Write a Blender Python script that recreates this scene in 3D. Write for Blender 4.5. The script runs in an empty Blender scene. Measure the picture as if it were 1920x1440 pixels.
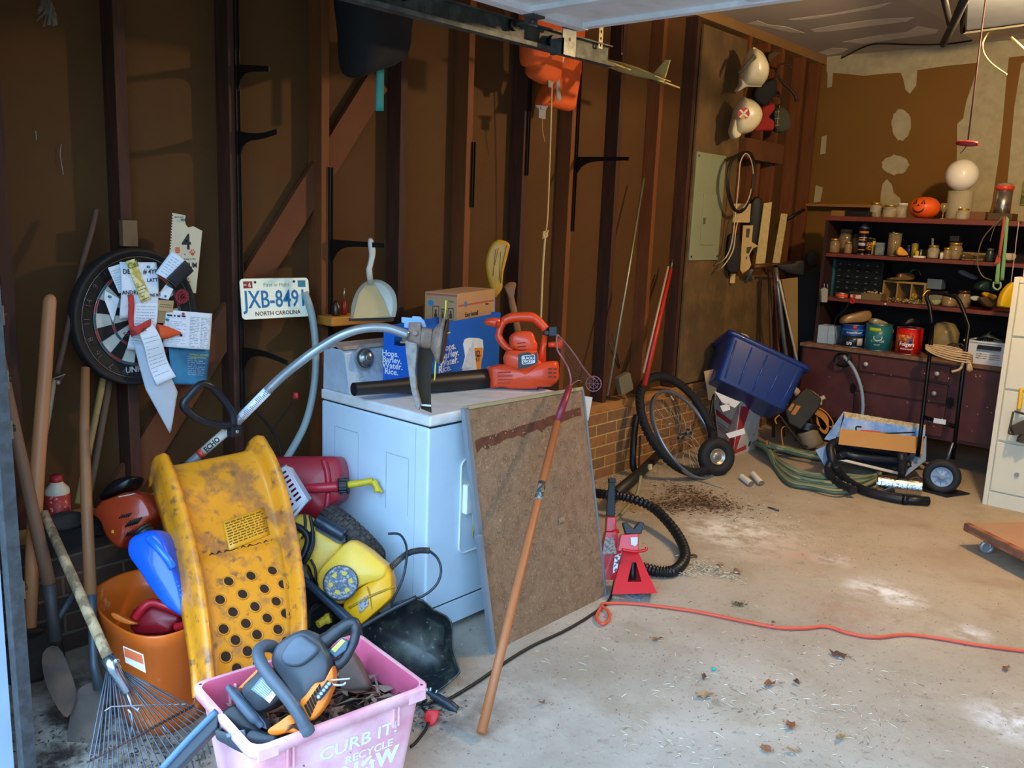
import bpy,math,random
import numpy as np
from mathutils import Vector,Matrix,noise
S = bpy.context.scene
COL = S.collection
PI = math.pi
R = math.radians
random.seed(7)

# ---------------------------------------------------------------- camera
YAW,PITCH,ROLL,FPX = R(41.18),R(10.63),R(2.28),1659.0
CAM = Vector((2.97,0.0,1.51))
_f = Vector((-math.sin(YAW)*math.cos(PITCH),math.cos(YAW)*math.cos(PITCH),-math.sin(PITCH)))
_r = Vector((math.cos(YAW),math.sin(YAW),0))
_u = _r.cross(_f)
CR = math.cos(ROLL)*_r + math.sin(ROLL)*_u
CU = -math.sin(ROLL)*_r + math.cos(ROLL)*_u
cd = bpy.data.cameras.new('camera')
cd.sensor_width = 36
cd.lens = FPX/1920*36
cd.clip_start = 0.02
cam = bpy.data.objects.new('camera',cd)
COL.objects.link(cam)
cam.matrix_world = Matrix(((CR.x,CU.x,-_f.x,CAM.x),(CR.y,CU.y,-_f.y,CAM.y),(CR.z,CU.z,-_f.z,CAM.z),(0,0,0,1)))
S.camera = cam

def _hit(px,py,ax,v):
    d = _f + CR*((px-960)/FPX) - CU*((py-720)/FPX)
    return CAM + d*((v-CAM[ax])/d[ax])
def WX(px,py,x=0.0): return _hit(px,py,0,x)     # point on a plane parallel to the left wall
def BY(px,py,y=6.92): return _hit(px,py,1,y)    # point on a plane parallel to the back wall
def FZ(px,py,z=0.0): return _hit(px,py,2,z)     # point on a level plane

# ---------------------------------------------------------------- light and exposure
w = bpy.data.worlds.new('overcast_sky')
S.world = w
w.use_nodes = True
bgn = w.node_tree.nodes['Background']
wn,wl = w.node_tree.nodes,w.node_tree.links
_g = wn.new('ShaderNodeTexCoord'); _s = wn.new('ShaderNodeSeparateXYZ'); _c = wn.new('ShaderNodeValToRGB')
wl.new(_g.outputs['Generated'],_s.inputs[0]); wl.new(_s.outputs['Z'],_c.inputs[0]); wl.new(_c.outputs[0],bgn.inputs['Color'])
_e = _c.color_ramp.elements      # dark horizon band added to dim the upper wall, pale blue overcast above it
_e[0].position = .0; _e[0].color = (.10,.13,.13,1)
_e[1].position = .20; _e[1].color = (.40,.66,1.0,1)
_k = _e.new(.11); _k.color = (.12,.15,.16,1)
bgn.inputs['Strength'].default_value = 9.0
pl = bpy.data.lights.new('door_portal','AREA')
pl.shape = 'RECTANGLE'; pl.size = 4.6; pl.size_y = 2.2; pl.cycles.is_portal = True
po = bpy.data.objects.new('door_portal',pl)
COL.objects.link(po)
po.location = (3.0,0.66,1.1); po.rotation_euler = (R(90),0,0)
cl = bpy.data.lights.new('ceiling_bulb','POINT')
cl.energy = 150; cl.color = (1.0,0.70,0.38); cl.shadow_soft_size = 0.05
co = bpy.data.objects.new('ceiling_bulb',cl)
COL.objects.link(co)
co.location = (2.25,4.25,2.42)
S.view_settings.view_transform = 'Standard'
S.view_settings.look = 'None'
S.view_settings.gamma = 1
S.view_settings.exposure = 0.0
S.view_settings.use_curve_mapping = False

# ---------------------------------------------------------------- helpers
def lin(h):
    h = h.lstrip('#')
    o = []
    for i in (0,2,4):
        c = int(h[i:i+2],16)/255
        o.append(c/12.92 if c <= .04045 else ((c+.055)/1.055)**2.4)
    return (o[0],o[1],o[2],1)
_M = {}
def mat(h,rough=.6,metal=0.,var=.12,scale=6.,bump=0.,bscale=40.,h2=None,mix=.5,thr=.5,sharp=.12,trans=0.,coat=0.,stretch=(1,1,1),ior=1.45,h3=None,thr3=.6,scale3=20.,emit=None,alpha=1.):
    """hex colour with soft mottling, an optional second (wear or dirt) colour with its own edge, a third for specks, and bump."""
    k = (h,rough,metal,var,scale,bump,bscale,h2,mix,thr,sharp,trans,coat,stretch,ior,h3,thr3,scale3,emit,alpha)
    if k in _M: return _M[k]
    m = bpy.data.materials.new('mat_%d' % len(_M)); m.use_nodes = True
    N,L = m.node_tree.nodes,m.node_tree.links
    b = N['Principled BSDF']
    b.inputs['Roughness'].default_value = rough
    b.inputs['Metallic'].default_value = metal
    b.inputs['Transmission Weight'].default_value = trans
    b.inputs['Coat Weight'].default_value = coat
    b.inputs['IOR'].default_value = ior
    b.inputs['Alpha'].default_value = alpha
    tc = N.new('ShaderNodeTexCoord'); mp = N.new('ShaderNodeMapping')
    mp.inputs['Scale'].default_value = stretch
    L.new(tc.outputs['Object'],mp.inputs['Vector'])
    def nz(sc,det=5):
        n = N.new('ShaderNodeTexNoise'); n.inputs['Scale'].default_value = sc; n.inputs['Detail'].default_value = det
        n.inputs['Roughness'].default_value = .6
        L.new(mp.outputs[0],n.inputs['Vector']); return n
    c = lin(h)
    if var > 0:
        n = nz(scale)
        r = N.new('ShaderNodeMapRange'); r.inputs[1].default_value = .3; r.inputs[2].default_value = .7
        r.inputs[3].default_value = 1-var; r.inputs[4].default_value = 1+var
        L.new(n.outputs['Fac'],r.inputs[0])
        mx = N.new('ShaderNodeVectorMath'); mx.operation = 'SCALE'; mx.inputs[0].default_value = c[:3]
        L.new(r.outputs[0],mx.inputs['Scale']); out = mx.outputs[0]
    else:
        rgb = N.new('ShaderNodeRGB'); rgb.outputs[0].default_value = c; out = rgb.outputs[0]
    for hh,th,sc,mm in ((h2,thr,scale*1.7+1,mix),(h3,thr3,scale3,.9)):
        if hh:
            n = nz(sc,8)
            r = N.new('ShaderNodeMapRange'); r.inputs[1].default_value = th-sharp/2; r.inputs[2].default_value = th+sharp/2
            r.inputs[3].default_value = 0; r.inputs[4].default_value = mm
            L.new(n.outputs['Fac'],r.inputs[0])
            mx = N.new('ShaderNodeMix'); mx.data_type = 'RGBA'
            L.new(r.outputs[0],mx.inputs['Factor']); L.new(out,mx.inputs[6]); mx.inputs[7].default_value = lin(hh)
            out = mx.outputs[2]
    L.new(out,b.inputs['Base Color'])
    if bump > 0:
        n = nz(bscale,4)
        bp = N.new('ShaderNodeBump'); bp.inputs['Strength'].default_value = bump; bp.inputs['Distance'].default_value = .01
        L.new(n.outputs['Fac'],bp.inputs['Height']); L.new(bp.outputs[0],b.inputs['Normal'])
    if emit:
        b.inputs['Emission Color'].default_value = lin(emit[0]); b.inputs['Emission Strength'].default_value = emit[1]
    _M[k] = m
    return m
def frame(o,x,z):
    """4x4 frame at o: local x along x, local z as near z as possible."""
    x = Vector(x).normalized(); z = Vector(z); z = (z - x*z.dot(x)).normalized(); y = z.cross(x)
    return Matrix(((x.x,y.x,z.x,o[0]),(x.y,y.y,z.y,o[1]),(x.z,y.z,z.z,o[2]),(0,0,0,1)))
def T(x=0,y=0,z=0): return Matrix.Translation((x,y,z))
def RX(a): return Matrix.Rotation(R(a),4,'X')
def RY(a): return Matrix.Rotation(R(a),4,'Y')
def RZ(a): return Matrix.Rotation(R(a),4,'Z')
def spl(p,n=8,closed=False):
    p = [Vector(q) for q in p]; o = []; m = len(p)
    rng = range(m) if closed else range(m-1)
    for i in rng:
        if closed: a,b,c,d = p[(i-1) % m],p[i],p[(i+1) % m],p[(i+2) % m]
        else: a,b,c,d = p[max(i-1,0)],p[i],p[i+1],p[min(i+2,m-1)]
        for k in range(n):
            t = k/n
            o.append(.5*((2*b)+(c-a)*t+(2*a-5*b+4*c-d)*t*t+(3*b-a-3*c+d)*t*t*t))
    if not closed: o.append(p[-1])
    return o
def circ(r,n=24,ry=None,a0=0): return [(r*math.cos(a0+2*PI*i/n),(ry or r)*math.sin(a0+2*PI*i/n)) for i in range(n)]
def rrect(w,h,r,k=4):
    o = []
    for cx,cy,a in ((w/2-r,h/2-r,0),(-w/2+r,h/2-r,90),(-w/2+r,-h/2+r,180),(w/2-r,-h/2+r,270)):
        for i in range(k+1):
            t = R(a+90*i/k); o.append((cx+r*math.cos(t),cy+r*math.sin(t)))
    return o
def wm(o): return o.matrix_basis if o.parent is None else wm(o.parent) @ o.matrix_basis
class G:
    """collects shapes into one mesh"""
    def __init__(s): s.v,s.f,s.m,s.s = [],[],[],[]
    def add(s,v,f,m=0,sm=False,M=None):
        k = len(s.v)
        s.v += [tuple(M @ Vector(q)) if M is not None else tuple(q) for q in v]
        s.f += [tuple(k+i for i in q) for q in f]; s.m += [m]*len(f); s.s += [sm]*len(f)
        return s
    def box(s,c,d,m=0,M=None,Rt=None):
        x,y,z = d[0]/2,d[1]/2,d[2]/2
        v = [Vector((i*x,j*y,k*z)) for i in (-1,1) for j in (-1,1) for k in (-1,1)]
        if Rt is not None: v = [Rt @ q for q in v]
        v = [q+Vector(c) for q in v]
        return s.add(v,[(0,1,3,2),(4,6,7,5),(0,4,5,1),(2,3,7,6),(0,2,6,4),(1,5,7,3)],m,False,M)
    def bb(s,a,b,m=0,M=None):
        return s.box([(a[i]+b[i])/2 for i in range(3)],[abs(b[i]-a[i]) for i in range(3)],m,M)
    def loft(s,rings,m=0,sm=True,cap=True,close=False,M=None):
        n = len(rings[0]); v = [q for r in rings for q in r]; f = []
        L = len(rings)
        for i in range(L if close else L-1):
            for j in range(n):
                a,b = i*n+j,i*n+(j+1) % n
                c,d = ((i+1) % L)*n+(j+1) % n,((i+1) % L)*n+j
                f.append((a,b,c,d))
        s.add(v,f,m,sm,M)
        if cap and not close:
            if cap != 'end': s.add(rings[0],[tuple(range(n))[::-1]],m,False,M)
            s.add(rings[-1],[tuple(range(n))],m,False,M)
        return s
    def tube(s,p,r,n=8,m=0,closed=False,cap=True,M=None,ry=None):
        p = [Vector(q) for q in p]; L = len(p)
        rs = r if isinstance(r,(list,tuple)) else [r]*L
        if len(rs) != L: rs = [rs[min(int(i*len(rs)/L),len(rs)-1)] for i in range(L)]
        rings = []; nrm = None
        for i in range(L):
            t = (p[(i+1) % L]-p[i-1]) if closed else (p[min(i+1,L-1)]-p[max(i-1,0)])
            if t.length < 1e-9: t = Vector((0,0,1))
            t.normalize()
            if nrm is None:
                nrm = t.cross(Vector((0,0,1)))
                if nrm.length < .05: nrm = t.cross(Vector((1,0,0)))
                nrm.normalize()
            else:
                nrm = nrm - t*nrm.dot(t)
                if nrm.length < 1e-6: nrm = t.orthogonal()
                nrm.normalize()
            b = t.cross(nrm)
            rings.append([p[i]+nrm*(rs[i]*math.cos(2*PI*k/n))+b*((ry or 1)*rs[i]*math.sin(2*PI*k/n)) for k in range(n)])
        return s.loft(rings,m,True,cap and not closed,closed,M)
    def cyl(s,a,b,r0,r1=None,n=20,m=0,M=None,cap=True): return s.tube([a,b],[r0,r0 if r1 is None else r1],n,m,False,cap,M)
    def lathe(s,prof,n=28,m=0,M=None,cap=False):
        return s.loft([[(r*math.cos(2*PI*k/n),r*math.sin(2*PI*k/n),z) for k in range(n)] for r,z in prof],m,True,cap,False,M)
    def prism(s,o,z0,z1,m=0,M=None,sm=False):
        n = len(o)
        v = [(x,y,z0) for x,y in o]+[(x,y,z1) for x,y in o]
        s.add(v,[tuple(range(n))[::-1],tuple(range(n,2*n))],m,False,M)
        return s.add(v,[(i,(i+1) % n,n+(i+1) % n,n+i) for i in range(n)],m,sm,M)
    def sph(s,c,r,n=16,m=0,M=None):
        if not isinstance(r,(tuple,list)): r = (r,r,r)
        k = n//2
        return s.loft([[(c[0]+r[0]*math.sin(PI*i/k or 1e-4)*math.cos(2*PI*j/n),c[1]+r[1]*math.sin(PI*i/k or 1e-4)*math.sin(2*PI*j/n),c[2]-r[2]*math.cos(PI*i/k)) for j in range(n)] for i in [.02]+list(range(1,k))+[k-.02]],m,True,True,False,M)
    def torus(s,Rr,r,n=40,k=10,m=0,M=None,c=(0,0,0),rz=None):
        return s.loft([[(c[0]+(Rr+r*math.cos(2*PI*j/k))*math.cos(2*PI*i/n),c[1]+(Rr+r*math.cos(2*PI*j/k))*math.sin(2*PI*i/n),c[2]+(rz or r)*math.sin(2*PI*j/k)) for j in range(k)] for i in range(n)],m,True,False,True,M)
    def sheet(s,fn,nu,nv,m=0,M=None,th=.0006,sm=True):
        """a surface fn(u,v) given a thickness"""
        P = [[Vector(fn(i/nu,j/nv)) for j in range(nv+1)] for i in range(nu+1)]
        v = []; 
        for i in range(nu+1):
            for j in range(nv+1):
                a = P[min(i+1,nu)][j]-P[max(i-1,0)][j]; b = P[i][min(j+1,nv)]-P[i][max(j-1,0)]
                n = a.cross(b); n = n.normalized() if n.length > 1e-12 else Vector((0,0,1))
                v += [P[i][j]+n*th/2,P[i][j]-n*th/2]
        I = lambda i,j,k: 2*(i*(nv+1)+j)+k
        f = []
        for i in range(nu):
            for j in range(nv):
                f.append((I(i,j,0),I(i+1,j,0),I(i+1,j+1,0),I(i,j+1,0)))
                f.append((I(i,j,1),I(i,j+1,1),I(i+1,j+1,1),I(i+1,j,1)))
        for i in range(nu):
            f.append((I(i,0,0),I(i,0,1),I(i+1,0,1),I(i+1,0,0))); f.append((I(i,nv,1),I(i,nv,0),I(i+1,nv,0),I(i+1,nv,1)))
        for j in range(nv):
            f.append((I(0,j,0),I(0,j+1,0),I(0,j+1,1),I(0,j,1))); f.append((I(nu,j,1),I(nu,j+1,1),I(nu,j+1,0),I(nu,j,0)))
        return s.add(v,f,m,sm,M)
    def ob(s,name,mats,parent=None,label=None,world=False,bevel=0.,seg=2,sub=0,smooth=None,cat=None,group=None,kind=None):
        if not isinstance(mats,(list,tuple)): mats = [mats]
        v = s.v; off = None
        if world and parent is not None:
            Mi = wm(parent).inverted()
            v = [tuple(Mi @ Vector(q)) for q in v]
        elif parent is None:
            xs = np.array(v); lo,hi = xs.min(0),xs.max(0)
            off = ((lo[0]+hi[0])/2,(lo[1]+hi[1])/2,lo[2]); v = [(q[0]-off[0],q[1]-off[1],q[2]-off[2]) for q in v]
        me = bpy.data.meshes.new(name); me.from_pydata(v,[],s.f)
        for q in mats: me.materials.append(q)
        me.polygons.foreach_set('material_index',s.m)
        me.polygons.foreach_set('use_smooth',[bool(q) if smooth is None else smooth for q in s.s])
        me.update(); me.validate()
        import bmesh
        bm = bmesh.new(); bm.from_mesh(me); bmesh.ops.remove_doubles(bm,verts=bm.verts,dist=1e-6); bmesh.ops.recalc_face_normals(bm,faces=bm.faces); bm.to_mesh(me); bm.free()
        o = bpy.data.objects.new(name,me); COL.objects.link(o)
        if off: o.location = off
        if parent is not None: o.parent = parent
        if bevel > 0:
            b = o.modifiers.new('bevel','BEVEL'); b.width = bevel; b.segments = seg; b.limit_method = 'ANGLE'; b.angle_limit = R(40); b.harden_normals = False
        if sub:
            b = o.modifiers.new('sub','SUBSURF'); b.levels = sub; b.render_levels = sub
        if label: o['label'] = label
        if cat: o['category'] = cat
        if group: o['group'] = group
        if kind: o['kind'] = kind
        return o
def thing(name,label,cat,M=None,group=None,kind=None):
    o = bpy.data.objects.new(name,None); COL.objects.link(o)
    o.empty_display_size = .05
    if M is not None:
        if not isinstance(M,Matrix): M = T(*M)
        o.matrix_world = M; o.matrix_basis = M
    o['label'] = label; o['category'] = cat
    if group: o['group'] = group
    if kind: o['kind'] = kind
    return o
def struct(g,name,mats,label=None,**k):
    return g.ob(name,mats,None,label,kind='structure',**k)
def copy_tree(o,M,label,group=None):
    r = o.copy(); COL.objects.link(r); r.matrix_basis = M
    if label: r['label'] = label
    if group: r['group'] = group
    def kids(a,b):
        for c in list(a.children):
            d = c.copy(); COL.objects.link(d); d.parent = b; kids(c,d)
    kids(o,r)
    return r
def text(lines,m,parent,M,name='lettering',th=.0006,label=None):
    """lines: (string, x, y, height[, squeeze]) laid out in M's xy plane, joined into one raised mesh."""
    g = G(); 
    for ln in lines:
        s_,x,y,h = ln[:4]; sx = ln[4] if len(ln) > 4 else 1.; bold = ln[5] if len(ln) > 5 else 0.; mi = ln[6] if len(ln) > 6 else 0
        c = bpy.data.curves.new('t','FONT'); c.body = s_; c.size = h*1.37; c.extrude = th/2; c.offset = bold*h; c.align_x = 'CENTER'; c.resolution_u = 2
        o = bpy.data.objects.new('t',c); COL.objects.link(o)
        dg = bpy.context.evaluated_depsgraph_get(); dg.update()
        me = bpy.data.meshes.new_from_object(o.evaluated_get(dg))
        g.add([(v.co.x*sx+x,v.co.y+y,v.co.z) for v in me.vertices],[tuple(p.vertices) for p in me.polygons],mi)
        bpy.data.objects.remove(o); bpy.data.curves.remove(c); bpy.data.meshes.remove(me)
    g.v = [tuple(M @ Vector(q)) for q in g.v]
    return g.ob(name,m,parent,label)
def pillow(g,o,th,M,m=0,p=.45,n=5,flat=.0):
    """a stuffed panel from a closed 2D outline"""
    cx = sum(q[0] for q in o)/len(o); cy = sum(q[1] for q in o)/len(o); rings = []
    for i in range(-n,n+1):
        a = PI/2*i/n; k = max(math.cos(a),.0)**p; k = max(k,.02)
        rings.append([(cx+(x-cx)*k,cy+(y-cy)*k,th/2*math.sin(a)) for x,y in o])
    return g.loft(rings,m,True,True,False,M)
WALLF = lambda o: frame(o,(0,1,0),(1,0,0))      # text or flat things on the left wall
BACKF = lambda o: frame(o,(1,0,0),(0,-1,0))     # on anything that faces the door
def wpoly(pts,x): return [(p.y,p.z) for p in (WX(a,b,x) for a,b in pts)]
def patch(P,bulge=None,nrm=(1,0,0)):
    P = [Vector(p) for p in P]; nrm = Vector(nrm)
    def f(u,v):
        a = P[0].lerp(P[1],u); b = P[3].lerp(P[2],u); q = a.lerp(b,v)
        return q+nrm*(bulge(u,v) if bulge else 0)
    return f

def VF(o,roll=0):
    """frame at o whose local x runs level to the right and whose local z points back at the open door where the photographer stands"""
    z = (CAM-Vector(o)).normalized(); M = frame(o,CR,z)
    return M @ RZ(roll) if roll else M
def loc(M,px,py,d=0.):
    """local x, y where the sight line of a pixel meets the level z = d of frame M"""
    Mi = M.inverted(); c = Mi @ CAM; v = Mi.to_3x3() @ (_f + CR*((px-960)/FPX) - CU*((py-720)/FPX)); q = c+v*((d-c.z)/v.z)
    return (q.x,q.y)
def outl(M,pts,off=(0,0),s=1.,d=0.,smooth=0):
    o = [loc(M,off[0]+x/s,off[1]+y/s,d) for x,y in pts]
    return [tuple(p)[:2] for p in spl([(x,y,0) for x,y in o],smooth,True)] if smooth else o
def rbox(g,M,w,d,h,r=.01,m=0,k=3):
    """upright box with rounded corners, base at z = 0 of M"""
    return g.prism(rrect(w,d,r,k),0,h,m,M,True)
# ================================================================ the setting
sheath = mat('#50320c',.85,var=.10,scale=3,bump=.15,bscale=180,h2='#43280c',mix=.35,thr=.55,sharp=.3)
studm = mat('#3c2010',.75,var=.22,scale=5,stretch=(4,4,.5),bump=.25,bscale=30,h2='#5a2a18',mix=.6,thr=.58,sharp=.15)
studo = mat('#6c3c16',.75,var=.22,scale=5,stretch=(4,4,.5),bump=.25,bscale=30,h2='#6e3519',mix=.5,thr=.58,sharp=.15)
plym = mat('#5f4a2c',.8,var=.3,scale=3,h2='#8a6436',mix=.45,thr=.6,sharp=.2,bump=.15,bscale=60)
# concrete floor: tan sediment over grey slab
def floor_mat():
    m = bpy.data.materials.new('floor_concrete'); m.use_nodes = True
    N,L = m.node_tree.nodes,m.node_tree.links; b = N['Principled BSDF']; b.inputs['Roughness'].default_value = .8
    tc = N.new('ShaderNodeTexCoord')
    def nz(s,d=8,r=.6):
        n = N.new('ShaderNodeTexNoise'); n.inputs['Scale'].default_value = s; n.inputs['Detail'].default_value = d; n.inputs['Roughness'].default_value = r
        L.new(tc.outputs['Object'],n.inputs['Vector']); return n.outputs['Fac']
    def mr(x,a,c,lo=0,hi=1):
        r = N.new('ShaderNodeMapRange'); r.inputs[1].default_value = a; r.inputs[2].default_value = c; r.inputs[3].default_value = lo; r.inputs[4].default_value = hi
        L.new(x,r.inputs[0]); return r.outputs[0]
    def mx(f,a,c):
        k = N.new('ShaderNodeMix'); k.data_type = 'RGBA'
        L.new(f,k.inputs['Factor'])
        for i,q in ((6,a),(7,c)):
            if isinstance(q,str): k.inputs[i].default_value = lin(q)
            else: L.new(q,k.inputs[i])
        return k.outputs[2]
    sx = N.new('ShaderNodeSeparateXYZ'); L.new(tc.outputs['Object'],sx.inputs[0])
    def ma(op,a,c):
        k = N.new('ShaderNodeMath'); k.operation = op
        for i,q in ((0,a),(1,c)):
            if isinstance(q,(int,float)): k.inputs[i].default_value = q
            else: L.new(q,k.inputs[i])
        return k.outputs[0]
    # tan dust thickens with depth into the garage
    depth = mr(sx.outputs['Y'],-2.2,1.6,0,1)
    dust = ma('ADD',depth,mr(nz(1.3),.3,.7,-.25,.25))
    c = mx(mr(nz(2.2),.3,.7),'#958d80','#bcb6aa')
    c = mx(dust,c,'#ac9a80')
    c = mx(mr(nz(5),.52,.7,0,.45),c,'#8f7f66')
    c = mx(mr(nz(60,3),.60,.68,0,.4),c,'#7a6a52')
    c = mx(mr(nz(130,2),.66,.72,0,.35),c,'#d0cabc')
    c = mx(mr(nz(.9,4),.57,.66,0,.4),c,'#94755a')
    c = mx(mr(nz(11,6),.66,.72,0,.35),c,'#5e564c')
    # white powder by the swept pile
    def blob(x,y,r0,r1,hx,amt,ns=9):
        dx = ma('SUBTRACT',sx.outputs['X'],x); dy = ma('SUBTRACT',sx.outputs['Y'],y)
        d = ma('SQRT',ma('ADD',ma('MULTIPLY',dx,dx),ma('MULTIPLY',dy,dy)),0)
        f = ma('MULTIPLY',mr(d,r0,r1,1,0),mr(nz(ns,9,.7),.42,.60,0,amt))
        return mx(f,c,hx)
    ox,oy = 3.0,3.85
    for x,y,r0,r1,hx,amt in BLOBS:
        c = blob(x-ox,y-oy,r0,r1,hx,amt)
    L.new(c,b.inputs['Base Color'])
    bp = N.new('ShaderNodeBump'); bp.inputs['Strength'].default_value = .35; bp.inputs['Distance'].default_value = .004
    L.new(nz(70,6,.7),bp.inputs['Height']); L.new(bp.outputs[0],b.inputs['Normal'])
    return m
BLOBS = []
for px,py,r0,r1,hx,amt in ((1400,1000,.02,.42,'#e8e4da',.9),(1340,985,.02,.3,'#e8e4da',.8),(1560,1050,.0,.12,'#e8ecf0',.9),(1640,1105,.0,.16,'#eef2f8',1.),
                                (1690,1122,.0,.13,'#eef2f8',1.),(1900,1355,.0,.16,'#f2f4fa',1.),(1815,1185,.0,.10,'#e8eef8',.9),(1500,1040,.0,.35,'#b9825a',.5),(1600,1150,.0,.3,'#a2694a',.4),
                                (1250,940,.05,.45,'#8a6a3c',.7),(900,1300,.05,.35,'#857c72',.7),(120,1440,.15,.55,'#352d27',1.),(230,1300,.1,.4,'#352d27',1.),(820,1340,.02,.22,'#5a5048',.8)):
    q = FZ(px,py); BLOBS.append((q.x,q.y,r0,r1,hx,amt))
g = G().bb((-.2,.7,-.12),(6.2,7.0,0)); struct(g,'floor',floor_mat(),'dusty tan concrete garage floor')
g = G().bb((-6,-12,-.14),(12,.7,-.01)); struct(g,'driveway',mat('#8a8780',.9,var=.1,scale=2,bump=.2))
# left wall sheathing behind the studs
g = G().bb((-.14,.7,.40),(-.089,6.95,2.86)); struct(g,'wall_left',sheath,'brown fibreboard sheathing between the studs')
ys = [1.0,1.38,1.79,2.195,2.605,3.01,3.41,3.79,4.21,4.61,4.985]
for i,y in enumerate(ys):
    o = struct(G().bb((-.0885,y,.455),(0,y+.038,2.76)),'wall_stud',[studm,studo][i % 2 if i > 2 else 0],bevel=.002)
for y in (5.66,5.93,6.16,6.52,6.80):
    struct(G().bb((-.0885,y,.455),(0,y+.038,2.76)),'wall_stud',studo,bevel=.002)
struct(G().bb((-.0885,.78,2.76),(.0,6.92,2.82)),'top_plate',mat('#8d6a3c',.8,var=.2,scale=8,stretch=(1,.3,1)))
struct(G().bb((-.12,.78,.405),(.012,6.92,.455)),'sill_plate',mat('#a5713a',.8,var=.25,scale=7,stretch=(1,.2,1),h2='#6b431f',mix=.6,thr=.58),bevel=.002)
# diagonal let-in brace running down to the left behind the studs
a = WX(708,150,-.06); b = WX(590,340,-.06); d = (b-a).normalized(); b = a+d*2.3
M = frame((a+b)/2,d,(1,0,0)); struct(G().box((0,0,0),((b-a).length,.11,.026),M=M),'diagonal_brace',mat('#5e3418',.8,var=.2,scale=4,stretch=(1,1,1),h2='#6a3516',mix=.4,thr=.55,sharp=.4,bump=.2,bscale=40))
# brick base
def brick_mat(cs=('#9a6638','#7a5a3c','#b8965a')):
    m = bpy.data.materials.new('brick'); m.use_nodes = True
    N,L = m.node_tree.nodes,m.node_tree.links; b = N['Principled BSDF']; b.inputs['Roughness'].default_value = .9
    tc = N.new('ShaderNodeTexCoord'); mp = N.new('ShaderNodeMapping'); mp.inputs['Rotation'].default_value = (R(90),0,R(90))
    sp = N.new('ShaderNodeSeparateXYZ'); cb = N.new('ShaderNodeCombineXYZ'); L.new(tc.outputs['Object'],sp.inputs[0]); L.new(sp.outputs['Y'],cb.inputs['X']); L.new(sp.outputs['Z'],cb.inputs['Y'])
    br = N.new('ShaderNodeTexBrick'); L.new(cb.outputs[0],br.inputs['Vector'])
    br.inputs['Color1'].default_value = lin(cs[0]); br.inputs['Color2'].default_value = lin(cs[1]); br.inputs['Mortar'].default_value = lin(cs[2])
    br.inputs['Scale'].default_value = 1; br.inputs['Mortar Size'].default_value = .006; br.inputs['Brick Width'].default_value = .205; br.inputs['Row Height'].default_value = .068; br.inputs['Mortar Smooth'].default_value = .3
    n = N.new('ShaderNodeTexNoise'); n.inputs['Scale'].default_value = 25; n.inputs['Detail'].default_value = 8; L.new(tc.outputs['Object'],n.inputs['Vector'])
    mx = N.new('ShaderNodeMix'); mx.data_type = 'RGBA'; mx.blend_type = 'MULTIPLY'; mx.inputs['Factor'].default_value = .5
    L.new(br.outputs['Color'],mx.inputs[6]); L.new(n.outputs['Fac'],mx.inputs[7])
    k = N.new('ShaderNodeVectorMath'); k.operation = 'SCALE'; k.inputs['Scale'].default_value = 1.35; L.new(mx.outputs[2],k.inputs[0]); L.new(k.outputs[0],b.inputs['Base Color'])
    bp = N.new('ShaderNodeBump'); bp.inputs['Strength'].default_value = .8; bp.inputs['Distance'].default_value = .008; bp.invert = True
    ad = N.new('ShaderNodeMath'); ad.operation = 'MULTIPLY_ADD'; ad.inputs[1].default_value = -.4; L.new(n.outputs['Fac'],ad.inputs[0]); L.new(br.outputs['Fac'],ad.inputs[2])
    L.new(ad.outputs[0],bp.inputs['Height']); L.new(bp.outputs[0],b.inputs['Normal'])
    return m
brickm = brick_mat()
struct(G().bb((-.2,1.95,0),(.03,6.92,.404)),'brick_base_wall',brickm,'low brick base wall under the sill')
struct(G().bb((-.2,.7,0),(.029,1.949,.404)),'brick_base_wall',brick_mat(('#4a3428','#38302a','#5e5142')),'left stretch of the brick base wall, corner shade in its colour')  # brick colours darkened to stand for the shade of the left corner
# plywood around the breaker panel
struct(G().bb((.0,5.03,.47),(.014,5.60,2.72)),'plywood_panel',plym)
q = WX(1350,530,.012)
struct(G().bb((.0,5.602,.47),(.013,6.36,1.17)),'plywood_panel',mat('#6b5330',.8,var=.3,scale=3,h2='#8a6436',mix=.4,thr=.55,sharp=.2))
# back wall: brown drywall paper with joint compound
drym = mat('#7c551c',.85,var=.06,scale=2)
mudm = mat('#b5a885',.8,var=.08,scale=10,h2='#9a8a64',mix=.5,thr=.55,sharp=.3)
bw = struct(G().bb((-.2,6.92,0),(6.2,7.05,2.9)),'wall_back',drym,'unfinished brown drywall with joint compound')
def blobpoly(cx,cy,rx,ry,seed,n=26,rough=.18):
    return [(cx+rx*(1+rough*noise.noise(Vector((3*math.cos(2*PI*i/n)+seed,3*math.sin(2*PI*i/n),seed*.7))))*math.cos(2*PI*i/n),cy+ry*(1+rough*noise.noise(Vector((4*math.cos(2*PI*i/n)-seed,3*math.sin(2*PI*i/n),2+seed))))*math.sin(2*PI*i/n)) for i in range(n)]
_bp = [0]
def backpoly(pts,y=6.919,th=.0015,m=mudm,name='joint_compound'):
    _bp[0] += 1; th = .0012+.0003*_bp[0]
    P = [BY(px,py,y) for px,py in pts]
    g = G(); o = [(p.x,p.z) for p in P]
    g.prism(o,-6.919-.001,-6.919+th,M=Matrix(((1,0,0,0),(0,0,-1,0),(0,1,0,0),(0,0,0,1))))
    o = g.ob(name,m,bw,world=True); o['kind'] = 'structure'; return o
backpoly([(1550,106),(1640,94),(1740,82),(1830,72),(1925,60),(1925,104),(1870,110),(1830,118),(1770,124),(1718,132),(1700,136),(1660,138),(1620,142),(1580,138),(1550,136)])
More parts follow.
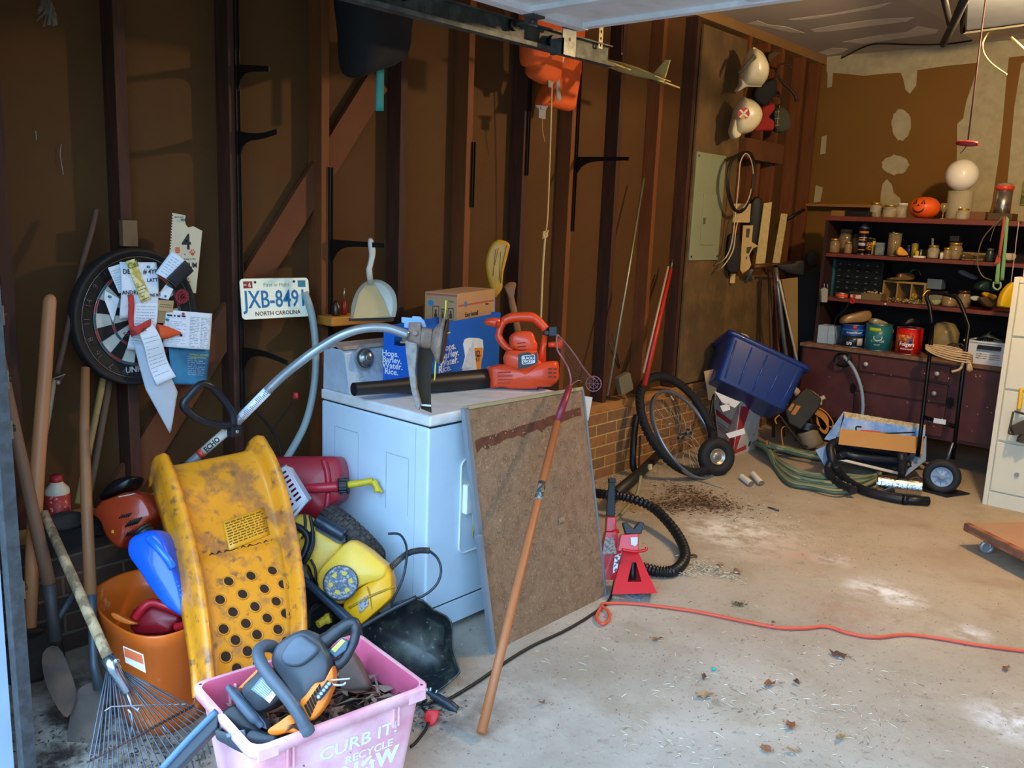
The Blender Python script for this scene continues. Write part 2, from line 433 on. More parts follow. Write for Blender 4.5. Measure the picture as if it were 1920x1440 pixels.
backpoly([(1836,112),(1892,104),(1886,160),(1880,230),(1872,300),(1860,380),(1850,420),(1790,420),(1792,380),(1794,300),(1795,232),(1806,222),(1812,190),(1826,150)])
backpoly([(1925,112),(1915,120),(1902,200),(1893,300),(1882,420),(1925,430)])
backpoly([(1552,133),(1562,134),(1560,162),(1551,165)]); backpoly([(1686,130),(1720,128),(1718,160),(1706,176),(1698,168),(1694,148)])
backpoly([(px,py) for px,py in blobpoly(1690,234,18,30,3)]); backpoly([(px,py) for px,py in blobpoly(1679,309,25,18,5)])
backpoly([(1652,362),(1655,345),(1663,336),(1672,346),(1676,362),(1688,372),(1690,395),(1650,395)])
backpoly([(1541,256),(1550,254),(1548,288),(1538,290)]); backpoly([(1530,347),(1543,352),(1538,378),(1526,380)])
# ceiling
ceilm = mat('#b3a898',.9,var=.06,scale=2)
cw = struct(G().bb((-.2,.7,2.82),(6.2,7.05,2.95)),'ceiling',ceilm,'unpainted grey drywall ceiling with taped seams')
def ceilpoly(pts,m):
    P = [FZ(px,py,2.82) for px,py in pts]
    o = G().prism([(p.x,p.y) for p in P],2.8185,2.8205).ob('joint_compound',m,cw,world=True); o['kind'] = 'structure'
mudc = mat('#e4dcca',.85,var=.08,scale=8)
ceilpoly([(1400,44),(1440,50),(1480,60),(1510,62),(1475,50),(1440,46),(1420,38)],mudc)
ceilpoly([(1478,36),(1560,26),(1640,10),(1672,4),(1650,14),(1590,24),(1530,34),(1490,38)],mudc)
ceilpoly([(1520,55),(1560,48),(1640,36),(1715,32),(1700,40),(1620,50),(1560,58),(1528,60)],mudc)
ceilpoly([(1580,78),(1650,66),(1700,60),(1720,48),(1760,56),(1755,62),(1700,70),(1620,82)],mudc)
ceilpoly([(1534,98),(1560,90),(1590,92),(1580,98),(1552,103)],mudc)
ceilpoly([(1700,0),(1745,22),(1790,52),(1830,68),(1925,55),(1925,-30),(1720,-30)],mat('#bdb49c',.85,var=.06,scale=8))
struct(G().bb((6.1,.7,0),(6.2,7.05,2.9)),'wall_right',mat('#5a4630',.85,var=.08))
# front wall around the door opening
wallw = mat('#8fa0b0',.7,var=.06,bump=.1)
struct(G().bb((-.3,.66,0),(.715,.715,2.9)),'wall_front_left',wallw,'pale painted jamb wall beside the door opening')
struct(G().bb((.670,.66,2.32),(5.3,.715,2.9)),'wall_front_header',wallw)
struct(G().bb((5.3,.66,0),(6.2,.715,2.9)),'wall_front_right',wallw)
# ================================================================ overhead door and its track
galv = mat('#6f7270',.5,.7,var=.2,scale=12,h2='#4a4a44',mix=.5)
galvd = mat('#4e504e',.6,.5,var=.2,scale=12)
black = mat('#101113',.5,var=.1)
steel = mat('#a8a9a8',.35,.9,var=.1,scale=20)
white = mat('#e6e6e2',.5,var=.04)
doorm = mat('#e2e3e6',.55,var=.08,scale=3,h2='#a8a6a2',mix=.4,thr=.58,sharp=.25)
t = thing('garage_door','open overhead garage door with grey ribbed panels, under the ceiling','garage door',(2.9,1.8,2.27))
xs0,xs1 = .70,5.2
for i,(a,b) in enumerate(((2.60,2.905),(2.06,2.592),(1.52,2.052),(.98,1.512),(.44+.28,.972))):
    g = G().bb((xs0,a,2.262),(xs1,b,2.30))
    g.bb((xs0,a,2.240),(xs0+.05,b,2.262)).bb((xs1-.05,a,2.240),(xs1,b,2.262))      # stiles
    g.bb((xs0+.05,a,2.248),(xs1-.05,a+.035,2.262)).bb((xs0+.05,b-.035,2.244),(xs1-.05,b,2.262))
    for k in range(1,6):
        xx = xs0+.05+(xs1-xs0-.1)*k/6; g.bb((xx-.03,a+.035,2.25),(xx+.03,b-.035,2.262))
    g.ob('panel',doorm,t,world=True,bevel=.002)
for y in (2.595,2.05,1.52):
    g = G().bb((.705,y-.03,2.232),(.755,y+.04,2.240)).cyl((.62,y+.02,2.225),(.72,y+.02,2.225),.006,m=0).cyl((.612,y+.02,2.222),(.632,y+.02,2.222),.022,m=1)
    g.bb((.70,y-.01,2.21),(.712,y+.05,2.245)); g.ob('hinge_roller',[galvd,black],t,world=True)
g = G(); g.bb((.705,2.80,2.14),(.709,2.885,2.262)).bb((.65,2.80,2.14),(.709,2.81,2.20)).cyl((.63,2.845,2.20),(.71,2.845,2.20),.007,m=1).cyl((.612,2.845,2.20),(.634,2.845,2.20),.024,m=1)
g.ob('top_bracket',[galv,black],t,world=True)
def ybeam(prof,y0,y1,z0,z1,g,m=0):
    n = len(prof); v = [(x,y0,z0+z) for x,z in prof]+[(x,y1,z1+z) for x,z in prof]
    g.add(v,[(i,(i+1) % n,n+(i+1) % n,n+i) for i in range(n)]+[tuple(range(n))[::-1],tuple(range(n,2*n))],m)
t = thing('door_track','grey steel track of the overhead door along the left wall','track',(.60,.8,.05))
g = G(); P = [(.600,-.028),(.632,-.028),(.636,-.018),(.639,-.018),(.637,-.033),(.594,-.033),(.594,.052),(.625,.052),(.625,.047),(.600,.047)]
ybeam(P,.98,3.25,2.185,2.197,g); g.ob('horizontal_rail',mat('#5d605c',.55,.5,var=.25,scale=9,h2='#3b3b36',mix=.6),t,world=True)
g = G()
for k in range(7):
    a = R(90*k/6); g.v
arc = [(.60,.80+.18*(1-math.cos(R(90*k/6)))*1.0,2.02+.18*math.sin(R(90*k/6))) for k in range(7)]
g.tube(arc,.025,4,0); g.ob('curve',galv,t,world=True)
jam = mat('#3a3c3e',.7,.1,var=.25,scale=20,h2='#2a2624',mix=.6,thr=.52)
def lean(g):
    g.v = [(v[0]+.073-.024*v[2],v[1],v[2]) for v in g.v]; return g
g = G().bb((.670,.716,.0),(.712,.745,2.05)).bb((.708,.716,.0),(.7115,.744,2.05)).bb((.670,.74,.0),(.673,.745,2.05))
g = lean(g); g.ob('vertical_rail',jam,t,world=True)
for z in (.55,.95,1.07,1.22,1.6):
    g = G().bb((.670,.7445,z),(.703,.752,z+.045)).cyl((.685,.751,z+.022),(.685,.762,z+.022),.009,n=6,m=1).bb((.675,.7455,z-.05),(.682,.7505,z-.015),m=1)
    g = lean(g); g.ob('bracket',[mat('#6b5a42',.7,.3),black],t,world=True)
# perforated hanger from the ceiling holding the track end
t = thing('track_hanger','perforated pale steel angle hanging down to the end of the door track','bracket',(.62,3.18,2.2))
def perf(a,b,wd,n,mt,nm,parent,tx=(0,1,0)):
    a,b = Vector(a),Vector(b); L = (b-a).length; M = frame(a,b-a,(1,0,0)); g = G(); st = L/n; r = .0045
    for i in range(n):
        c = circ(r*2.0,8,r); x0 = i*st; o = [(x0,-wd/2),(x0+st/2,-wd/2),(x0+st,-wd/2),(x0+st,0),(x0+st,wd/2),(x0+st/2,wd/2),(x0,wd/2),(x0,0)]
        h = [(x0+st/2+r*1.6*math.cos(R(45*k)-3*PI/4),r*1.3*math.sin(R(45*k)-3*PI/4)) for k in range(8)]
        v = [(p[0],p[1],z) for z in (-.001,.001) for p in o+h]
        g.add(v,[f for k in range(8) for f in ((k,(k+1) % 8,8+(k+1) % 8,8+k),(16+k,24+k,24+(k+1) % 8,16+(k+1) % 8))],0,False,M)
    return g.ob(nm,mt,parent,world=True)
pm = mat('#b9ae84',.5,.4,var=.1)
perf((.62,3.165,2.225),(.62,3.165,2.82),.028,22,pm,'strap',t); perf((.60,3.10,2.30),(.60,3.165,2.42),.026,5,mat('#5e5c4c',.5,.5),'brace',t)
# ================================================================ left wall: shelf hardware
sb = mat('#17130f',.5,.3,var=.1)
def standard(y,z0,z1,lab):
    t = thing('shelf_standard',lab,'shelf hardware',(.0,y,z0),'slotted shelf standards on the studs')
    g = G().bb((.0,y-.008,z0),(.003,y+.008,z1)).bb((.0,y-.009,z0),(.012,y-.006,z1)).bb((.0,y+.006,z0),(.012,y+.009,z1)); g.ob('channel',mat('#2b211b',.5,.5),t,world=True)
    g = G(); z = z0+.02
    while z < z1-.02: g.bb((.003,y-.002,z),(.0036,y+.002,z+.012)); z += .026
    o = g.ob('slots',mat('#050505',.9,var=0),t,world=True)
standard(1.822,.75,2.7,'long dark slotted standard on the stud left of the licence plate')
standard(2.236,1.0,1.68,'short dark slotted standard behind the dustpan bracket')
standard(3.052,1.55,1.85,'short dark slotted standard above the cardboard box')
standard(3.436,1.72,2.4,'dark slotted standard left of the hanging rope')
standard(3.832,1.45,2.6,'dark slotted standard carrying the straight shelf bracket')
def bracket(y,px0,py0,px1,py1,lab,curve=0.,lip=0):
    a = BY(px0,py0,y); b = BY(px1,py1,y); L = b.x-.012; n = 10; o = []
    top = [(.012+L*i/n,a.z+(b.z-a.z)*i/n+curve*math.sin(PI*i/n)*.02) for i in range(n+1)]
    bot = [(.012+L*i/n,a.z+(b.z-a.z)*i/n+curve*math.sin(PI*i/n)*.02-.018-.07*math.exp(-i/n*9)-.006*(1-i/n)) for i in range(n,-1,-1)]
    if lip: top[-1] = (top[-1][0],top[-1][1]+.012); top.insert(-1,(b.x-.006,b.z-.001))
    g = G().prism(top+bot,-y-.003,-y+.003,M=Matrix(((1,0,0,0),(0,0,-1,0),(0,1,0,0),(0,0,0,1))))
    o = g.ob('shelf_bracket',sb,None,lab,cat='shelf bracket',group='black shelf brackets on the studs',bevel=.001)
bracket(1.822,435,122,505,124,'uppermost black shelf bracket with a blunt tip, on the stud at the upper left')
bracket(1.822,438,246,520,241,'black shelf bracket with an upturned pointed tip, second from the top at the upper left',-.6)
bracket(1.822,458,652,540,676,'black shelf bracket below the licence plate',.5)
bracket(2.236,612,448,722,456,'black shelf bracket that the dustpan hangs from',0,1)
bracket(3.832,1080,294,1180,294,'long straight black shelf bracket left of the breaker panel')
# ---------------- dartboard
c = WX(251,594,.05); dM = frame((.036,c.y,c.z),(-.14,1,0),(1,.14,0)) @ Matrix.Scale(.955,4)
t = thing('dartboard','round black dartboard with wire numbers, hung on a stud under pinned papers','dartboard',dM)
rb,dw,dr,dg,dk = mat('#1c1a19',.7,var=.15),mat('#b9b6ac',.8,var=.1,scale=30),mat('#8c2a26',.8),mat('#2c5563',.8),mat('#14120f',.8)
g = G().lathe([(.238,.0),(.240,.004),(.240,.040),(.236,.046),(.228,.046),(.226,.040),(.0,.040)],56); g.ob('board',rb,t)
g = G()
def sector(g,r0,r1,a0,a1,z,m):
    n = 3; o = [(r0*math.cos(a0+(a1-a0)*i/n),r0*math.sin(a0+(a1-a0)*i/n)) for i in range(n+1)]+[(r1*math.cos(a1-(a1-a0)*i/n),r1*math.sin(a1-(a1-a0)*i/n)) for i in range(n+1)]
    g.prism(o,.0395,z,m)
for i in range(20):
    a = PI/2+R(9)-R(18)*i; b = a-R(18)
    w_ = i % 2
    for r0,r1,mm in ((.016,.096,w_),(.096,.106,2+w_),(.106,.160,w_),(.160,.170,2+w_)): sector(g,r0,r1,b,a,.0415,mm)
g.lathe([(.0,.042),(.016,.042),(.016,.039)],24,3); g.ob('target',[dk,dw,dr,dg],t)
g = G(); 
for r in (.098,.106,.162,.170,.212): g.torus(r,.0008,60,4,c=(0,0,.043))
for i in range(20):
    a = PI/2+R(9)-R(18)*i; g.cyl((.016*math.cos(a),.016*math.sin(a),.043),(.170*math.cos(a),.170*math.sin(a),.043),.0006,n=4)
g.ob('wires',steel,t)
NUM = [20,1,18,4,13,6,10,15,2,17,3,19,7,16,8,11,14,9,12,5]
g = G()
for i,k in enumerate(NUM):
    a = PI/2-R(18)*i; m4 = Matrix.Translation((.196*math.cos(a),.196*math.sin(a),.045)) @ Matrix.Rotation(a-PI/2 if True else 0,4,'Z')
    cu = bpy.data.curves.new('t','FONT'); cu.body = str(k); cu.size = .030; cu.align_x = 'CENTER'; cu.offset = -.0009; cu.extrude = .0005; cu.resolution_u = 2
    o = bpy.data.objects.new('t',cu); COL.objects.link(o); dg_ = bpy.context.evaluated_depsgraph_get(); dg_.update(); me = bpy.data.meshes.new_from_object(o.evaluated_get(dg_))
    g.add([m4 @ Vector((v.co.x,v.co.y-.010,v.co.z)) for v in me.vertices],[tuple(p.vertices) for p in me.polygons]); bpy.data.objects.remove(o); bpy.data.curves.remove(cu)
g.ob('wire_numbers',steel,t)
text([('UNICORN',.01,-.192,.022,1,.01)],mat('#c9c9c4',.6),t,T(0,0,.0412))
g = G().bb((.038,c.y-.02,c.z+.235),(.010,c.y+.03,c.z+.32)); g.ob('wooden_block',mat('#6b5338',.8,var=.3),None,'small weathered wood block above the dartboard',cat='wood block')
# ---------------- papers
pw = mat('#d4dbe3',.8,var=.03); pc = mat('#c9c2a6',.8,var=.05); ink = mat('#23262b',.7); ltg = mat('#8b98a8',.8,var=.05)
def sheetpx(name,label,cat,pts,x,m,bulge=None,xs=None,th=.0008,group=None):
    xs = xs or [x]*4
    P = [WX(a,b,q) for (a,b),q in zip(pts,xs)]
    t = thing(name,label,cat,(P[0]+P[2])/2,group)
    G().sheet(patch(P,bulge),14,14,th=th).ob('sheet',m,t,world=True)
    t['c'] = 0; del t['c']
    return t,P
def ruled(t,P,rows,m=ltg,u0=.1,u1=.9,v0=.12,v1=.9,lift=.0016,bulge=None,h=.10,seed=1,name='printing',th=.0004):
    """lines of small writing as broken raised strokes on the sheet"""
    rnd = random.Random(seed); g = G(); f = patch(P,bulge)
    for r in range(rows):
        v = v0+(v1-v0)*(r+.5)/rows; hh = (v1-v0)/rows*h*2; u = u0
        while u < u1-.02:
            du = min(rnd.uniform(.03,.12),u1-u); vv = v+rnd.uniform(-.15,.15)*hh
            q = [f(u,vv-hh/2),f(u+du,vv-hh/2),f(u+du,vv+hh/2),f(u,vv+hh/2)]
            up = Vector((lift,0,0)); v8 = [p+up*.6 for p in q]+[p+up for p in q]
            g.add(v8,[(0,3,2,1),(4,5,6,7),(0,1,5,4),(1,2,6,5),(2,3,7,6),(3,0,4,7)])
            u += du+rnd.uniform(.015,.05)
            if rnd.random() < .06: break
    return g.ob(name,m,t,world=True)
def ptxt(t,lines,m,P,lift=.003,name='lettering',rot=0):
    """text over a sheet: x,y given in metres from its centre"""
    c = (P[0]+P[1]+P[2]+P[3])/4; xd = (P[1]-P[0]+P[2]-P[3]).normalized(); up = (P[0]-P[3]+P[1]-P[2]); nz = xd.cross(up).normalized()
    if nz.x < 0: nz = -nz
    M = wm(t).inverted() @ frame(c+nz*lift,xd,nz)
    return text(lines,m,t,M,name)
def pin(px,py,x,m): 
    c = WX(px,py,x); return G().cyl(c,c+Vector((.006,0,0)),.004,n=10).cyl(c+Vector((.006,0,0)),c+Vector((.012,0,0)),.0028,.0045,n=10).ob('push_pin',m,None,'small %s push pin holding papers by the dartboard' % {0: 'teal',1: 'red',2: 'dark'}[[tealp,redp,darkp].index(m)],cat='push pin',group='push pins in the dartboard papers')
tealp,redp,darkp = mat('#2a7f86',.4),mat('#b32a26',.4),mat('#1a1c22',.4)
# stadium ticket
t,P = sheetpx('stadium_ticket','tall cream event ticket with a black 4 and two orange emblems, right of the dartboard','ticket',[(323,398),(379,432),(367,550),(316,520)],.02,pc)
bpy.data.objects.remove(t.children[0])
o = wpoly([(323,399),(348,404),(346,412),(348,421),(353,427),(362,424),(379,433),(367,550),(340,545),(316,500)],.02)
g = G().prism(o,.019,.021,M=Matrix(((0,0,1,0),(1,0,0,0),(0,1,0,0),(0,0,0,1)))); g.ob('sheet',pc,t,world=True)
def at_wall_text(t,items,m,x,name='lettering',th=.0006):
    M = wm(t).inverted() @ frame((x,0,0),(0,1,0),(1,0,0)); L = []
    for it in items:
        p = WX(it[1],it[2],x); L.append((it[0],p.y,p.z)+tuple(it[3:]))
    return text(L,m,t,M,name,th)
at_wall_text(t,[('4',350,467,.055,.9,.03),('2015 HC',336,409,.007),('Saturday, October 31, 2015',350,487,.0055,.8),('DIUM',357,502,.019,.8,.02),('T',356,513,.016),('vs.',347,478,.006),('Suite 6',348,524,.008,.8),('ry Road',350,530,.008,.8),('19',351,547,.018)],ink,.0215)
og = mat('#c9532a',.7)
g = G(); c4 = WX(333,469,.0215)
for dz in (-1,0,1): g.box((c4.x,c4.y,c4.z+dz*.007),(.001,.018-abs(dz)*.003,.005))
c4 = WX(361,474,.0215); g.sph((c4.x,c4.y,c4.z-.004),(.001,.007,.006),10)
for dy,dz in ((-.009,.002),(-.004,.008),(.003,.009),(.009,.003)): g.sph((c4.x,c4.y+dy,c4.z+dz),(.001,.0028,.004),8)
g.ob('emblems',og,t,world=True)
g = G()
for k in range(13):
    q = WX(323.5-k*.35,404+k*5.2,.0212); g.cyl(q,q+Vector((.0006,0,0)),.0024,n=8)
g.ob('punch_holes',ink,t,world=True)
t,P = sheetpx('greeting_card','curled white card with a dark photograph, pinned over the upper right of the dartboard','card',[(322,470),(362,508),(330,538),(291,512)],0.135,pw,lambda u,v: .02*math.sin(PI*u)); ruled(t,P,7,bulge=lambda u,v: .02*math.sin(PI*u),u1=.45,seed=3)
G().sheet(patch([P[0].lerp(P[1],.45),P[1],P[2],P[3].lerp(P[2],.35)],lambda u,v: .004+.02*math.sin(PI*(.45+.55*u))),8,8,th=.001).ob('photograph',mat('#23272c',.5,var=.2,scale=60),t,world=True)
bt = lambda u,v: .010*math.sin(PI*v*1.3)
t,P = sheetpx('small_note','small white printed slip at the upper left of the dartboard papers','note',[(202,502),(228,494),(250,545),(223,550)],0.110,pw); ruled(t,P,9,seed=5,bulge=None)
t,P = sheetpx('handwritten_note','large handwritten white sheet pinned at the top middle of the dartboard','note',[(224,491),(293,492),(297,595),(226,598)],0.115,pw,bt)
ptxt(t,[('DECK   # 4Y8',.0,.055,.016,.9,.02),('LATTE',.045,.028,.013,.9,.02),('ANDREW',-.025,-.012,.014,.9,.02),('JUNE 8/3',.045,-.02,.010,.9,.02)],ink,P,.012)
t,P = sheetpx('printed_page','white printed page hanging under the handwritten sheet on the dartboard','page',[(252,560),(297,560),(284,660),(240,655)],0.113,pw,bt); ruled(t,P,14,seed=9,bulge=bt,m=ltg)
t,P = sheetpx('bookmark','narrow yellow bookmark ticket slanting across the dartboard','bookmark',[(236,490),(252,485),(284,560),(265,568)],0.130,mat('#b9a54a',.7,h2='#e0d9b0',mix=.7,thr=.5,sharp=.05,scale=30),None)
ptxt(t,[('Cal',-.0,.045,.02,1,.03)],mat('#6e7a24',.7),P,.002); ruled(t,P,5,ink,v0=.6,v1=.98,seed=3,u0=.12)
t,P = sheetpx('white_card','white card wedged at the left side of the dartboard','card',[(197,545),(224,560),(212,605),(195,560)],0.110,pw)
t,P = sheetpx('small_white_tag','small white tag with a teal pin, right side of the dartboard','tag',[(310,534),(325,542),(316,562),(296,558)],0.115,pw)
t,P = sheetpx('tan_card','tan business card pinned right of the dartboard papers','card',[(297,562),(326,564),(324,585),(296,583)],0.115,mat('#a88d62',.7)); ruled(t,P,2,ink,v0=.3,v1=.7,seed=2)
t,P = sheetpx('brown_card','second brown card below the tan business card','card',[(293,580),(312,578),(308,606),(290,606)],0.113,mat('#8e7650',.7))
bd = lambda u,v: .006*math.sin(PI*u)
t,P = sheetpx('printed_document','white document with a column table, right of the dartboard','document',[(307,580),(398,588),(393,656),(306,650)],.105,pw,bd)
ruled(t,P,16,ltg,.06,.45,.18,.95,bulge=bd,seed=1); ruled(t,P,20,mat('#59636f',.8),.52,.72,.12,.95,bulge=bd,seed=2); ruled(t,P,20,mat('#59636f',.8),.76,.95,.12,.95,bulge=bd,seed=4); ruled(t,P,1,mat('#2a2f36'),.06,.42,.08,.2,bulge=bd,seed=6,h=.2)
bluem = mat('#1f4a68',.5,h2='#3f8fb8',mix=.8,thr=.52,sharp=.3,scale=2)
t,P = sheetpx('blue_brochure','dark blue brochure with pale text hanging under the white document','brochure',[(316,652),(394,655),(387,722),(322,720)],.095,bluem)
ruled(t,P,10,mat('#9fb6c4',.7),.45,.9,.2,.75,seed=11); ptxt(t,[('COMMUNITY RESOURCE',.03,.04,.0065,.75),('RESEARCH GUIDE(S)',.03,.030,.0065,.75)],mat('#a9b356',.7),P,.002)
t,P = sheetpx('handwritten_list','curled white to-do list hanging from the dartboard centre','list',[(254,612),(286,606),(330,706),(294,722)],0.145,pw,lambda u,v: .012*math.sin(2*PI*v),xs=[.135,.135,.145,.145]); ruled(t,P,11,mat('#7a8698',.8),seed=8,bulge=lambda u,v: .012*math.sin(2*PI*v),v0=.18,v1=.9,h=.06)
ptxt(t,[('To-Do List',-.055,.085,.016,.8,.01)],mat('#3a2226',.7),P,.018)
bigb = lambda u,v: .05*math.sin(PI*u)*(.3+v)
t,P = sheetpx('curled_paper','long curled white sheet hanging to a point below the dartboard','paper',[(248,640),(300,650),(322,800),(316,812)],.08,pw)
bpy.data.objects.remove(t.children[0])
def fn(u,v):
    L = WX(*[(250,642),(262,690),(273,730),(318,812)][min(int(v*3),3)],.115).lerp(WX(*[(250,642),(262,690),(273,730),(318,812)][min(int(v*3)+1,3)],.115),v*3-int(v*3) if v < 1 else 0)
    Q = WX(*[(300,650),(320,705),(333,735),(322,802)][min(int(v*3),3)],.115).lerp(WX(*[(300,650),(320,705),(333,735),(322,802)][min(int(v*3)+1,3)],.115),v*3-int(v*3) if v < 1 else 0)
    return L.lerp(Q,u)+Vector((.012*math.sin(PI*u)*(1-v*.8),0,0))
G().sheet(fn,12,24,th=.0008).ob('sheet',mat('#b9c3ce',.8,var=.05),t,world=True)
redc = mat('#b3322e',.7,var=.1)
t = thing('red_ribbon','folded red ribbon band hanging on the middle of the dartboard','ribbon',WX(250,590,.09))
G().sheet(patch([WX(239,553,.137),WX(250,553,.137),WX(252,628,.14),WX(243,628,.14)],lambda u,v: .004*math.sin(8*v)),3,10,th=.002).sheet(patch([WX(243,615,.145),WX(286,598,.15),WX(284,612,.15),WX(246,632,.145)],lambda u,v: .008*math.sin(5*u)),8,3,th=.002).ob('band',redc,t,world=True)
a = WX(294,622,.125); G().loft([[(a.x+r_*math.cos(k),a.y+dy,a.z-dy*.12+r_*1.3*math.sin(k)) for k in [2*PI*i/10 for i in range(10)]] for dy,r_ in ((0,.022),(.03,.018),(.06,.010),(.085,.003))]).ob('orange_flag',mat('#d2521f',.7,var=.1),None,'small orange plastic flag on a dart at the right of the dartboard',cat='dart flag')
t = thing('red_rosette','round dark red rosette at the right edge of the dartboard','rosette',WX(341,556,.095))
q = WX(341,556,.095); g = G()
for r_,xx,n_ in ((.026,0,14),(.017,.005,10),(.008,.010,7)):
    for i in range(n_): a = 2*PI*i/n_; g.sph((q.x+xx,q.y+r_*.75*math.cos(a),q.z+r_*.75*math.sin(a)),(.005,r_*.3,r_*.3),8)
g.ob('petals',mat('#7e1f2a',.7,var=.2),t,world=True)
for px,py,m_ in ((341,412,tealp),(276,500,tealp),(254,508,darkp),(204,556,tealp),(307,555,tealp),(341,588,redp),(312,599,tealp),(271,616,darkp),(242,572,redp),(337,628,darkp),(327,480,mat('#7a4a1a') if 0 else darkp)): pin(px,py,.115 if px < 300 else .0225 if py < 450 else .105,m_)
# ---------------- licence plate
c = WX(516,559,.035); lM = frame((.035,c.y,c.z),(0,1,-.01),(1,-.35,.12)) @ T(0,0,.004)
t = thing('licence_plate','white state licence plate with blue characters, fixed between the studs','licence plate',lM)
pl_w,pl_b = mat('#f4f4dc',.35,var=.03),mat('#1a6fa0',.5)
G().prism(rrect(.305,.152,.015),0,.002).ob('plate',pl_w,t)
g = G(); r0,r1 = rrect(.305,.152,.015),rrect(.295,.142,.011); n = len(r0)
g.add([(x,y,z) for z in (.002,.0035) for r_ in (r0,r1) for x,y in r_],[f for i in range(n) for f in ((2*n+i,2*n+(i+1) % n,3*n+(i+1) % n,3*n+i),(i,(i+1) % n,2*n+(i+1) % n,2*n+i),(n+i,3*n+i,3*n+(i+1) % n,n+(i+1) % n))]); g.ob('embossed_rim',pl_w,t)
text([('JXB-8491',.0,-.034,.068,.78,.012)],pl_b,t,T(0,0,.0030),'characters',.0016)
text([('NORTH CAROLINA',.005,-.064,.016,1.05,.02)],mat('#6b3a2a',.6),t,T(0,0,.0028),'state_name'); text([('First in Flight',.005,.045,.014,1.15,.0)],mat('#9aa58c',.6),t,T(0,0,.0028),'motto')
G().bb((-.138,.040,.002),(-.100,.066,.0030)).ob('month_sticker',mat('#8a2a22',.5),t); text([('6',-.112,.044,.018,1,.02)],white,t,T(0,0,.0034),'sticker_number'); text([('DEC',-.131,.05,.006,.8,.02)],white,t,T(0,0,.0034),'sticker_month')
G().bb((.103,.040,.002),(.138,.066,.0030)).ob('year_sticker',mat('#1c7c96',.5),t)
G().cyl((-.088,.062,.0),(-.088,.062,.005),.005,n=6).cyl((.085,.062,.0),(.085,.062,.005),.005,n=6).ob('screws',black,t)
pts = [WX(571,548,.05),WX(585,592,.07),WX(592,660,.10),WX(588,730,.13),WX(570,800,.16),WX(530,872,.20)]
G().tube(spl(pts,8),.0145,12).ob('grey_hose',mat('#8e9c9b',.45,var=.06),None,'curved grey plastic pipe hanging down from the licence plate',cat='pipe')
# ---------------- dustpan
tip = BY(693,452,2.236); dp = mat('#cfcdbf',.35,var=.06,alpha=.82); dpi = mat('#b89f6c',.5,var=.08)
x0 = tip.x
def DP(px,py,dx=0): return WX(px,py,x0+dx)
M = frame(DP(694,560),(.45,.89,0),(.86,-.45,.18)); Mi = M.inverted()
t = thing('dustpan','translucent white dustpan hanging by its handle from a shelf bracket','dustpan',M)
o = [(-.085,-.080),(-.080,-.03),(-.062,.02),(-.035,.055),(.0,.070),(.04,.068),(.075,.045),(.095,.01),(.098,-.04),(.09,-.075)]
oo = [tuple(p)[:2] for p in spl([(x,y,0) for x,y in o],4)]
rings = [[(x*k,y*k+.0,z) for x,y in oo] for k,z in ((1.0,.035),(1.0,.030),(.94,.0),(.90,-.004),(.02,-.006))]
g = G().loft([[(x,y,z) for x,y,z in r_] for r_ in rings],0,True,False); g.ob('pan',dp,t)
g = G().prism([(-.072,-.078),(-.045,.02),(-.02,.05),(.02,.05),(.05,.0),(.075,-.07)],.002,.006); g.ob('scoop_floor',dpi,t)
G().bb((-.086,-.088,-.004),(.09,-.076,.010)).ob('rubber_lip',mat('#3c3a32',.8),t)
hp = [Mi @ DP(692,505,.01),Mi @ DP(698,476,.01),Mi @ DP(694,447,.005)]
G().tube([(0,.062,.012)]+spl(hp,5),[.012,.012,.011,.011,.011,.012,.013,.014,.014,.013,.010,.006],10).ob('handle',dp,t)
a = WX(622,612,.10); b = WX(742,594,.10)
G().bb((.0,a.y,a.z-.002),(.10,b.y-.01,a.z+.036)).ob('wooden_shelf_block',mat('#b5762c',.6,var=.2,stretch=(1,.2,1)),None,'short orange-brown wood shelf block under the dustpan',cat='shelf',bevel=.006)
zz = a.z+.036
t = thing('screwdriver','small red-handled screwdriver standing on the wood shelf block','screwdriver',(.05,2.27,zz)); G().cyl((.05,2.27,zz),(.05,2.27,zz+.06),.011,.009,12).ob('handle',mat('#8e1f14',.4),t,world=True); G().cyl((.05,2.27,zz+.06),(.05,2.27,zz+.11),.003).ob('blade',steel,t,world=True)
t = thing('dark_bottle','small dark bottle beside the screwdriver on the wood shelf block','bottle',(.05,2.32,zz)); 
G().lathe([(.0,0),(.018,0),(.019,.003),(.019,.04),(.009,.052),(.008,.06),(0,.06)],16,M=T(.055,2.225,zz)).ob('body',mat('#2a1710',.3),t,world=True)
# ---------------- bag and life vest
t = thing('black_sack','black fabric bag with a purple edge hanging high under the door track','bag',WX(700,140,.22))
o = wpoly([(646,-60),(755,-30),(757,60),(752,100),(735,122),(700,135),(665,146),(650,125),(646,60)],.22)
MW = Matrix(((0,0,1,.22),(1,0,0,0),(0,1,0,0),(0,0,0,1)))
g = G(); pillow(g,[tuple(p)[:2] for p in spl([(x,y,0) for x,y in o],4,True)],.20,MW); g.ob('body',mat('#0d0d10',.85,var=.2,bump=.2,bscale=30),t,world=True)
G().tube([WX(748,0,.25),WX(757,40,.26),WX(757,80,.26),WX(748,108,.25),WX(738,122,.24)],[.012,.015,.014,.008,.004],8).ob('purple_piping',mat('#4a3272',.7,var=.1),t,world=True)
G().sheet(patch([WX(706,128,.2),WX(720,128,.2),WX(719,208,.2),WX(704,208,.2)]),3,6,th=.003).ob('teal_strap',mat('#0e7f86',.7),t,world=True)
Z3 = lambda x,y: (850+x/3.6,y/3.6)
vo = mat('#d0561c',.75,var=.12,scale=8,bump=.15,bscale=14); vw = mat('#8e8c84',.8)
t = thing('life_vest','orange life vest with grey webbing hanging beside the overhead track','life vest',WX(1040,210,.15))
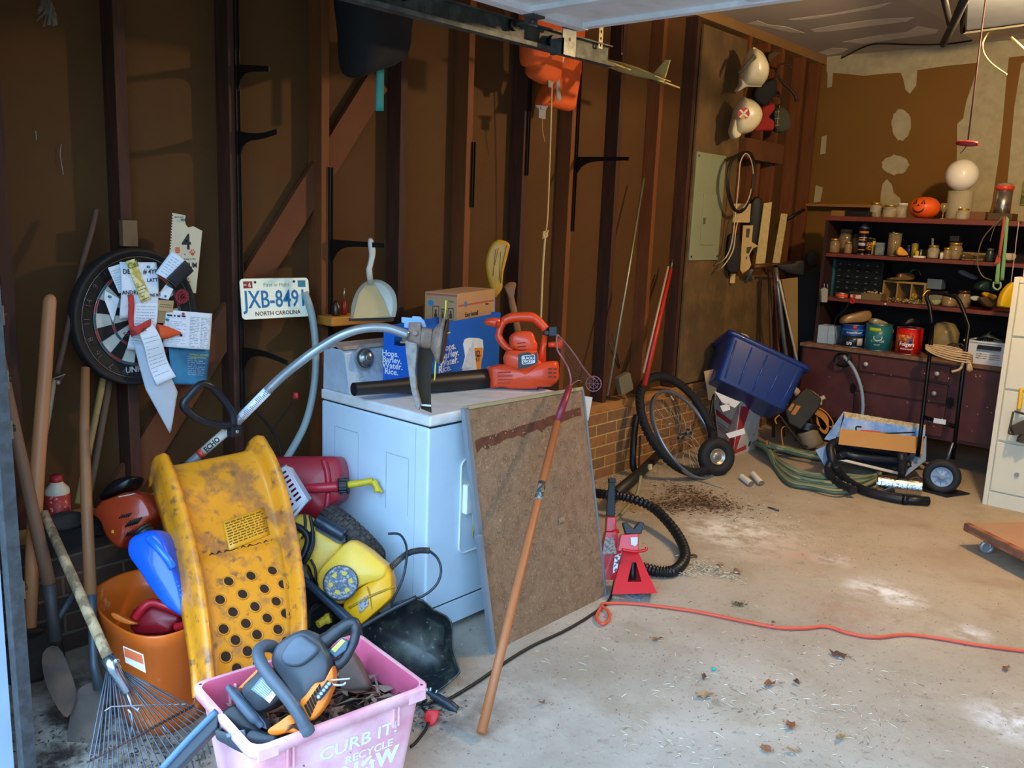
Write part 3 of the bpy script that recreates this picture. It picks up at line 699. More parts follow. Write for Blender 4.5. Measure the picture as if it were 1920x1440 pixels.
def vp_(pts,x,th,nm):
    o = wpoly([Z3(*p) for p in pts],x); M = Matrix(((0,0,1,x),(1,0,0,0),(0,1,0,0),(0,0,0,1)))
    g = G(); pillow(g,[tuple(p)[:2] for p in spl([(a,b,0) for a,b in o],4,True)],th,M,p=.35); return g.ob(nm,vo,t,world=True)
vp_([(490,20),(700,30),(702,180),(702,440),(688,545),(630,572),(572,550),(528,515),(528,455),(484,425),(482,200)],.17,.12,'front_panel')
vp_([(690,30),(860,60),(842,360),(832,500),(800,700),(783,750),(700,735),(600,715),(572,700),(640,540),(690,300)],.11,.11,'side_panel')
G().sheet(patch([WX(*Z3(686,420),.19),WX(*Z3(706,420),.19),WX(*Z3(728,680),.185),WX(*Z3(700,684),.185)]),2,8,th=.003).sheet(patch([WX(*Z3(640,540),.21),WX(*Z3(690,500),.21),WX(*Z3(668,590),.20),WX(*Z3(640,590),.20)]),2,4,th=.003).ob('webbing',vw,t,world=True)
G().sheet(patch([WX(*Z3(703,362),.20),WX(*Z3(752,378),.20),WX(*Z3(742,426),.20),WX(*Z3(692,408),.20)]),2,2,th=.002).ob('care_label',mat('#cfc8b8',.7),t,world=True); G().sheet(patch([WX(*Z3(708,370),.203),WX(*Z3(728,376),.203),WX(*Z3(722,405),.203),WX(*Z3(703,400),.203)]),2,2,th=.002).ob('label_print',mat('#5a1d18',.7),t,world=True)
a = WX(*Z3(598,760),.17); G().box(a,(.006,.05,.055)).box(a+Vector((.004,0,.02)),(.006,.03,.012)).sheet(patch([WX(*Z3(550,708),.17),WX(*Z3(640,715),.17),WX(*Z3(625,745),.17),WX(*Z3(580,745),.17)]),3,3,th=.003).ob('buckle',mat('#77787c',.5),t,world=True)
G().tube(spl([WX(*Z3(600,800),.17),WX(*Z3(602,880),.17),WX(*Z3(618,958),.17)],5),.0025,6).ob('loose_cord',mat('#a8813f',.8),t,world=True)
rope = mat('#c9ad74',.8,bump=.4,bscale=150)
t = thing('hanging_rope','thin cream rope with a knot hanging down from the life vest','rope',WX(1016,590,.16))
G().tube(spl([WX(1035,150,.18),WX(1032,260,.17),WX(1027,400,.16),WX(1022,445,.16)],6),.004,7).tube(spl([WX(1022,445,.16),WX(1018,500,.16),WX(1014,600,.16)],6),.0055,7).ob('line',rope,t,world=True)
k = WX(1022,443,.163); G().tube([k+Vector((.006*math.cos(a*.9),.009*math.cos(a),.014*math.sin(a*1.3)+a*.0008)) for a in [i*.5 for i in range(28)]],.0045,6).tube([k,k+Vector((.01,.012,.03))],.004,6).ob('knot',rope,t,world=True)
# ---------------- toy airplane
A = WX(*Z3(800,330),.42); B_ = WX(*Z3(1502,585),.42)
fwd = Vector((.75,-.66,.05)); M = frame((A+B_)/2,B_-A,Vector((.05,-.35,-1)).cross(B_-A).cross(B_-A)*-1 if False else (0.3,-.3,1))
L = (B_-A).length
t = thing('model_airplane','tan wooden four-engined model airplane hanging in the air below the overhead door','model airplane',M)
tanm = mat('#a3945a',.6,var=.1); tand = mat('#5c5236',.6)
wing = [(-L/2,.0),(-L*.12,.045),(L*.12,.045),(L/2,.0),(L/2+.01,-.02),(L*.12,-.035),(-L*.12,-.035),(-L/2-.005,-.02)]
G().prism(wing,-.004,.004).ob('wing',tanm,t,bevel=.002)
fz = [(-.0,.20,.004),(.0,.17,.016),(0,.05,.022),(0,-.06,.020),(0,-.18,.010),(0,-.22,.004)]
G().tube([(x,y,.0) for x,y,r_ in fz],[r_ for *_,r_ in fz],12).ob('fuselage',tanm,t)
G().prism([(-.08,-.17),(.08,-.17),(.07,-.21),(-.07,-.21)],.002,.006).ob('tailplane',tanm,t)
G().prism([(-.22,.0),(-.15,.0),(-.19,.075),(-.215,.08)],-.003,.003,M=Matrix(((0,0,1,0),(1,0,0,0),(0,1,0,.01),(0,0,0,1)))).ob('tail_fin',tanm,t)
for xx in (-L*.33,-L*.17,L*.17,L*.33): G().tube([(xx,.06,-.006),(xx,.02,-.006),(xx,-.035,-.004)],[.008,.012,.005],10).ob('engine',tand,t)
G().tube([WX(*Z3(1140,150),.42),WX(*Z3(1137,362),.42)],.0012,5).sph(WX(*Z3(1137,362),.42),.005,8).ob('hanging_thread',mat('#8e6a4a',.8),t,world=True)
# ---------------- sticks and rods against the wall
g = G().tube([WX(1139,742,.16),WX(1175,530,.09),WX(1207,335,.03)],.0075,8); g.ob('metal_rod',mat('#8f8c76',.4,.7,var=.2),None,'long thin metal rod leaning on the studs left of the breaker panel',cat='rod')
t = thing('red_pole','red painted pole with a metal tip leaning against the studs','pole',WX(1208,722,.16))
G().cyl(WX(1208,724,.16),WX(1258,505,.03),.016,.011,12).ob('shaft',mat('#b3281a',.4,var=.1),t,world=True); G().cyl(WX(1258,505,.03),WX(1261,486,.025),.011,.004,12).ob('tip',mat('#77736c',.4,.8),t,world=True)
G().cyl(WX(1206,700,.13),WX(1253,500,.02),.007,.007,8).ob('pale_stick',mat('#b39a84',.6),None,'thin pale stick leaning beside the red pole',cat='stick')
t = thing('junction_box','small grey electrical box on a stem standing on the sill plate','electrical box',WX(1170,738,.05))
M = frame(WX(1170,719,.05),(.2,1,.35),(1,-.3,.0)); g = G().prism(rrect(.10,.115,.014),-.02,.02,M=M); g.ob('cover',mat('#6f6a50',.6,.2,var=.15),t,world=True,bevel=.004); G().cyl(WX(1160,690,.02),WX(1141,640,.0),.006).cyl(WX(1162,690,.02),WX(1148,625,.0),.004).ob('stem',mat('#2a2520',.6),t,world=True)
# ---------------- breaker panel
P = [WX(1301,290,.014),WX(1358,299,.014),WX(1342,493,.014),WX(1287,491,.014)]
y0,y1 = 5.045,5.42; z0,z1 = 1.285,1.965
t = thing('breaker_panel','grey-green electrical breaker panel on the plywood','electrical panel',(.014,5.23,z0))
bp_ = mat('#8b9378',.5,.1,var=.05)
G().bb((.014,y0,z0),(.026,y1,z1)).ob('cover',bp_,t,world=True,bevel=.003)
G().bb((.026,y0+.115,z0+.10),(.031,y1-.085,z0+.43)).ob('door',bp_,t,world=True,bevel=.002); G().bb((.031,y0+.125,z0+.235),(.037,y0+.15,z0+.275)).ob('latch',mat('#5f6650',.5,.2),t,world=True,bevel=.002)
g = G()
for yy in (y0+.02,y1-.02):
    for z_ in (z0+.025,z1-.025): g.cyl((.026,yy,z_),(.029,yy,z_),.007,n=8)
g.ob('screws',black,t,world=True)
# ================================================================ dryer and what stands on it
dw_ = mat('#c6dae8',.35,var=.03,scale=3,h2='#a4bccf',mix=.3,thr=.6,sharp=.3); rust = mat('#a8988c',.6,var=.15,scale=12,h2='#7a4a34',mix=.6,thr=.58,sharp=.2); seam = mat('#2c3338',.7)
DX0,DX1,DY0,DY1,DZ = .215,.82,2.035,2.735,.836
t = thing('clothes_dryer','white clothes dryer with a round dial standing before the studs','dryer',(.52,2.385,0))
G().bb((DX0,DY0,.03),(DX1,DY1,.790)).ob('cabinet',dw_,t,world=True,bevel=.008,seg=3)
G().bb((DX0,DY0-.004,.796),(DX1+.010,DY1+.004,DZ)).ob('top_panel',mat('#d6dbdd',.35,var=.04,scale=8,h2='#b9a58f',mix=.35,thr=.6,sharp=.3),t,world=True,bevel=.008,seg=3)
G().bb((DX0+.01,DY0+.006,.78),(DX1-.002,DY1-.006,.80)).ob('seam',seam,t,world=True)
g = G(); pr = [(.218,DZ),(.222,.985),(.300,1.012),(.352,.990),(.378,.862),(.378,DZ)]
g.prism(pr,-DY1+.004,-DY0-.004,M=Matrix(((1,0,0,0),(0,0,-1,0),(0,1,0,0),(0,0,0,1)))); con = g.ob('control_console',mat('#aebdc9',.4,var=.06,h2='#8fa0ad',mix=.4),t,world=True,bevel=.004)
g = G().bb((.240,DY0+.004,1.000),(.345,DY1-.004,1.014)); g.ob('rusty_top_trim',rust,con,world=True)
Mc = frame((.3665,2.15,.93),(0,1,0),(.98,0,.2))
G().prism(rrect(.62,.115,.004),-.002,.0015,M=Mc @ T(.24,0,0)).ob('face_plate',mat('#b9c4cc',.4,.2,var=.05,scale=30,h2='#8f9aa5',mix=.5,thr=.56),con,world=True)
q = WX(683,672,.37); Md = frame((.368,q.y,q.z),(0,1,0),(.98,0,.2))
G().cyl((0,0,0),(0,0,.003),.046,n=36,M=Md).ob('dial_skirt',mat('#8d9499',.4,.3),t,world=True)
kn = G().lathe([(0,.040),(.018,.040),(.021,.037),(.022,.022),(.031,.020),(.035,.016),(.036,.003),(0,.003)],36,M=Md).ob('dial_knob',mat('#7c8082',.25,.8,var=.1,scale=40),t,world=True)
G().torus(.0355,.0015,36,6,M=Md,c=(0,0,.012)).ob('dial_ring',mat('#1c1e20',.4),kn,world=True)
dd = [WX(863,862,DX1),WX(858,1040,DX1)]; z1 = dd[0].z; z0 = dd[1].z; yl = dd[0].y
g = G(); oo = rrect(DY1-.05-yl,z1-z0,.03,5); ii = rrect(DY1-.05-yl-.008,z1-z0-.008,.027,5); n = len(oo)
Mo = frame((DX1,(yl+DY1-.05)/2,(z0+z1)/2),(0,1,0),(1,0,0))
G().prism(oo,0,.004,M=Mo).ob('door',dw_,t,world=True,bevel=.002)
g = G().loft([[(x,y,z) for x,y in r_] for r_,z in ((oo,.004),(oo,.008),(ii,.008),(ii,.004))],0,False,False,M=Mo); g.ob('door_rim',white,t,world=True)
h = WX(873,935,DX1+.01); G().bb((DX1+.004,h.y-.012,h.z-.055),(DX1+.028,h.y+.018,h.z+.055)).ob('door_handle',mat('#e9eef2',.3),t,world=True,bevel=.004)
G().bb((DX1-.004,DY0+.01,.118),(DX1+.0015,DY1-.01,.122)).bb((DX1-.004,DY0+.012,.0305),(DX1+.002,DY1-.012,.114),m=1).ob('kick_panel',[seam,dw_],t,world=True)
g = G()
for a,b,c_,d in ((.30,.44,.50,.70),(.60,.72,.45,.66)):
    for y0_,x0_,x1_,z0_,z1_ in ((DY0,a,b,d,d+.003),(DY0,b,b+.003,c_,d),(DY0,a,a+.003,c_,d)): g.bb((x0_,y0_-.0012,z0_),(x1_,y0_+.002,z1_))
g.bb((DX1-.065,DY0-.0012,.10),(DX1-.063,DY0+.002,.78)); g.ob('pressed_panel_lines',mat('#a3b2bf',.4),t,world=True)
for x_,y_ in ((.25,2.08),(.79,2.08),(.25,2.69),(.79,2.69)): G().cyl((x_,y_,0),(x_,y_,.032),.018,n=12).ob('foot',black,t,world=True)
P = [WX(876,902,.835),WX(884,902,.835),WX(892,985,.85),WX(886,1010,.85)]
t = thing('energy_tag','yellow and white paper tag hanging from the dryer door handle','tag',P[2]); g = G().sheet(patch(P,lambda u,v: .012*math.sin(3*v)),3,10,th=.001); g.ob('yellow_strip',mat('#d9b51e',.6),t,world=True)
P = [WX(884,950,.832),WX(894,955,.832),WX(896,990,.845),WX(888,996,.845)]; G().sheet(patch(P),3,6,th=.001).ob('white_slip',white,t,world=True)
# ---------------- blue beer carton
blu,tanb = mat('#0f5cc0',.45,var=.04),mat('#a07a50',.85,var=.1,h2='#8b6840',mix=.4)
zt = DZ+.001; A = FZ(724,716,zt); Bc = FZ(772,719,zt); Cc = FZ(936,690,zt)
A = Vector((.40,2.165,zt)); Bc = Vector((.48,2.30,zt))
u_ = Vector((-.12,1,0)).normalized(); v_ = Vector((-1,-.12,0)).normalized()
Bc = Vector((.555,2.315,zt)); Q_ = WX(722,717,.44)
LL,WW,HH = .545,.19,.20
def carton(nm,lab,Mx,LL,WW,HH,mats,open_top=True):
    """local x along the long face, local y back, z up; front-left bottom corner at the origin"""
    t = thing(nm,lab,'box',Mx); th = .004
    g = G().bb((0,0,0),(LL,th,HH)).ob('front_panel',mats[0],t); g = G().bb((0,th,0),(th,WW,HH)).ob('end_panel',mats[0],t)
    G().bb((LL-th,th,0),(LL,WW,HH)).bb((th,WW-th,0),(LL-th,WW,HH)).bb((th,th,0),(LL-th,WW-th,th)).ob('back_and_base',mats[1],t)
    return t
def fitlen(o,dr,px,py):
    """how far along dr from o the sight line of px passes closest (level)"""
    d = _f + CR*((px-960)/FPX) - CU*((py-720)/FPX); a = Vector((d.x,d.y)); b = Vector((dr[0],dr[1])); c = Vector((o[0]-CAM.x,o[1]-CAM.y))
    return -(c.x*a.y-c.y*a.x)/(b.x*a.y-b.y*a.x)
Bc = FZ(768,724,zt); Bc = Vector((.50,fitlen((.50,0,0),(0,1,0),768,700),zt)); u_ = Vector((-.30,1,0)).normalized(); v_ = Vector((-1,-.75,0)).normalized()
LL = fitlen(Bc,u_,936,660); v_ = Vector((-u_.y,u_.x,0)); v2 = Vector((-1,-.25,0)).normalized(); WW = .22
A = Bc+v2*fitlen(Bc,v2,719,660)
HH = WX(770,617,.50).z-zt
t = thing('beer_carton','open blue beer carton with white lettering and a beer glass printed on it','box',(Bc.x,Bc.y,zt))
def wallp(g,a,b,h,th=.004,m=0,z0=0.):
    a,b = Vector(a),Vector(b); n = Vector((-(b-a).y,(b-a).x,0)).normalized()*th
    o = [(a.x,a.y),(b.x,b.y),(b.x+n.x,b.y+n.y),(a.x+n.x,a.y+n.y)]; return g.prism(o,a.z+z0,a.z+h,m)
Cc = Bc+u_*LL; Dd = Cc+(A-Bc)
wallp(G(),Bc,Cc,HH).ob('front_panel',blu,t,world=True)
Me = frame(A.lerp(Bc,.5),Bc-A,(0,0,1)); wl_ = (Bc-A).length
Mend = frame(A,Bc-A,(Bc-A).cross(Vector((0,0,1))))
hole = rrect(.09,.028,.014,4); n = len(hole)
gh = G(); hx0,hx1,hy0,hy1 = wl_*.40,wl_*.85,HH*.72,HH*.86; gh.bb((0,0,-.004),(wl_,hy0,0),M=Mend).bb((0,hy1,-.004),(wl_,HH,0),M=Mend).bb((0,hy0,-.004),(hx0,hy1,0),M=Mend).bb((hx1,hy0,-.004),(wl_,hy1,0),M=Mend)
gh.ob('end_panel',blu,t,world=True)
gi = G(); wallp(gi,Cc,Dd,HH); wallp(gi,Dd,A,HH); gi.prism([(p.x,p.y) for p in (A,Bc,Cc,Dd)],zt+.0005,zt+.004,1); gi.ob('inner_panels',[blu,tanb],t,world=True)
Mf = frame(Bc,u_,u_.cross(Vector((0,0,1)))); Mi_ = wm(t).inverted()
def mpx(M,px,py,d=0.): return loc(M,px,py,d)
def txtpx(t,M,items,m,name='lettering',th=.0008,d=.0006):
    L = []
    for it in items: x,y = loc(M,it[1],it[2],0); L.append((it[0],x,y)+tuple(it[3:]))
    return text(L,m,t,wm(t).inverted() @ M @ T(0,0,d),name,th)
txtpx(t,Mf,[('Hops.',840,657,.030,1.35,.02),('Barley.',844,670,.030,1.35,.02),('Water.',842,684,.030,1.35,.02),('Rice.',834,697,.030,1.35,.02)],white)
txtpx(t,Mend,[('Hops.',732,668,.024,1.,.02),('Barley.',735,680,.024,1.,.02),('Water.',736,691,.024,1.,.02),('Rice.',734,702,.024,1.,.02)],white)
o = outl(Mf,[(868,645),(871,636),(880,633),(897,634),(905,637),(906,650),(905,665),(902,678),(901,694),(870,697),(868,685),(872,668)]); G().prism(o,.0,.0012,M=Mf).ob('printed_glass',mat('#cfe0ea',.4),t,world=True)
o = outl(Mf,[(880,652),(904,652),(904,665),(901,680),(901,693),(873,696),(878,670)]); G().prism(o,.0012,.0018,M=Mf).ob('printed_beer',mat('#d98d1c',.4),t,world=True)
txtpx(t,Mf,[('BUD',890,669,.026,1.3,.03),('LIGHT',887,680,.026,1.3,.03)],mat('#14214f',.5),'beer_lettering',d=.0022)
# ---------------- cardboard carton with dark print
zb = DZ+.001; P = WX(797,547,.20); Q = WX(858,551,.34); Rr = WX(928,558,.22); P.z = Q.z = Rr.z = zb; Hb = WX(858,551,.34).z-zb
t = thing('cardboard_carton','plain brown cardboard carton with black bottle drawings, behind the blue beer carton','box',Q)
kr = mat('#b08a62',.85,var=.06,scale=10); krd = mat('#3b2c20',.8)
g = G(); g.prism([(p.x,p.y) for p in (P,Q,Rr,P+Rr-Q)],zb,zb+Hb); g.ob('carton',kr,t,world=True,bevel=.002)
ML = frame(P,Q-P,(Q-P).cross(Vector((0,0,1)))); MR = frame(Q,Rr-Q,(Rr-Q).cross(Vector((0,0,1))))
g = G()
for M_,a,b in ((ML,(799,551),(857,555)),(MR,(860,556),(926,563))):
    x0,y0 = loc(M_,*a); x1,y1 = loc(M_,*b); g.bb((x0,y1-.004,0),(x1,y1+.004,.001),M=M_)
g.ob('red_stripe',mat('#a8564a',.7),t,world=True)
txtpx(t,MR,[('Easy Install',884,592,.020,1.1,.02),('2 Stage Quick Connect',893,606,.012,1.),('Budget',913,571,.009)],krd,d=.0008); txtpx(t,ML,[('Filter',846,567,.009)],krd,'small_lettering',d=.0008)
g = G()
for M_,a in ((ML,(808,568)),(MR,(873,570))): x,y = loc(M_,*a); g.cyl((x,y,0),(x,y,.0012),.013,n=20,M=M_)
g.ob('blue_logo',mat('#2f7fae',.6),t,world=True)
g = G()
for px,w_,h_ in ((817,.030,.075),(830,.016,.05),(845,.026,.055)):
    x,y = loc(ML,px,590)
    for dx0,dx1,dy0,dy1 in ((-w_/2,w_/2,h_/2-.003,h_/2),(-w_/2,w_/2,-h_/2,-h_/2+.003),(-w_/2,-w_/2+.002,-h_/2,h_/2),(w_/2-.002,w_/2,-h_/2,h_/2)): g.bb((x+dx0,y+dy0,0),(x+dx1,y+dy1,.0012),M=ML)
    g.bb((x-w_*.22,y-h_*.3,0),(x+w_*.22,y+h_*.05,.0012),M=ML).bb((x-w_*.12,y+h_*.05,0),(x+w_*.12,y+h_*.3,.0012),M=ML)
g.ob('bottle_drawings',krd,t,world=True)
for k,(px,py) in enumerate(((890,600),(890,612))): pass
a = loc(MR,862,601); b = loc(MR,926,611); G().bb((a[0],b[1],0),(b[0],a[1],.0010),M=MR).ob('pale_band',mat('#cdb391',.8),t,world=True)
# ---------------- paddle, axe handle
c2 = lambda pts: [(700+x/3.789,420+y/3.789) for x,y in pts]
pm_ = WX(930,480,.10); M = VF(pm_)
t = thing('yellow_paddle','yellow paddle standing blade up behind the cardboard carton','paddle',M)
o = outl(M,c2([(875,115),(930,118),(968,145),(960,200),(938,290),(925,340),(918,420),(915,460),(870,520),(850,505),(815,400),(798,300),(805,230),(830,160)]),smooth=4)
g = G(); pillow(g,o,.022,Matrix.Identity(4),p=.25); g.ob('blade',mat('#c08f12',.35,var=.08),t)
g = G()
for a,b in (((870,180),(850,370)),((890,170),(862,290)),((905,200),(895,400))): g.tube([(*loc(M,*c2([a])[0]),.011),(*loc(M,*c2([b])[0]),.011)],.0018,6)
g.tube([(*loc(M,*q),.010) for q in c2([(950,150),(935,210),(910,330),(905,420)])],.003,6); g.ob('ribs',mat('#8f6708',.4),t)
q = WX(926,545,.10); G().tube([q,WX(922,640,.09),Vector((.05,q.y-.04,.458))],.012,12).ob('shaft',mat('#1e4488',.4),t,world=True)
ax = WX(960,560,.16); M = VF(ax); t = thing('axe','bare wooden axe handle standing behind the orange blower','axe',M)
o = outl(M,c2([(930,450),(945,425),(975,412),(1012,418),(1010,450),(995,490),(1015,580),(1035,680),(1050,790),(1010,790),(990,690),(965,590),(950,500)]),smooth=3)
g = G(); pillow(g,o,.035,Matrix.Identity(4),p=.3); g.ob('haft',mat('#8a5a2c',.55,var=.15,stretch=(1,1,.3)),t)
# ---------------- leaf blower
bo = FZ(990,731,DZ); bo = Vector((.68,fitlen((.68,0,0),(0,1,0),985,720),DZ+.02)); M = VF(bo)
t = thing('leaf_blower','bright orange electric leaf blower with a black nozzle lying on the dryer','leaf blower',M)
org = mat('#e2461a',.35,var=.05,coat=.2); bk = mat('#17181b',.45,var=.1)
E = (880,560); s_ = 6.546
def O(p,**k): return outl(M,p,E,s_,**k)
def P3(x,y,d=0.): return (*loc(M,E[0]+x/s_,E[1]+y/s_,d),d)
I4 = Matrix.Identity(4)
g = G().prism(O([(310,1070),(320,1120),(390,1152),(500,1150),(560,1162),(760,1162),(840,1140),(845,1085),(600,1060)]),-.09,.06); g.ob('base',bk,t,bevel=.006)
g = G(); pillow(g,O([(215,850),(260,830),(430,800),(600,870),(760,870),(850,800),(930,775),(1060,765),(1095,800),(1098,900),(1095,990),(1000,1080),(850,1085),(830,1110),(700,1118),(500,1115),(380,1090),(250,1105),(235,1000)],smooth=2),.19,I4,p=.12,n=7)
hs = g.ob('fan_housing',org,t)
g = G(); pillow(g,O([(445,650),(640,640),(830,640),(850,760),(900,810),(740,900),(560,900),(425,820)],smooth=2),.14,T(0,0,.02),p=.10,n=7); g.ob('motor_housing',org,t)
g = G(); pillow(g,O([(490,480),(550,420),(640,402),(740,405),(790,440),(815,520),(835,560),(825,640),(770,665),(620,665),(510,600)],smooth=3),.14,T(0,0,.01),p=.2,n=7)
cap = g.ob('motor_cap',org,t)
g = G()
for yy in (530,575,620): g.tube([P3(590,yy+18,.078),P3(680,yy+10,.079),P3(800,yy-28,.062)],.0022,6)
g.ob('cooling_slots',mat('#7a1f08',.6),cap,None)
g = G(); g.tube([P3(x,y,0) for x,y in [tuple(q)[:2] for q in spl([(540,640,0),(450,590,0),(372,490,0),(365,420,0),(395,330,0),(440,265,0),(520,235,0),(640,225,0),(770,230,0),(850,280,0),(940,375,0)],5)]],[.014,.015,.015,.014,.015,.018,.020,.020,.020,.018,.017],12,ry=1.2)
g.tube([P3(930,450,0),P3(905,600,0),P3(880,800,0)],[.012,.013,.02],10); g.ob('handle',org,t)
g = G().tube([P3(185,300,.01),P3(215,285,.01),P3(300,290,.01),P3(375,300,.01)],[.006,.014,.019,.019],12); g.ob('handle_nose',org,t)
G().cyl(P3(345,310,.028),P3(365,310,.034),.010,n=12).ob('speed_switch',mat('#b83410',.4),t)
G().box(P3(1025,405,0),(.034,.04,.05)).box(P3(950,420,0),(.024,.02,.035)).ob('latch_block',bk,t,bevel=.003)
G().tube([P3(970,565,0),P3(1080,560,0)],[.010,.013],10).sph(P3(1110,545,0),(.014,.024,.024),14).ob('lock_knob',org,t)
g = G().prism(O([(600,680),(730,655),(780,690),(830,650),(842,770),(820,800),(700,850),(597,865)],d=.094),.080,.0955); g.ob('name_plate',mat('#22262b',.5),t)
oo = O([(640,715),(655,700),(795,685),(806,700),(806,780),(795,792),(665,808),(645,800)],d=.096); cx = sum(p[0] for p in oo)/8; cy = sum(p[1] for p in oo)/8; ii = [(cx+(x-cx)*.92,cy+(y-cy)*.86) for x,y in oo]
G().loft([[(x,y,z) for x,y in r_] for r_,z in ((oo,.0954),(oo,.0962),(ii,.0962),(ii,.0954))],0,False,False).ob('logo_frame',white,t)
x,y = loc(M,E[0]+725/s_,E[1]+745/s_,.089); x2,y2 = loc(M,E[0]+728/s_,E[1]+785/s_,.089)
text([('BLACK+',x,y,.0105,.92,.05),('DECKER',x2,y2,.0105,.92,.05)],white,t,T(0,0,.0962))
g = G()
for yy,l in ((900,130),(945,150),(990,150),(1030,120)): g.prism(O([(345,yy),(380+l,yy-8),(380+l,yy+8),(345,yy+12)],d=.09),.085,.0985)
g.ob('side_fins',mat('#b8330f',.4),t,bevel=.002)
g = G()
for yy in (860,910,960): g.box(P3(990,yy,.085),(.014,.005,.03)).box(P3(1050,yy,.082),(.012,.005,.03))
g.ob('vents',mat('#4a1206',.6),t)
a = Vector(M @ Vector(P3(235,985,.03))); b = Vector((.50,1.965,.885)); g = G().tube([a+(a-b)*.05,a.lerp(b,.3),a.lerp(b,.8),b],[.043,.039,.025,.024],18,cap=False)
g.tube([b,b+(a-b)*.12],[.020,.019],14,1)
g.ob('nozzle',[bk,mat('#050506',.8)],t,world=True)
# ---------------- string trimmer lying across
sh = [WX(312,902,.30),WX(350,874,.33),WX(435,800,.42),WX(520,714,.52),WX(566,676,.58),WX(600,652,.62),WX(640,629,.67),WX(680,616,.71),WX(725,615,.75),WX(765,628,.79)]
t = thing('string_trimmer','string trimmer with a bent grey shaft, its head hanging over the dryer corner','string trimmer',sh[2])
G().tube(spl(sh[1:],6),.0150,14).ob('shaft',mat('#9aa2a8',.3,.6,var=.1,h2='#b89a86',mix=.5,thr=.58),t,world=True)
a,b = sh[2],sh[3]
G().cyl(a.lerp(b,.22),a.lerp(b,.78),.0156,n=16).ob('warning_label',mat('#dfe4ea',.4),t,world=True)
dr = (b-a).normalized()
lb = frame(a.lerp(b,.5),dr,(CAM-a)); g = G(); rnd = random.Random(4)
for k in range(26):
    x = -.075+.006*k; g.bb((x,-.008,.0150),(x+.0025,-.008+rnd.uniform(.006,.018),.0163),1 if k % 5 else 0,M=lb)
g.ob('label_print',[mat('#b03a30',.5),mat('#6a7684',.5)],t,world=True)
a,b = sh[1],sh[2]; dr = (b-a).normalized(); le = frame(a.lerp(b,.55),dr,(CAM-a))
G().cyl(a.lerp(b,.38),a.lerp(b,.88),.0154,n=16).ob('brand_label',mat('#b9b4a8',.4),t,world=True); G().cyl(a.lerp(b,.28),a.lerp(b,.38),.0156,n=16).ob('red_band',mat('#b23a2c',.4),t,world=True)
text([('ECHO',.005,-.0085,.017,.95,.05)],black,t,wm(t).inverted() @ le @ T(0,0,.0155),'brand_lettering',.0012)
D = lambda pts: [WX(330+x/8,700+y/8,.44) for x,y in pts]
G().tube(spl(D([(850,770),(700,782),(500,752),(300,665),(150,545),(112,450),(200,335),(330,195),(430,160),(560,225),(700,380),(800,520),(850,640),(862,770)]),5),.0125,10).ob('loop_handle',mat('#15191e',.4,var=.15),t,world=True)
q = D([(870,860)])[0]; G().box(q,(.03,.035,.035)).cyl(q+Vector((.015,0,0)),q+Vector((.022,0,0)),.007,n=8,m=1).ob('handle_clamp',[bk,steel],t,world=True,bevel=.004)
G().tube([sh[0],sh[1]+Vector((0,0,.0))],[.03,.021],12).ob('throttle_grip',bk,t,world=True)
# head, guard
hd = WX(785,628,.80); M = VF(hd); E2 = (700,560)
P6 = lambda x,y,d=0.: (*loc(M,E2[0]+x/6,E2[1]+y/6,d),d)
O6 = lambda p,**k: outl(M,p,E2,6.,**k)
dus = mat('#8f7868',.75,var=.2,scale=20,h2='#5c4a3e',mix=.4)
def wp(g): g.v = [tuple(M @ Vector(q)) for q in g.v]; return g
g = G().tube([P6(330,420),P6(420,430),P6(540,440)],[.016,.024,.032],14).tube([P6(540,440),P6(600,445),P6(665,450)],[.034,.035,.034],18).box(P6(470,350),(.04,.05,.04)).cyl(P6(470,385,.01),P6(470,385,.04),.010,n=8).box(P6(350,490),(.028,.007,.02)); wp(g).ob('gear_head',dus,t,world=True,bevel=.003)
g = G().tube([P6(665,455),P6(700,460),P6(750,468),P6(762,470),P6(795,474)],[.036,.05,.076,.078,.072],24); wp(g).ob('line_spool',dus,t,world=True)
g = G().tube([P6(800,474),P6(812,476)],[.078,.074],24); wp(g).ob('spool_rim',mat('#2b2522',.6),t,world=True)
g = G().tube([P6(797,240,.0),P6(812,120,.01),P6(818,20,.02)],.0022,6).tube([P6(705,680),P6(695,780),P6(692,880),P6(684,918)],.0022,6).tube([P6(820,392,.01),P6(862,380,.02)],.0022,6); wp(g).ob('cutting_line',mat('#d8d23a',.5),t,world=True)
g = G().prism(O6([(520,505),(655,520),(680,640),(655,760),(645,1000),(648,1190),(655,1285),(540,1240),(500,1000),(495,700)]),-.006,.0); wp(g).ob('guard',mat('#2c2414',.85,var=.2),t,world=True)
g = G().prism(O6([(375,470),(510,500),(508,600),(490,800),(500,1000),(548,1180),(525,1248),(488,1200),(440,1000),(405,760),(385,600)]),.0,.05); wp(g).ob('guard_side',mat('#8f8a84',.7,var=.15,scale=30,h2='#6a625a',mix=.4),t,world=True,bevel=.004)
g = G().prism(O6([(540,1180),(655,1190),(655,1210),(540,1200)]),.0,.02); wp(g).ob('line_cutter',steel,t,world=True)
g = G().prism(O6([(312,205),(430,215),(435,195),(520,200),(570,250),(590,320),(560,330),(520,280),(410,290),(405,335),(340,325),(345,275),(312,268)]),-.03,-.008); wp(g).ob('plastic_bracket',mat('#7fa6cc',.5),None,'pale blue plastic bracket lying behind the trimmer head',cat='bracket',bevel=.002)
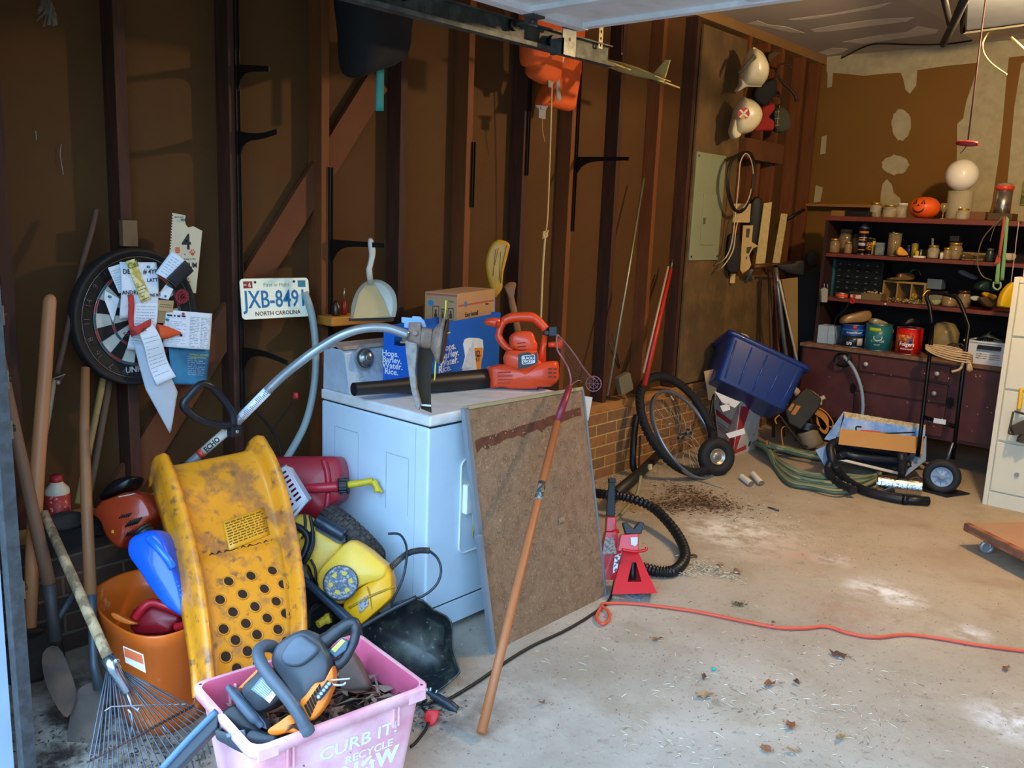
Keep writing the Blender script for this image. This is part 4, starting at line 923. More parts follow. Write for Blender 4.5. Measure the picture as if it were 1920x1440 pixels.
# engine on the brick ledge
en = WX(250,965,.22); M = VF(en); E3 = (180,880)
O4 = lambda p,**k: outl(M,p,E3,4.8,**k)
P4 = lambda x,y,d=0.: (*loc(M,E3[0]+x/4.8,E3[1]+y/4.8,d),d)
g = G(); pillow(g,O4([(30,390),(100,290),(200,245),(330,200),(430,205),(520,250),(580,340),(600,420),(540,480),(500,520),(420,560),(340,640),(300,710),(240,700),(150,600),(100,470)],smooth=3),.15,I4,p=.14,n=7); wp(g); e = g.ob('engine_cover',mat('#a8381a',.3,var=.1,coat=.3),t,world=True)
g = G()
for i in range(5): g.tube([P4(210+i*20,445-i*4,.073),P4(240+i*20,408-i*4,.0745)],.0028,5)
for i in range(6): g.tube([P4(265+i*20,520-i*6,.073),P4(312+i*20,462-i*6,.0745)],.0028,5)
for i in range(6): g.tube([P4(195+i*22,630-i*8,.070),P4(222+i*22,590-i*8,.072)],.0026,5)
wp(g).ob('cooling_slots',black,e,world=True)
g = G(); pillow(g,O4([(60,280),(130,160),(240,80),(390,65),(400,100),(350,180),(200,240)],smooth=3),.12,I4,p=.4); g.box(P4(60,520,-.02),(.06,.05,.06)); wp(g).ob('engine_block',mat('#0e0f10',.35,var=.2),t,world=True)
g = G().prism(O4([(200,245),(350,215),(350,225),(210,252)],d=.07),.06,.074); wp(g).ob('white_marking',mat('#b9b4ad',.6),t,world=True)
g = G().box(P4(155,560,.07),(.008,.01,.008)); wp(g).ob('yellow_tab',mat('#c9a814',.5),t,world=True)
# ---------------- framed fibreboard
TL,TR,BL,BR = WX(873,765,.885),WX(1092,728,.885),FZ(925,1222),FZ(1138,1132); TL.z += 0; 
nb = (TR-TL).cross(BL-TL).normalized(); nb = nb if nb.x > 0 else -nb
_d = BR-CAM; BR = CAM+_d*((TL-CAM).dot(nb)/_d.dot(nb))
t = thing('fibreboard_panel','stained brown fibreboard in a thin grey metal frame leaning on the dryer','board',BL.lerp(BR,.5))
cork = mat('#886c52',.9,var=.12,scale=14,bump=.5,bscale=70,h2='#6b4c32',mix=.5,thr=.56,sharp=.2,h3='#b39875',thr3=.66,scale3=90)
def quadbox(P,th,nb): 
    v = [p for p in P]+[p-nb*th for p in P]; return G().add(v,[(0,1,2,3),(7,6,5,4),(0,4,5,1),(1,5,6,2),(2,6,7,3),(3,7,4,0)])
quadbox([TL,TR,BR,BL],.012,nb).ob('board',cork,t,world=True)
alu = mat('#8d9aa6',.4,.5,var=.1)
def strip(a,b,wd,nm='frame_strip',mt=alu,lift=.004):
    x = (b-a).normalized(); M = frame(a,x,nb); return G().bb((0,-wd/2,-.015),((b-a).length,wd/2,lift),M=M).ob(nm,mt,t,world=True)
strip(TL,TR,.012,mt=mat('#a9a27e',.45,.3)); strip(TR,BR,.008); strip(BL,BR,.008); strip(TL,TL.lerp(BL,.56),.022); 
a = TL.lerp(BL,.50)+Vector((0.03,-.03,0)); strip(a,BL+Vector((.01,-.005,0)),.018)
P_ = lambda u,v: TL.lerp(TR,u).lerp(BL.lerp(BR,u),v)
up_ = [(u/24,.135-.055*u/24+.010*noise.noise(Vector((u*.7,0,3)))) for u in range(1,24)]; lo_ = [(u,v+.034+.05*abs(noise.noise(Vector((u*11,2,3))))) for u,v in up_]
pts = [P_(u,v) for u,v in up_+lo_[::-1]]; Mq = frame(TL,TR-TL,nb); o = [tuple((Mq.inverted() @ p))[:2] for p in pts]
n = 23; g = G(); v = [Mq @ Vector((x,y,.0007)) for x,y in o]; m_ = len(v)
v = [q+nb*.0008 for q in v]; g.add(v+[q-nb*.0012 for q in v],[(i,m_-1-i,m_-2-i,i+1) for i in range(22)]); g.ob('water_stain',mat('#5e3422',.9,var=.3,scale=30),t,world=True)
g = G(); rnd = random.Random(2)
for i in range(420):
    u,v = rnd.uniform(.05,.96),rnd.uniform(.03,.98)
    if v > .6 and rnd.random() < .3: pass
    p = P_(u,v)+nb*.001; L_ = rnd.uniform(.002,.007); a = rnd.uniform(0,PI); d1 = ((TR-TL).normalized()*math.cos(a)+(BL-TL).normalized()*math.sin(a))*L_
    g.tube([p-d1,p+nb*.003,p+d1],[.0008,.0024,.0010],5)
c_ = P_(.66,.56)
for i in range(9): g.tube([c_+Vector((0,.004*(i-4),-.012)),c_+Vector((.008,.004*(i-4),0)),c_+Vector((0,.004*(i-4),.014+.002*(i % 2)))],.0022,5)
o = g.ob('stuck_wood_chips',mat('#967a5a',.9,var=.3,scale=40),t,world=True); o['kind'] = 'stuff'
P = [WX(1093,742,.86),WX(1111,745,.86),WX(1103,790,.87),WX(1095,776,.87)]; quadbox(P,.003,Vector((1,0,0))).ob('white_card',mat('#c3cdd6',.6),None,'torn white card sticking out behind the fibreboard panel',cat='card')
# ---------------- long-handled picker leaning in front
t0 = WX(1068,725,.97); f0 = WX(1045,790,.995); b0 = FZ(900,1390,.0); b0.z = .012
t = thing('fruit_picker','long wooden handle with a burgundy ferrule and wire net, leaning on the fibreboard panel','picking pole',b0)
d = (f0-b0).normalized(); b0 = b0+d*.012
G().tube([b0,b0.lerp(f0,.3),b0.lerp(f0,.31),f0],[.0150,.0145,.0145,.0135],16).ob('wooden_handle',mat('#a8663c',.5,var=.12,scale=5,stretch=(1,1,.4)),t,world=True)
G().tube([f0-d*.0,f0.lerp(t0,.5),t0],[.0145,.0135,.0115],14).ob('ferrule',mat('#7c2432',.4,var=.1),t,world=True)
q = b0.lerp(f0,.70); G().cyl(q,q+d*.075,.0146,n=16).ob('label',mat('#8f8a80',.5,h2='#2a2a2a',mix=.9,thr=.5,sharp=.04,scale=30),t,world=True)
wr = mat('#8f5f66',.5,.3,var=.1)
C8 = lambda x,y,xx: WX(880+x/6.546,560+y/6.546,xx)
g = G().tube(spl([t0,C8(1245,1000,.95),C8(1215,860,.93),C8(1150,740,.92),C8(1085,640,.90),C8(1068,520,.88),C8(1080,440,.87)],5),.0035,7)
g.tube(spl([t0,C8(1290,1030,.97),C8(1330,1005,.98),C8(1370,1010,.98)],5),.0022,6)
g.tube(spl([C8(1080,440,.87),C8(1200,570,.88),C8(1300,700,.90),C8(1400,850,.92),C8(1480,950,.93),C8(1540,985,.94)],5),.0035,7); g.ob('wire_frame',wr,t,world=True)
g = G(); cc = C8(1525,1045,.945); rr = .030
Mr = VF(cc); 
g2 = G().torus(rr,.002,24,6).torus(rr*.6,.0012,20,5)
for i in range(8): a = 2*PI*i/8; g2.tube([(0,0,0),(rr*math.cos(a),rr*math.sin(a),0)],.0012,5)
g2.v = [tuple(Mr @ Vector(q)) for q in g2.v]; g2.ob('end_ring',wr,t,world=True)
A_ = spl([C8(1080,440,.87),C8(1200,570,.88),C8(1300,700,.90),C8(1400,850,.92),C8(1500,960,.93)],5); B_ = spl([C8(1080,640,.89),C8(1150,740,.92),C8(1215,860,.93),C8(1260,960,.94),C8(1440,1060,.945)],5)
g = G()
for i in range(len(A_)):
    g.tube([A_[i],A_[i].lerp(B_[i],.5)+Vector((.02,0,-.01)),B_[i]],.0007,4)
for k in range(1,6): g.tube([A_[i].lerp(B_[i],k/6)+Vector((.02*math.sin(PI*k/6),0,0)) for i in range(len(A_))],.0007,4)
g.ob('net',mat('#5c3a30',.8),t,world=True)
# ================================================================ foreground clutter
class PX:
    """shape builder in the plane of a thing that was photographed face on: M is its frame, off and s turn crop pixels into frame pixels"""
    def __init__(s,o,off,sc): s.M = VF(o); s.off = off; s.sc = sc
    def o(s,p,d=0.,smooth=0): return outl(s.M,p,s.off,s.sc,d,smooth)
    def p(s,x,y,d=0.): return (*loc(s.M,s.off[0]+x/s.sc,s.off[1]+y/s.sc,d),d)
    def w(s,x,y,d=0.): return s.M @ Vector(s.p(x,y,d))
    def tp(s,pts,d=None): return [s.p(*q) if len(q) == 3 else s.p(q[0],q[1],d or 0.) for q in pts]
    def tube(s,g,pts,r,n=10,m=0,k=5,**kw): return g.tube(spl(s.tp(pts),k),r,n,m,**kw)
    def plate(s,g,pts,z0,z1,m=0,smooth=0,d=None): return g.prism(s.o(pts,d if d is not None else (z0+z1)/2,smooth),z0,z1,m)
    def puff(s,g,pts,th,z=0.,p=.3,smooth=3,m=0): return pillow(g,s.o(pts,z,smooth),th,T(0,0,z),m,p*.55,7)
# ---------------- toy slide
slm = mat('#d98a1c',.38,var=.10,scale=5,coat=.2,h2='#8c5a3c',mix=.75,thr=.56,sharp=.12,h3='#6b4a3a',thr3=.63,scale3=26)
KL = [(316,872,.42),(328,905,.49),(345,960,.57),(368,1060,.71),(383,1150,.82),(392,1230,.90),(396,1300,.955)]
KR = [(478,840,.46),(498,878,.53),(515,930,.60),(534,1020,.72),(547,1110,.84),(551,1190,.93),(548,1270,.985)]
LL_,RR_ = spl([WX(a,b,x) for a,b,x in KL],6),spl([WX(a,b,x) for a,b,x in KR],6)
n_ = len(LL_)
prof = [(-.16,-.075),(-.125,-.02),(-.115,.022),(-.085,.043),(-.045,.047),(-.010,.036),(.012,.012),(.035,-.006),(.10,-.012)] 
prof = prof+[(.3,-.013),(.5,-.013),(.7,-.013)]+[(1-u,h) for u,h in prof[::-1]]
mid = LL_[n_//2].lerp(RR_[n_//2],.5); t = thing('toy_slide','orange plastic toddler slide with rows of round holes, leaning among the clutter','slide',(mid.x,mid.y,0))
def slpt(v,u,h,lift=0.):
    f = v*(n_-1); i = min(int(f),n_-2); k = f-i
    a = LL_[i].lerp(LL_[i+1],k); b = RR_[i].lerp(RR_[i+1],k); ac = b-a
    al = (LL_[min(i+2,n_-1)]-LL_[max(i-1,0)]).normalized(); nn = ac.cross(al).normalized()
    if nn.x < 0: nn = -nn
    hh = h*(1-.6*v if h < -.02 else 1)
    return a+ac*u+nn*(hh+lift)
def slf(u,v):
    j = u*(len(prof)-1); i = min(int(j),len(prof)-2); k = j-i; uu = prof[i][0]*(1-k)+prof[i+1][0]*k; h = prof[i][1]*(1-k)+prof[i+1][1]*k
    st = .012 if v > .50 and .06 < uu < .94 else 0.
    if v < .05:
        k2 = 1-v/.05; return slpt(0,min(max(uu,-.12),1.12),h)+Vector((-.05*k2,.0,-.02*k2*k2))
    return slpt((v-.05)/.95,uu,h,st)
G().sheet(slf,40,60,th=.005).ob('chute',slm,t,world=True)
g = G(); holes = []
for rr,row in enumerate(range(9)):
    v = .60+.052*row; us = (.30,.55,.80) if row % 2 == 0 else (.18,.43,.68,.90)
    for u in us:
        if v > .99: continue
        c = slpt((v-.05)/.95,u,-.013,.0155); e = .001; a1 = (slpt((v-.05)/.95,u+e,-.013,.0155)-c).normalized(); a2 = (slpt((v-.05)/.95+e,u,-.013,.0155)-c).normalized(); nn = a1.cross(a2)
        M_ = frame(c,a1,nn if nn.x > 0 else -nn); g.cyl((0,0,-.001),(0,0,.0006),.0150,n=18,M=M_); g.torus(.0162,.0026,18,6,1,M=M_)
g.ob('foot_grip_holes',[mat('#2a1608',.9),mat('#c07a1a',.4)],t,world=True)
g = G()
o = [slpt(.475+.006*math.sin(9*i),.12+.76*i/20,-.013,.004) for i in range(21)]
g.tube(o,[.001+.006*abs(noise.noise(Vector((i*.9,4,1)))) for i in range(21)],6); g.ob('worn_step_line',mat('#2c1a14',.8),t,world=True)
P = [slpt(.385,.38,-.012,.0045),slpt(.365,.86,-.012,.0045),slpt(.455,.86,-.012,.0045),slpt(.475,.38,-.012,.0045)]
G().sheet(patch(P,None,(0,0,0)),4,4,th=.001).ob('label',mat('#d9961f',.4,var=.05),t,world=True)
g = G(); rnd = random.Random(5)
for r_ in range(9):
    u = .04
    while u < .9:
        du = rnd.uniform(.04,.14); v = .1+.09*r_
        q = [P[0].lerp(P[1],a).lerp(P[3].lerp(P[2],a),b) for a,b in ((u,v),(u+du,v),(u+du,v+.035),(u,v+.035))]; nn = (P[1]-P[0]).cross(P[3]-P[0]).normalized(); nn = nn if nn.x > 0 else -nn
        g.add([p+nn*.0008 for p in q]+[p+nn*.0016 for p in q],[(0,3,2,1),(4,5,6,7),(0,1,5,4),(1,2,6,5),(2,3,7,6),(3,0,4,7)]); u += du+.03
g.ob('label_print',mat('#5c3c14',.7),t,world=True)
# ---------------- orange bin
zr = .335
rim = [FZ(a,b,zr) for a,b in ((179,1112),(196,1092),(240,1073),(288,1066),(345,1068),(395,1095),(410,1125),(395,1150),(372,1166),(330,1183),(290,1191),(250,1186),(212,1166),(186,1140))]
rim = spl(rim,3,True); cx = sum(p.x for p in rim)/len(rim); cy = sum(p.y for p in rim)/len(rim)
t = thing('orange_bin','battered orange plastic bin with a torn label, holding a blue jug','bin',(cx,cy,0))
def ringz(k,z,dr=0): return [(cx+(p.x-cx)*(k+dr),cy+(p.y-cy)*(k+dr),z) for p in rim]
obm = mat('#d4621a',.35,var=.08,scale=5,coat=.2,h2='#e6b07a',mix=.6,thr=.66,sharp=.06)
G().loft([ringz(.80,.002),ringz(.83,.05),ringz(.95,.27),ringz(1.0,.29),ringz(1.04,zr-.006),ringz(1.03,zr),ringz(.99,zr-.004),ringz(.94,.27),ringz(.80,.03),ringz(.78,.012)]).ob('tub',obm,t,world=True)
M = VF(WX(258,1238,.80)); a = loc(M,232,1212); b = loc(M,273,1262); cM = M @ Matrix.Rotation(R(-20),4,'Z')
g = G().prism(outl(M,[(231,1211),(269,1227),(274,1262),(236,1242)]),.0,.002).prism(outl(M,[(233,1214),(267,1229),(270,1246),(235,1231)]),.002,.003,1); g.v = [tuple(M @ Vector(q)) for q in g.v]; g.ob('label',[mat('#c9c6c2',.5),mat('#c2521c',.5)],t,world=True)
# blue jug
X = PX(WX(345,1050,.66),(180,880),4.8)
t = thing('blue_jug','blue plastic jug with a black cap leaning out of the orange bin','jug',X.M)
bl = mat('#0d55d0',.3,var=.06,coat=.3)
g = G(); X.puff(g,[(345,650),(380,600),(440,570),(520,545),(610,560),(680,640),(740,780),(800,960),(860,1180),(865,1330),(790,1310),(680,1230),(560,1080),(440,900),(345,760)],.13,0,.25); g.ob('body',bl,t)
g = G(); X.tube(g,[(470,620,.062),(540,690,.078),(640,800,.080),(690,880,.070)],.011,10); g.ob('handle',mat('#1a66e6',.3,coat=.3),t)
g = G()
for i in range(5): X.tube(g,[(662+i*22,1045+i*36,.0575),(700+i*20,1026+i*36,.0580),(735+i*18,1008+i*37,.0570)],.0018,6)
g.ob('moulded_ridges',mat('#2f78ee',.3),t)
a = Vector(X.p(415,545)); b = Vector(X.p(455,600)); d_ = (a-b).normalized()
G().cyl(b,a,.027,n=24).cyl(a-d_*.006,a+d_*.004,.029,n=24).ob('cap',mat('#121212',.5),t)
X2 = PX(WX(300,1150,.62),(180,880),4.8)
t = thing('red_fuel_can','small dark red fuel can lying down inside the orange bin','fuel can',X2.M)
g = G(); X2.puff(g,[(350,1320),(470,1200),(640,1230),(830,1320),(760,1420),(700,1480),(400,1480)],.12,-.04,.25); g.ob('body',mat('#7c1018',.35),t)
g = G(); X2.tube(g,[(360,1340,.02),(420,1250,.03),(500,1200,.03),(640,1235,.03),(800,1305,.03),(832,1345,.03),(790,1400,.02),(720,1420,.01)],.012,10); g.ob('handle',mat('#b01e28',.3,coat=.3),t)
g = G(); X2.puff(g,[(140,1300),(180,1290),(300,1350),(380,1390),(300,1400),(180,1350)],.03,.03,.4); o = g.ob('orange_scoop',mat('#d4691e',.4),None,'orange plastic scoop lying inside the orange bin',cat='scoop'); o.matrix_basis = X2.M @ o.matrix_basis
# ---------------- pink recycling bin
pk = mat('#d98a9c',.55,var=.08,scale=4,h2='#ecc8cc',mix=.75,thr=.49,sharp=.3); pki = mat('#cc5a78',.5,var=.1,scale=4)
C0 = Vector((1.2575,1.235,0)); uu = Vector((.07,.47,0)).normalized(); MB = frame(C0,uu,(0,0,1))   # local x along y, local y across (-x world)
t = thing('recycling_bin','faded pink recycling bin with white lettering at the bottom of the view, full of leaves','bin',MB)
zz = .33; Wl,Dl = .47,.35
def rr_(w,d,z,r=.03): return [(x,y,z) for x,y in rrect(w,d,r,4)]
g = G().loft([rr_(Wl-.10,Dl-.08,.0),rr_(Wl-.095,Dl-.075,.01),rr_(Wl-.025,Dl-.022,zz-.05),rr_(Wl-.022,Dl-.019,zz-.03),rr_(Wl+.01,Dl+.01,zz-.026),rr_(Wl+.012,Dl+.012,zz-.002),rr_(Wl+.008,Dl+.008,zz),rr_(Wl-.016,Dl-.016,zz)],cap=False); g.ob('outer_shell',pk,t)
g = G().loft([rr_(Wl-.016,Dl-.016,zz),rr_(Wl-.026,Dl-.026,zz-.01),rr_(Wl-.032,Dl-.03,zz-.04),rr_(Wl-.10,Dl-.085,.014)],cap='end'); g.ob('inner_shell',pki,t)
for sx in (-1,1):
    for sy in (-1,1):
        G().box((sx*(Wl/2-.085),sy*(Dl/2-.012),zz-.055),(.006,.022,.06)).box((sx*(Wl/2-.10),sy*(Dl/2-.012),zz-.055),(.006,.022,.06)).box((sx*(Wl/2-.035),sy*(Dl/2+.001),zz-.018),(.05,.010,.03)).ob('corner_rib',pk,t,bevel=.002)
G().prism(rrect(.085,.026,.0125,5),-.004,.004,M=frame((Wl/2-.0265,.0,zz-.085),(0,1,0),(-1,0,-.12))).ob('hand_hole',mat('#2a1418',.9),t)
G().prism(rrect(.085,.026,.0125,5),-.004,.004,M=frame((Wl/2-.0135,.0,zz-.085),(0,1,0),(1,0,-.12))).ob('hand_hole',mat('#2a1418',.9),t)
for sx,sy in ((1,-1),(1,1),(-1,1)): G().cyl((sx*(Wl/2-.012),sy*(Dl/2-.012),zz-.001),(sx*(Wl/2-.012),sy*(Dl/2-.012),zz+.0006),.004,n=10).ob('rivet_hole',mat('#5a2a34',.9),t)
fy = -(Dl/2-.011)
Mt = frame((0,fy+.0,zz-.05),(1,0,0),(0,-1,-.125)); Mtt = Mt
def on_face(x,z): return (x,z)
nrm_ = Vector((0,-.28,-.036)).normalized()
Mface = frame((0,-(Dl/2-.0115),zz-.05),(1,0,0),(0,-1,-.115))
wl2 = mat('#dfe6ee',.6,var=.08,scale=40)
text([('CURB IT!',.045,-.055,.036,1.12,.012),('RECYCLE',.075,-.093,.022,1.1,.008),('N   W',.08,-.142,.044,1.0,.06)],wl2,t,Mface @ T(0,0,.003),'lettering',.001)
# recycling arrows in place of the O
g = G()
for k in range(3):
    a = PI/2+2*PI*k/3; m_ = Matrix.Rotation(a,4,'Z')
    g.prism([(.020,-.012),(.026,-.006),(.014,.010),(.019,.014),(.002,.016),(.004,.002),(.008,.006)],0,.001,M=Mface @ T(.072,-.121,.003) @ m_)
g.ob('recycling_arrows',wl2,t)
# leaf and bark litter
g = G(); rnd = random.Random(11)
g.loft([[(x*k,y*k,z+.012*noise.noise(Vector((x*k*20,y*k*20,z*9)))) for x,y in rrect(Wl-.06,Dl-.05,.03,6)] for k,z in ((.92,.10),(.97,.19),(.9,.215),(.6,.235),(.3,.24),(.02,.245))],0,True)
for i in range(520):
    x,y = rnd.uniform(-Wl/2+.05,Wl/2-.04),rnd.uniform(-Dl/2+.04,Dl/2-.04); z = .215+rnd.uniform(0,.05)+.03*max(0,x*3); L_ = rnd.uniform(.01,.045); a = rnd.uniform(0,PI); wd = rnd.uniform(.002,.012); cu = rnd.uniform(-.01,.015)
    d1 = Vector((math.cos(a),math.sin(a),rnd.uniform(-.3,.3)))*L_; d2 = Vector((-math.sin(a),math.cos(a),rnd.uniform(-.5,.5)))*wd; c_ = Vector((x,y,z))
    v = [c_-d1,c_-d1*.3+d2+Vector((0,0,cu)),c_+d1,c_-d1*.3-d2+Vector((0,0,cu*.4)),c_-d1*.1+Vector((0,0,cu+.003))]
    g.add(v,[(0,3,4),(3,2,4),(2,1,4),(1,0,4)],1+i % 3)
lf = mat('#4a342a',.9,var=.3,scale=20)
o = g.ob('leaf_litter',[mat('#2c211b',.9,var=.3,scale=30),lf,mat('#6e4632',.85,var=.3),mat('#8a7462',.85,var=.3)],None,'dry brown leaves and bark strips filling the pink recycling bin',cat='dry leaves',kind='stuff'); o.matrix_basis = MB @ o.matrix_basis
X = PX(C0+Vector((-.02,.12,.27)),(390,1160),5.539)
g = G(); X.puff(g,[(1380,480),(1440,380),(1520,350),(1620,520),(1700,720),(1560,760),(1400,740)],.10,-.02,.35); o = g.ob('crumpled_bag',mat('#6e5a50',.85,var=.25,scale=9,bump=.5,bscale=20),None,'crumpled grey-brown paper bag on the leaves in the pink bin',cat='paper bag'); o.matrix_basis = X.M @ o.matrix_basis
# ---------------- chainsaw
cs = FZ(565,1290,.37); X = PX(cs,(390,1160),5.539)
t = thing('chainsaw','black and orange chainsaw in a blade cover resting on the pink recycling bin','chainsaw',X.M)
cg = mat('#3b4148',.42,var=.15,scale=10); cdk = mat('#16181b',.5,var=.2); co_ = mat('#e0761a',.4,var=.08)
g = G(); X.puff(g,[(760,265),(880,175),(1000,122),(1080,130),(1190,195),(1290,360),(1325,480),(1310,620),(1250,760),(1080,980),(980,900),(860,720),(720,520),(700,400)],.13,-.01,.22); g.ob('top_cover',cg,t)
g = G(); X.puff(g,[(800,330),(880,220),(980,170),(1080,230),(1170,320),(1080,430),(960,500),(830,490),(770,420)],.05,.05,.3); g.ob('filter_cover',mat('#4c555f',.55,var=.12,scale=14),t)
g = G(); X.puff(g,[(400,740),(540,580),(640,500),(760,600),(850,720),(800,850),(600,970),(500,900)],.12,.0,.15); g.ob('front_cover',mat('#2b3036',.5,var=.1),t)
g = G(); X.plate(g,[(450,735),(590,565),(740,700),(640,870)],.055,.0605); g.ob('info_label',mat('#5c7288',.5,var=.1,scale=60),t)
g = G(); X.plate(g,[(588,832),(712,700),(748,735),(640,880)],.0605,.0615)
g.ob('warning_strip',mat('#c9b98a',.5),t)
g = G()
for i in range(9): X.plate(g,[(478+i*14,728-i*17),(486+i*14,719-i*17),(600+i*12,815-i*15),(594+i*12,823-i*15)],.0605,.0612,d=.061)
g.ob('label_print',mat('#a8bccc',.5),t)
g = G(); X.puff(g,[(965,885),(1040,780),(1125,670),(1200,655),(1270,600),(1315,490),(1330,640),(1290,770),(1200,950),(1060,1065)],.05,.055,.15); gr = g.ob('orange_housing',co_,t)
g = G()
for i in range(7): X.plate(g,[(1000+i*24,905-i*34),(1018+i*24,880-i*34),(1075+i*18,1000-i*40),(1060+i*18,1028-i*40)],.078,.083,d=.08)
for i in range(0): pass
g.ob('grille_slots',mat('#1c0f06',.9),gr)
g = G(); X.tube(g,[(1140,825,.095),(1190,765,.097),(1270,660,.095)],.0085,12); kn = g.ob('starter_bar',mat('#28303c',.4),t)
g = G()
for k in range(5): g.sph(X.p(1150+k*27,812-k*34,.1025),.0045,10)
g.ob('bar_holes',mat('#9fb0c4',.5),kn)
g = G(); X.tube(g,[(1275,640,.09),(1380,630,.09),(1475,622,.085)],.0022,6); X.tube(g,[(1280,680,.09),(1350,690,.09),(1410,682,.085),(1430,660,.085)],.0026,6); g.ob('wire_ends',mat('#b8b4b0',.4,.4),t)
g = G(); X.tube(g,[(720,330,-.03),(660,285,.0),(580,285,.03),(525,340,.055),(540,440,.075),(620,570,.09),(740,720,.10),(860,870,.10),(950,1010,.095),(1010,1120,.085),(1040,1175,.075)],[.015]*8+[.017],12); g.ob('front_handle',mat('#4a535d',.45,var=.1),t)
g = G(); X.tube(g,[(1160,270,.0),(1260,200,.0),(1370,110,.0),(1480,45,.0),(1535,75,.0),(1525,200,.0),(1480,320,.0),(1400,440,.0),(1330,480,.0)],[.020,.018,.016,.015,.014,.012,.011,.012,.014],12); g.ob('rear_handle',mat('#24282d',.45,var=.15),t)
g = G(); X.plate(g,[(1260,340),(1400,200),(1470,235),(1440,330),(1330,410)],-.01,.012); g.ob('throttle_guard',mat('#3c5468',.5),t,bevel=.003); g = G(); X.plate(g,[(1280,320),(1390,212),(1428,232),(1320,350)],.012,.0135); g.ob('yellow_label',mat('#b7c24a',.5),t)
g = G(); X.tube(g,[(205,705,.05),(260,780,.055),(360,900,.06),(460,1020,.06),(560,1120,.05)],[.008,.010,.012,.012,.008],10); X.plate(g,[(230,700),(330,740),(480,900),(620,1080),(640,1150),(560,1120),(400,930)],.0,.045); g.ob('hand_guard',mat('#46525f',.45,var=.15),t,bevel=.002)
g = G(); X.plate(g,[(330,730),(560,500),(600,545),(400,730)],-.05,.0); g.ob('orange_base',co_,t,bevel=.003)
g = G(); X.puff(g,[(640,1150),(760,1065),(890,985),(950,1100),(975,1185),(860,1180),(740,1210),(660,1200)],.05,.05,.15); cf = g.ob('chain_cover',co_,t)
g = G()
for i in range(4): X.plate(g,[(800+i*8,1180-i*22),(880+i*10,1120-i*12),(970,1160-i*22),(968,1172-i*20),(885,1132-i*10)],.074,.079,d=.077)
g.ob('cover_slots',mat('#3a1c08',.9),cf)
g = G(); X.puff(g,[(150,1000),(300,880),(420,950),(560,1100),(640,1190),(500,1230),(300,1240),(150,1190)],.07,.0,.2)
for i in range(14): g.box(X.p(150+i*22,985-i*12,.02),(.006,.006,.012),Rt=Matrix.Rotation(.6,3,'Z'))
g.ob('bar_mount',cdk,t)
g = G(); X.puff(g,[(90,1160),(130,1140),(160,1190),(370,1180),(395,1250),(440,1180),(490,1150),(560,1170),(660,1200),(740,1215),(700,1330),(560,1380),(440,1410),(300,1360),(200,1300),(110,1250)],.05,.05,.12,2); g.ob('clutch_case',mat('#2f353c',.45,var=.2),t)
g = G(); X.plate(g,[(190,1195),(300,1170),(310,1215),(200,1240)],.072,.082); X.plate(g,[(320,1160),(385,1150),(395,1240),(340,1230)],.072,.084); g.ob('case_lugs',mat('#5b6b7a',.4),t,bevel=.002)
XB = PX(cs,(160,1200),6.)
g = G(); XB.plate(g,[(760,1535),(850,1440),(1470,790),(1530,830),(1515,985),(1440,1065),(1080,1440),(990,1540)],-.01,.035); g.ob('blade_cover',mat('#30373f',.5,var=.12),t,bevel=.004)
g = G(); XB.tube(g,[(860,1450,.037),(1150,1130,.037),(1475,800,.037)],.008,8); g.ob('blade_cover_edge',mat('#4f6f8c',.45),t)
# ---------------- wire fan rake
t = thing('fan_rake','wire fan rake with a weathered wooden handle propped before the orange bin','rake',WX(265,1380,.86))
CC = lambda x,y,xx: WX(160+x/6,1200+y/6,xx)
h0,h1 = WX(82,962,.36),CC(260,210,.80)
G().tube([h0,h0.lerp(h1,.5),h1],[.013,.014,.014],12).ob('wooden_handle',mat('#a8916c',.85,var=.35,scale=16,stretch=(1,1,.2),h2='#54432e',mix=.7,thr=.5,sharp=.1,bump=.6,bscale=60),t,world=True)
f0,f1 = CC(240,190,.80),CC(480,590,.865)
sl_ = mat('#a9b4bf',.22,.95); tin = mat('#55606a',.45,.6,var=.2,scale=20,h2='#5a3f32',mix=.6,thr=.58)
G().tube([f0,f0.lerp(f1,.4),f0.lerp(f1,.42),f1],[.017,.017,.0145,.014],16).sph(CC(345,235,.83),.009,10).ob('ferrule',sl_,t,world=True)
a_,b_ = CC(40,1365,.885),CC(1200,750,.93)
g = G()
for i in range(24):
    k = i/23; st = CC(260+k*150,250+k*90+20*math.sin(PI*k),.80+.02*k); e = a_.lerp(b_,k); q = e+(e-st).normalized()*(.10+.02*math.sin(PI*k)); m1 = st.lerp(e,.5)+Vector((.006*math.sin(i*2.1),0,.004*math.cos(i*1.7)))
    g.tube([st,m1,e,q,q+Vector((.018,.0,-.028))],.0021,5)
g.ob('tines',tin,t,world=True)
G().tube([a_+(b_-a_)*(-.02),b_+(b_-a_)*.02],.0028,6).tube([a_.lerp(b_,i/160)+Vector((.004*math.cos(i*.9),0,.004*math.sin(i*.9))) for i in range(161)],.0014,4).ob('coiled_crossbar',mat('#4a3630',.6,.4,var=.3),t,world=True)
G().tube([CC(215,800,.87),CC(290,750,.872),CC(700,730,.88),CC(1140,720,.90),CC(1205,745,.92)],.0018,5).tube([CC(1210,740,.92),CC(1265,560,.93)],.0010,5).ob('tie_wire',mat('#9fa6ae',.4,.6),t,world=True)
G().tube([CC(465,590,.865),CC(520,740,.875),CC(590,800,.88),CC(600,760,.88)],.003,6).tube([CC(480,780,.875),CC(520,830,.88),CC(530,960,.885),CC(490,1120,.89)],.003,6).tube([CC(865,965,.905),CC(905,1020,.91),CC(945,1040,.91)],.003,6).ob('centre_spring',mat('#a2adb8',.3,.7),t,world=True)
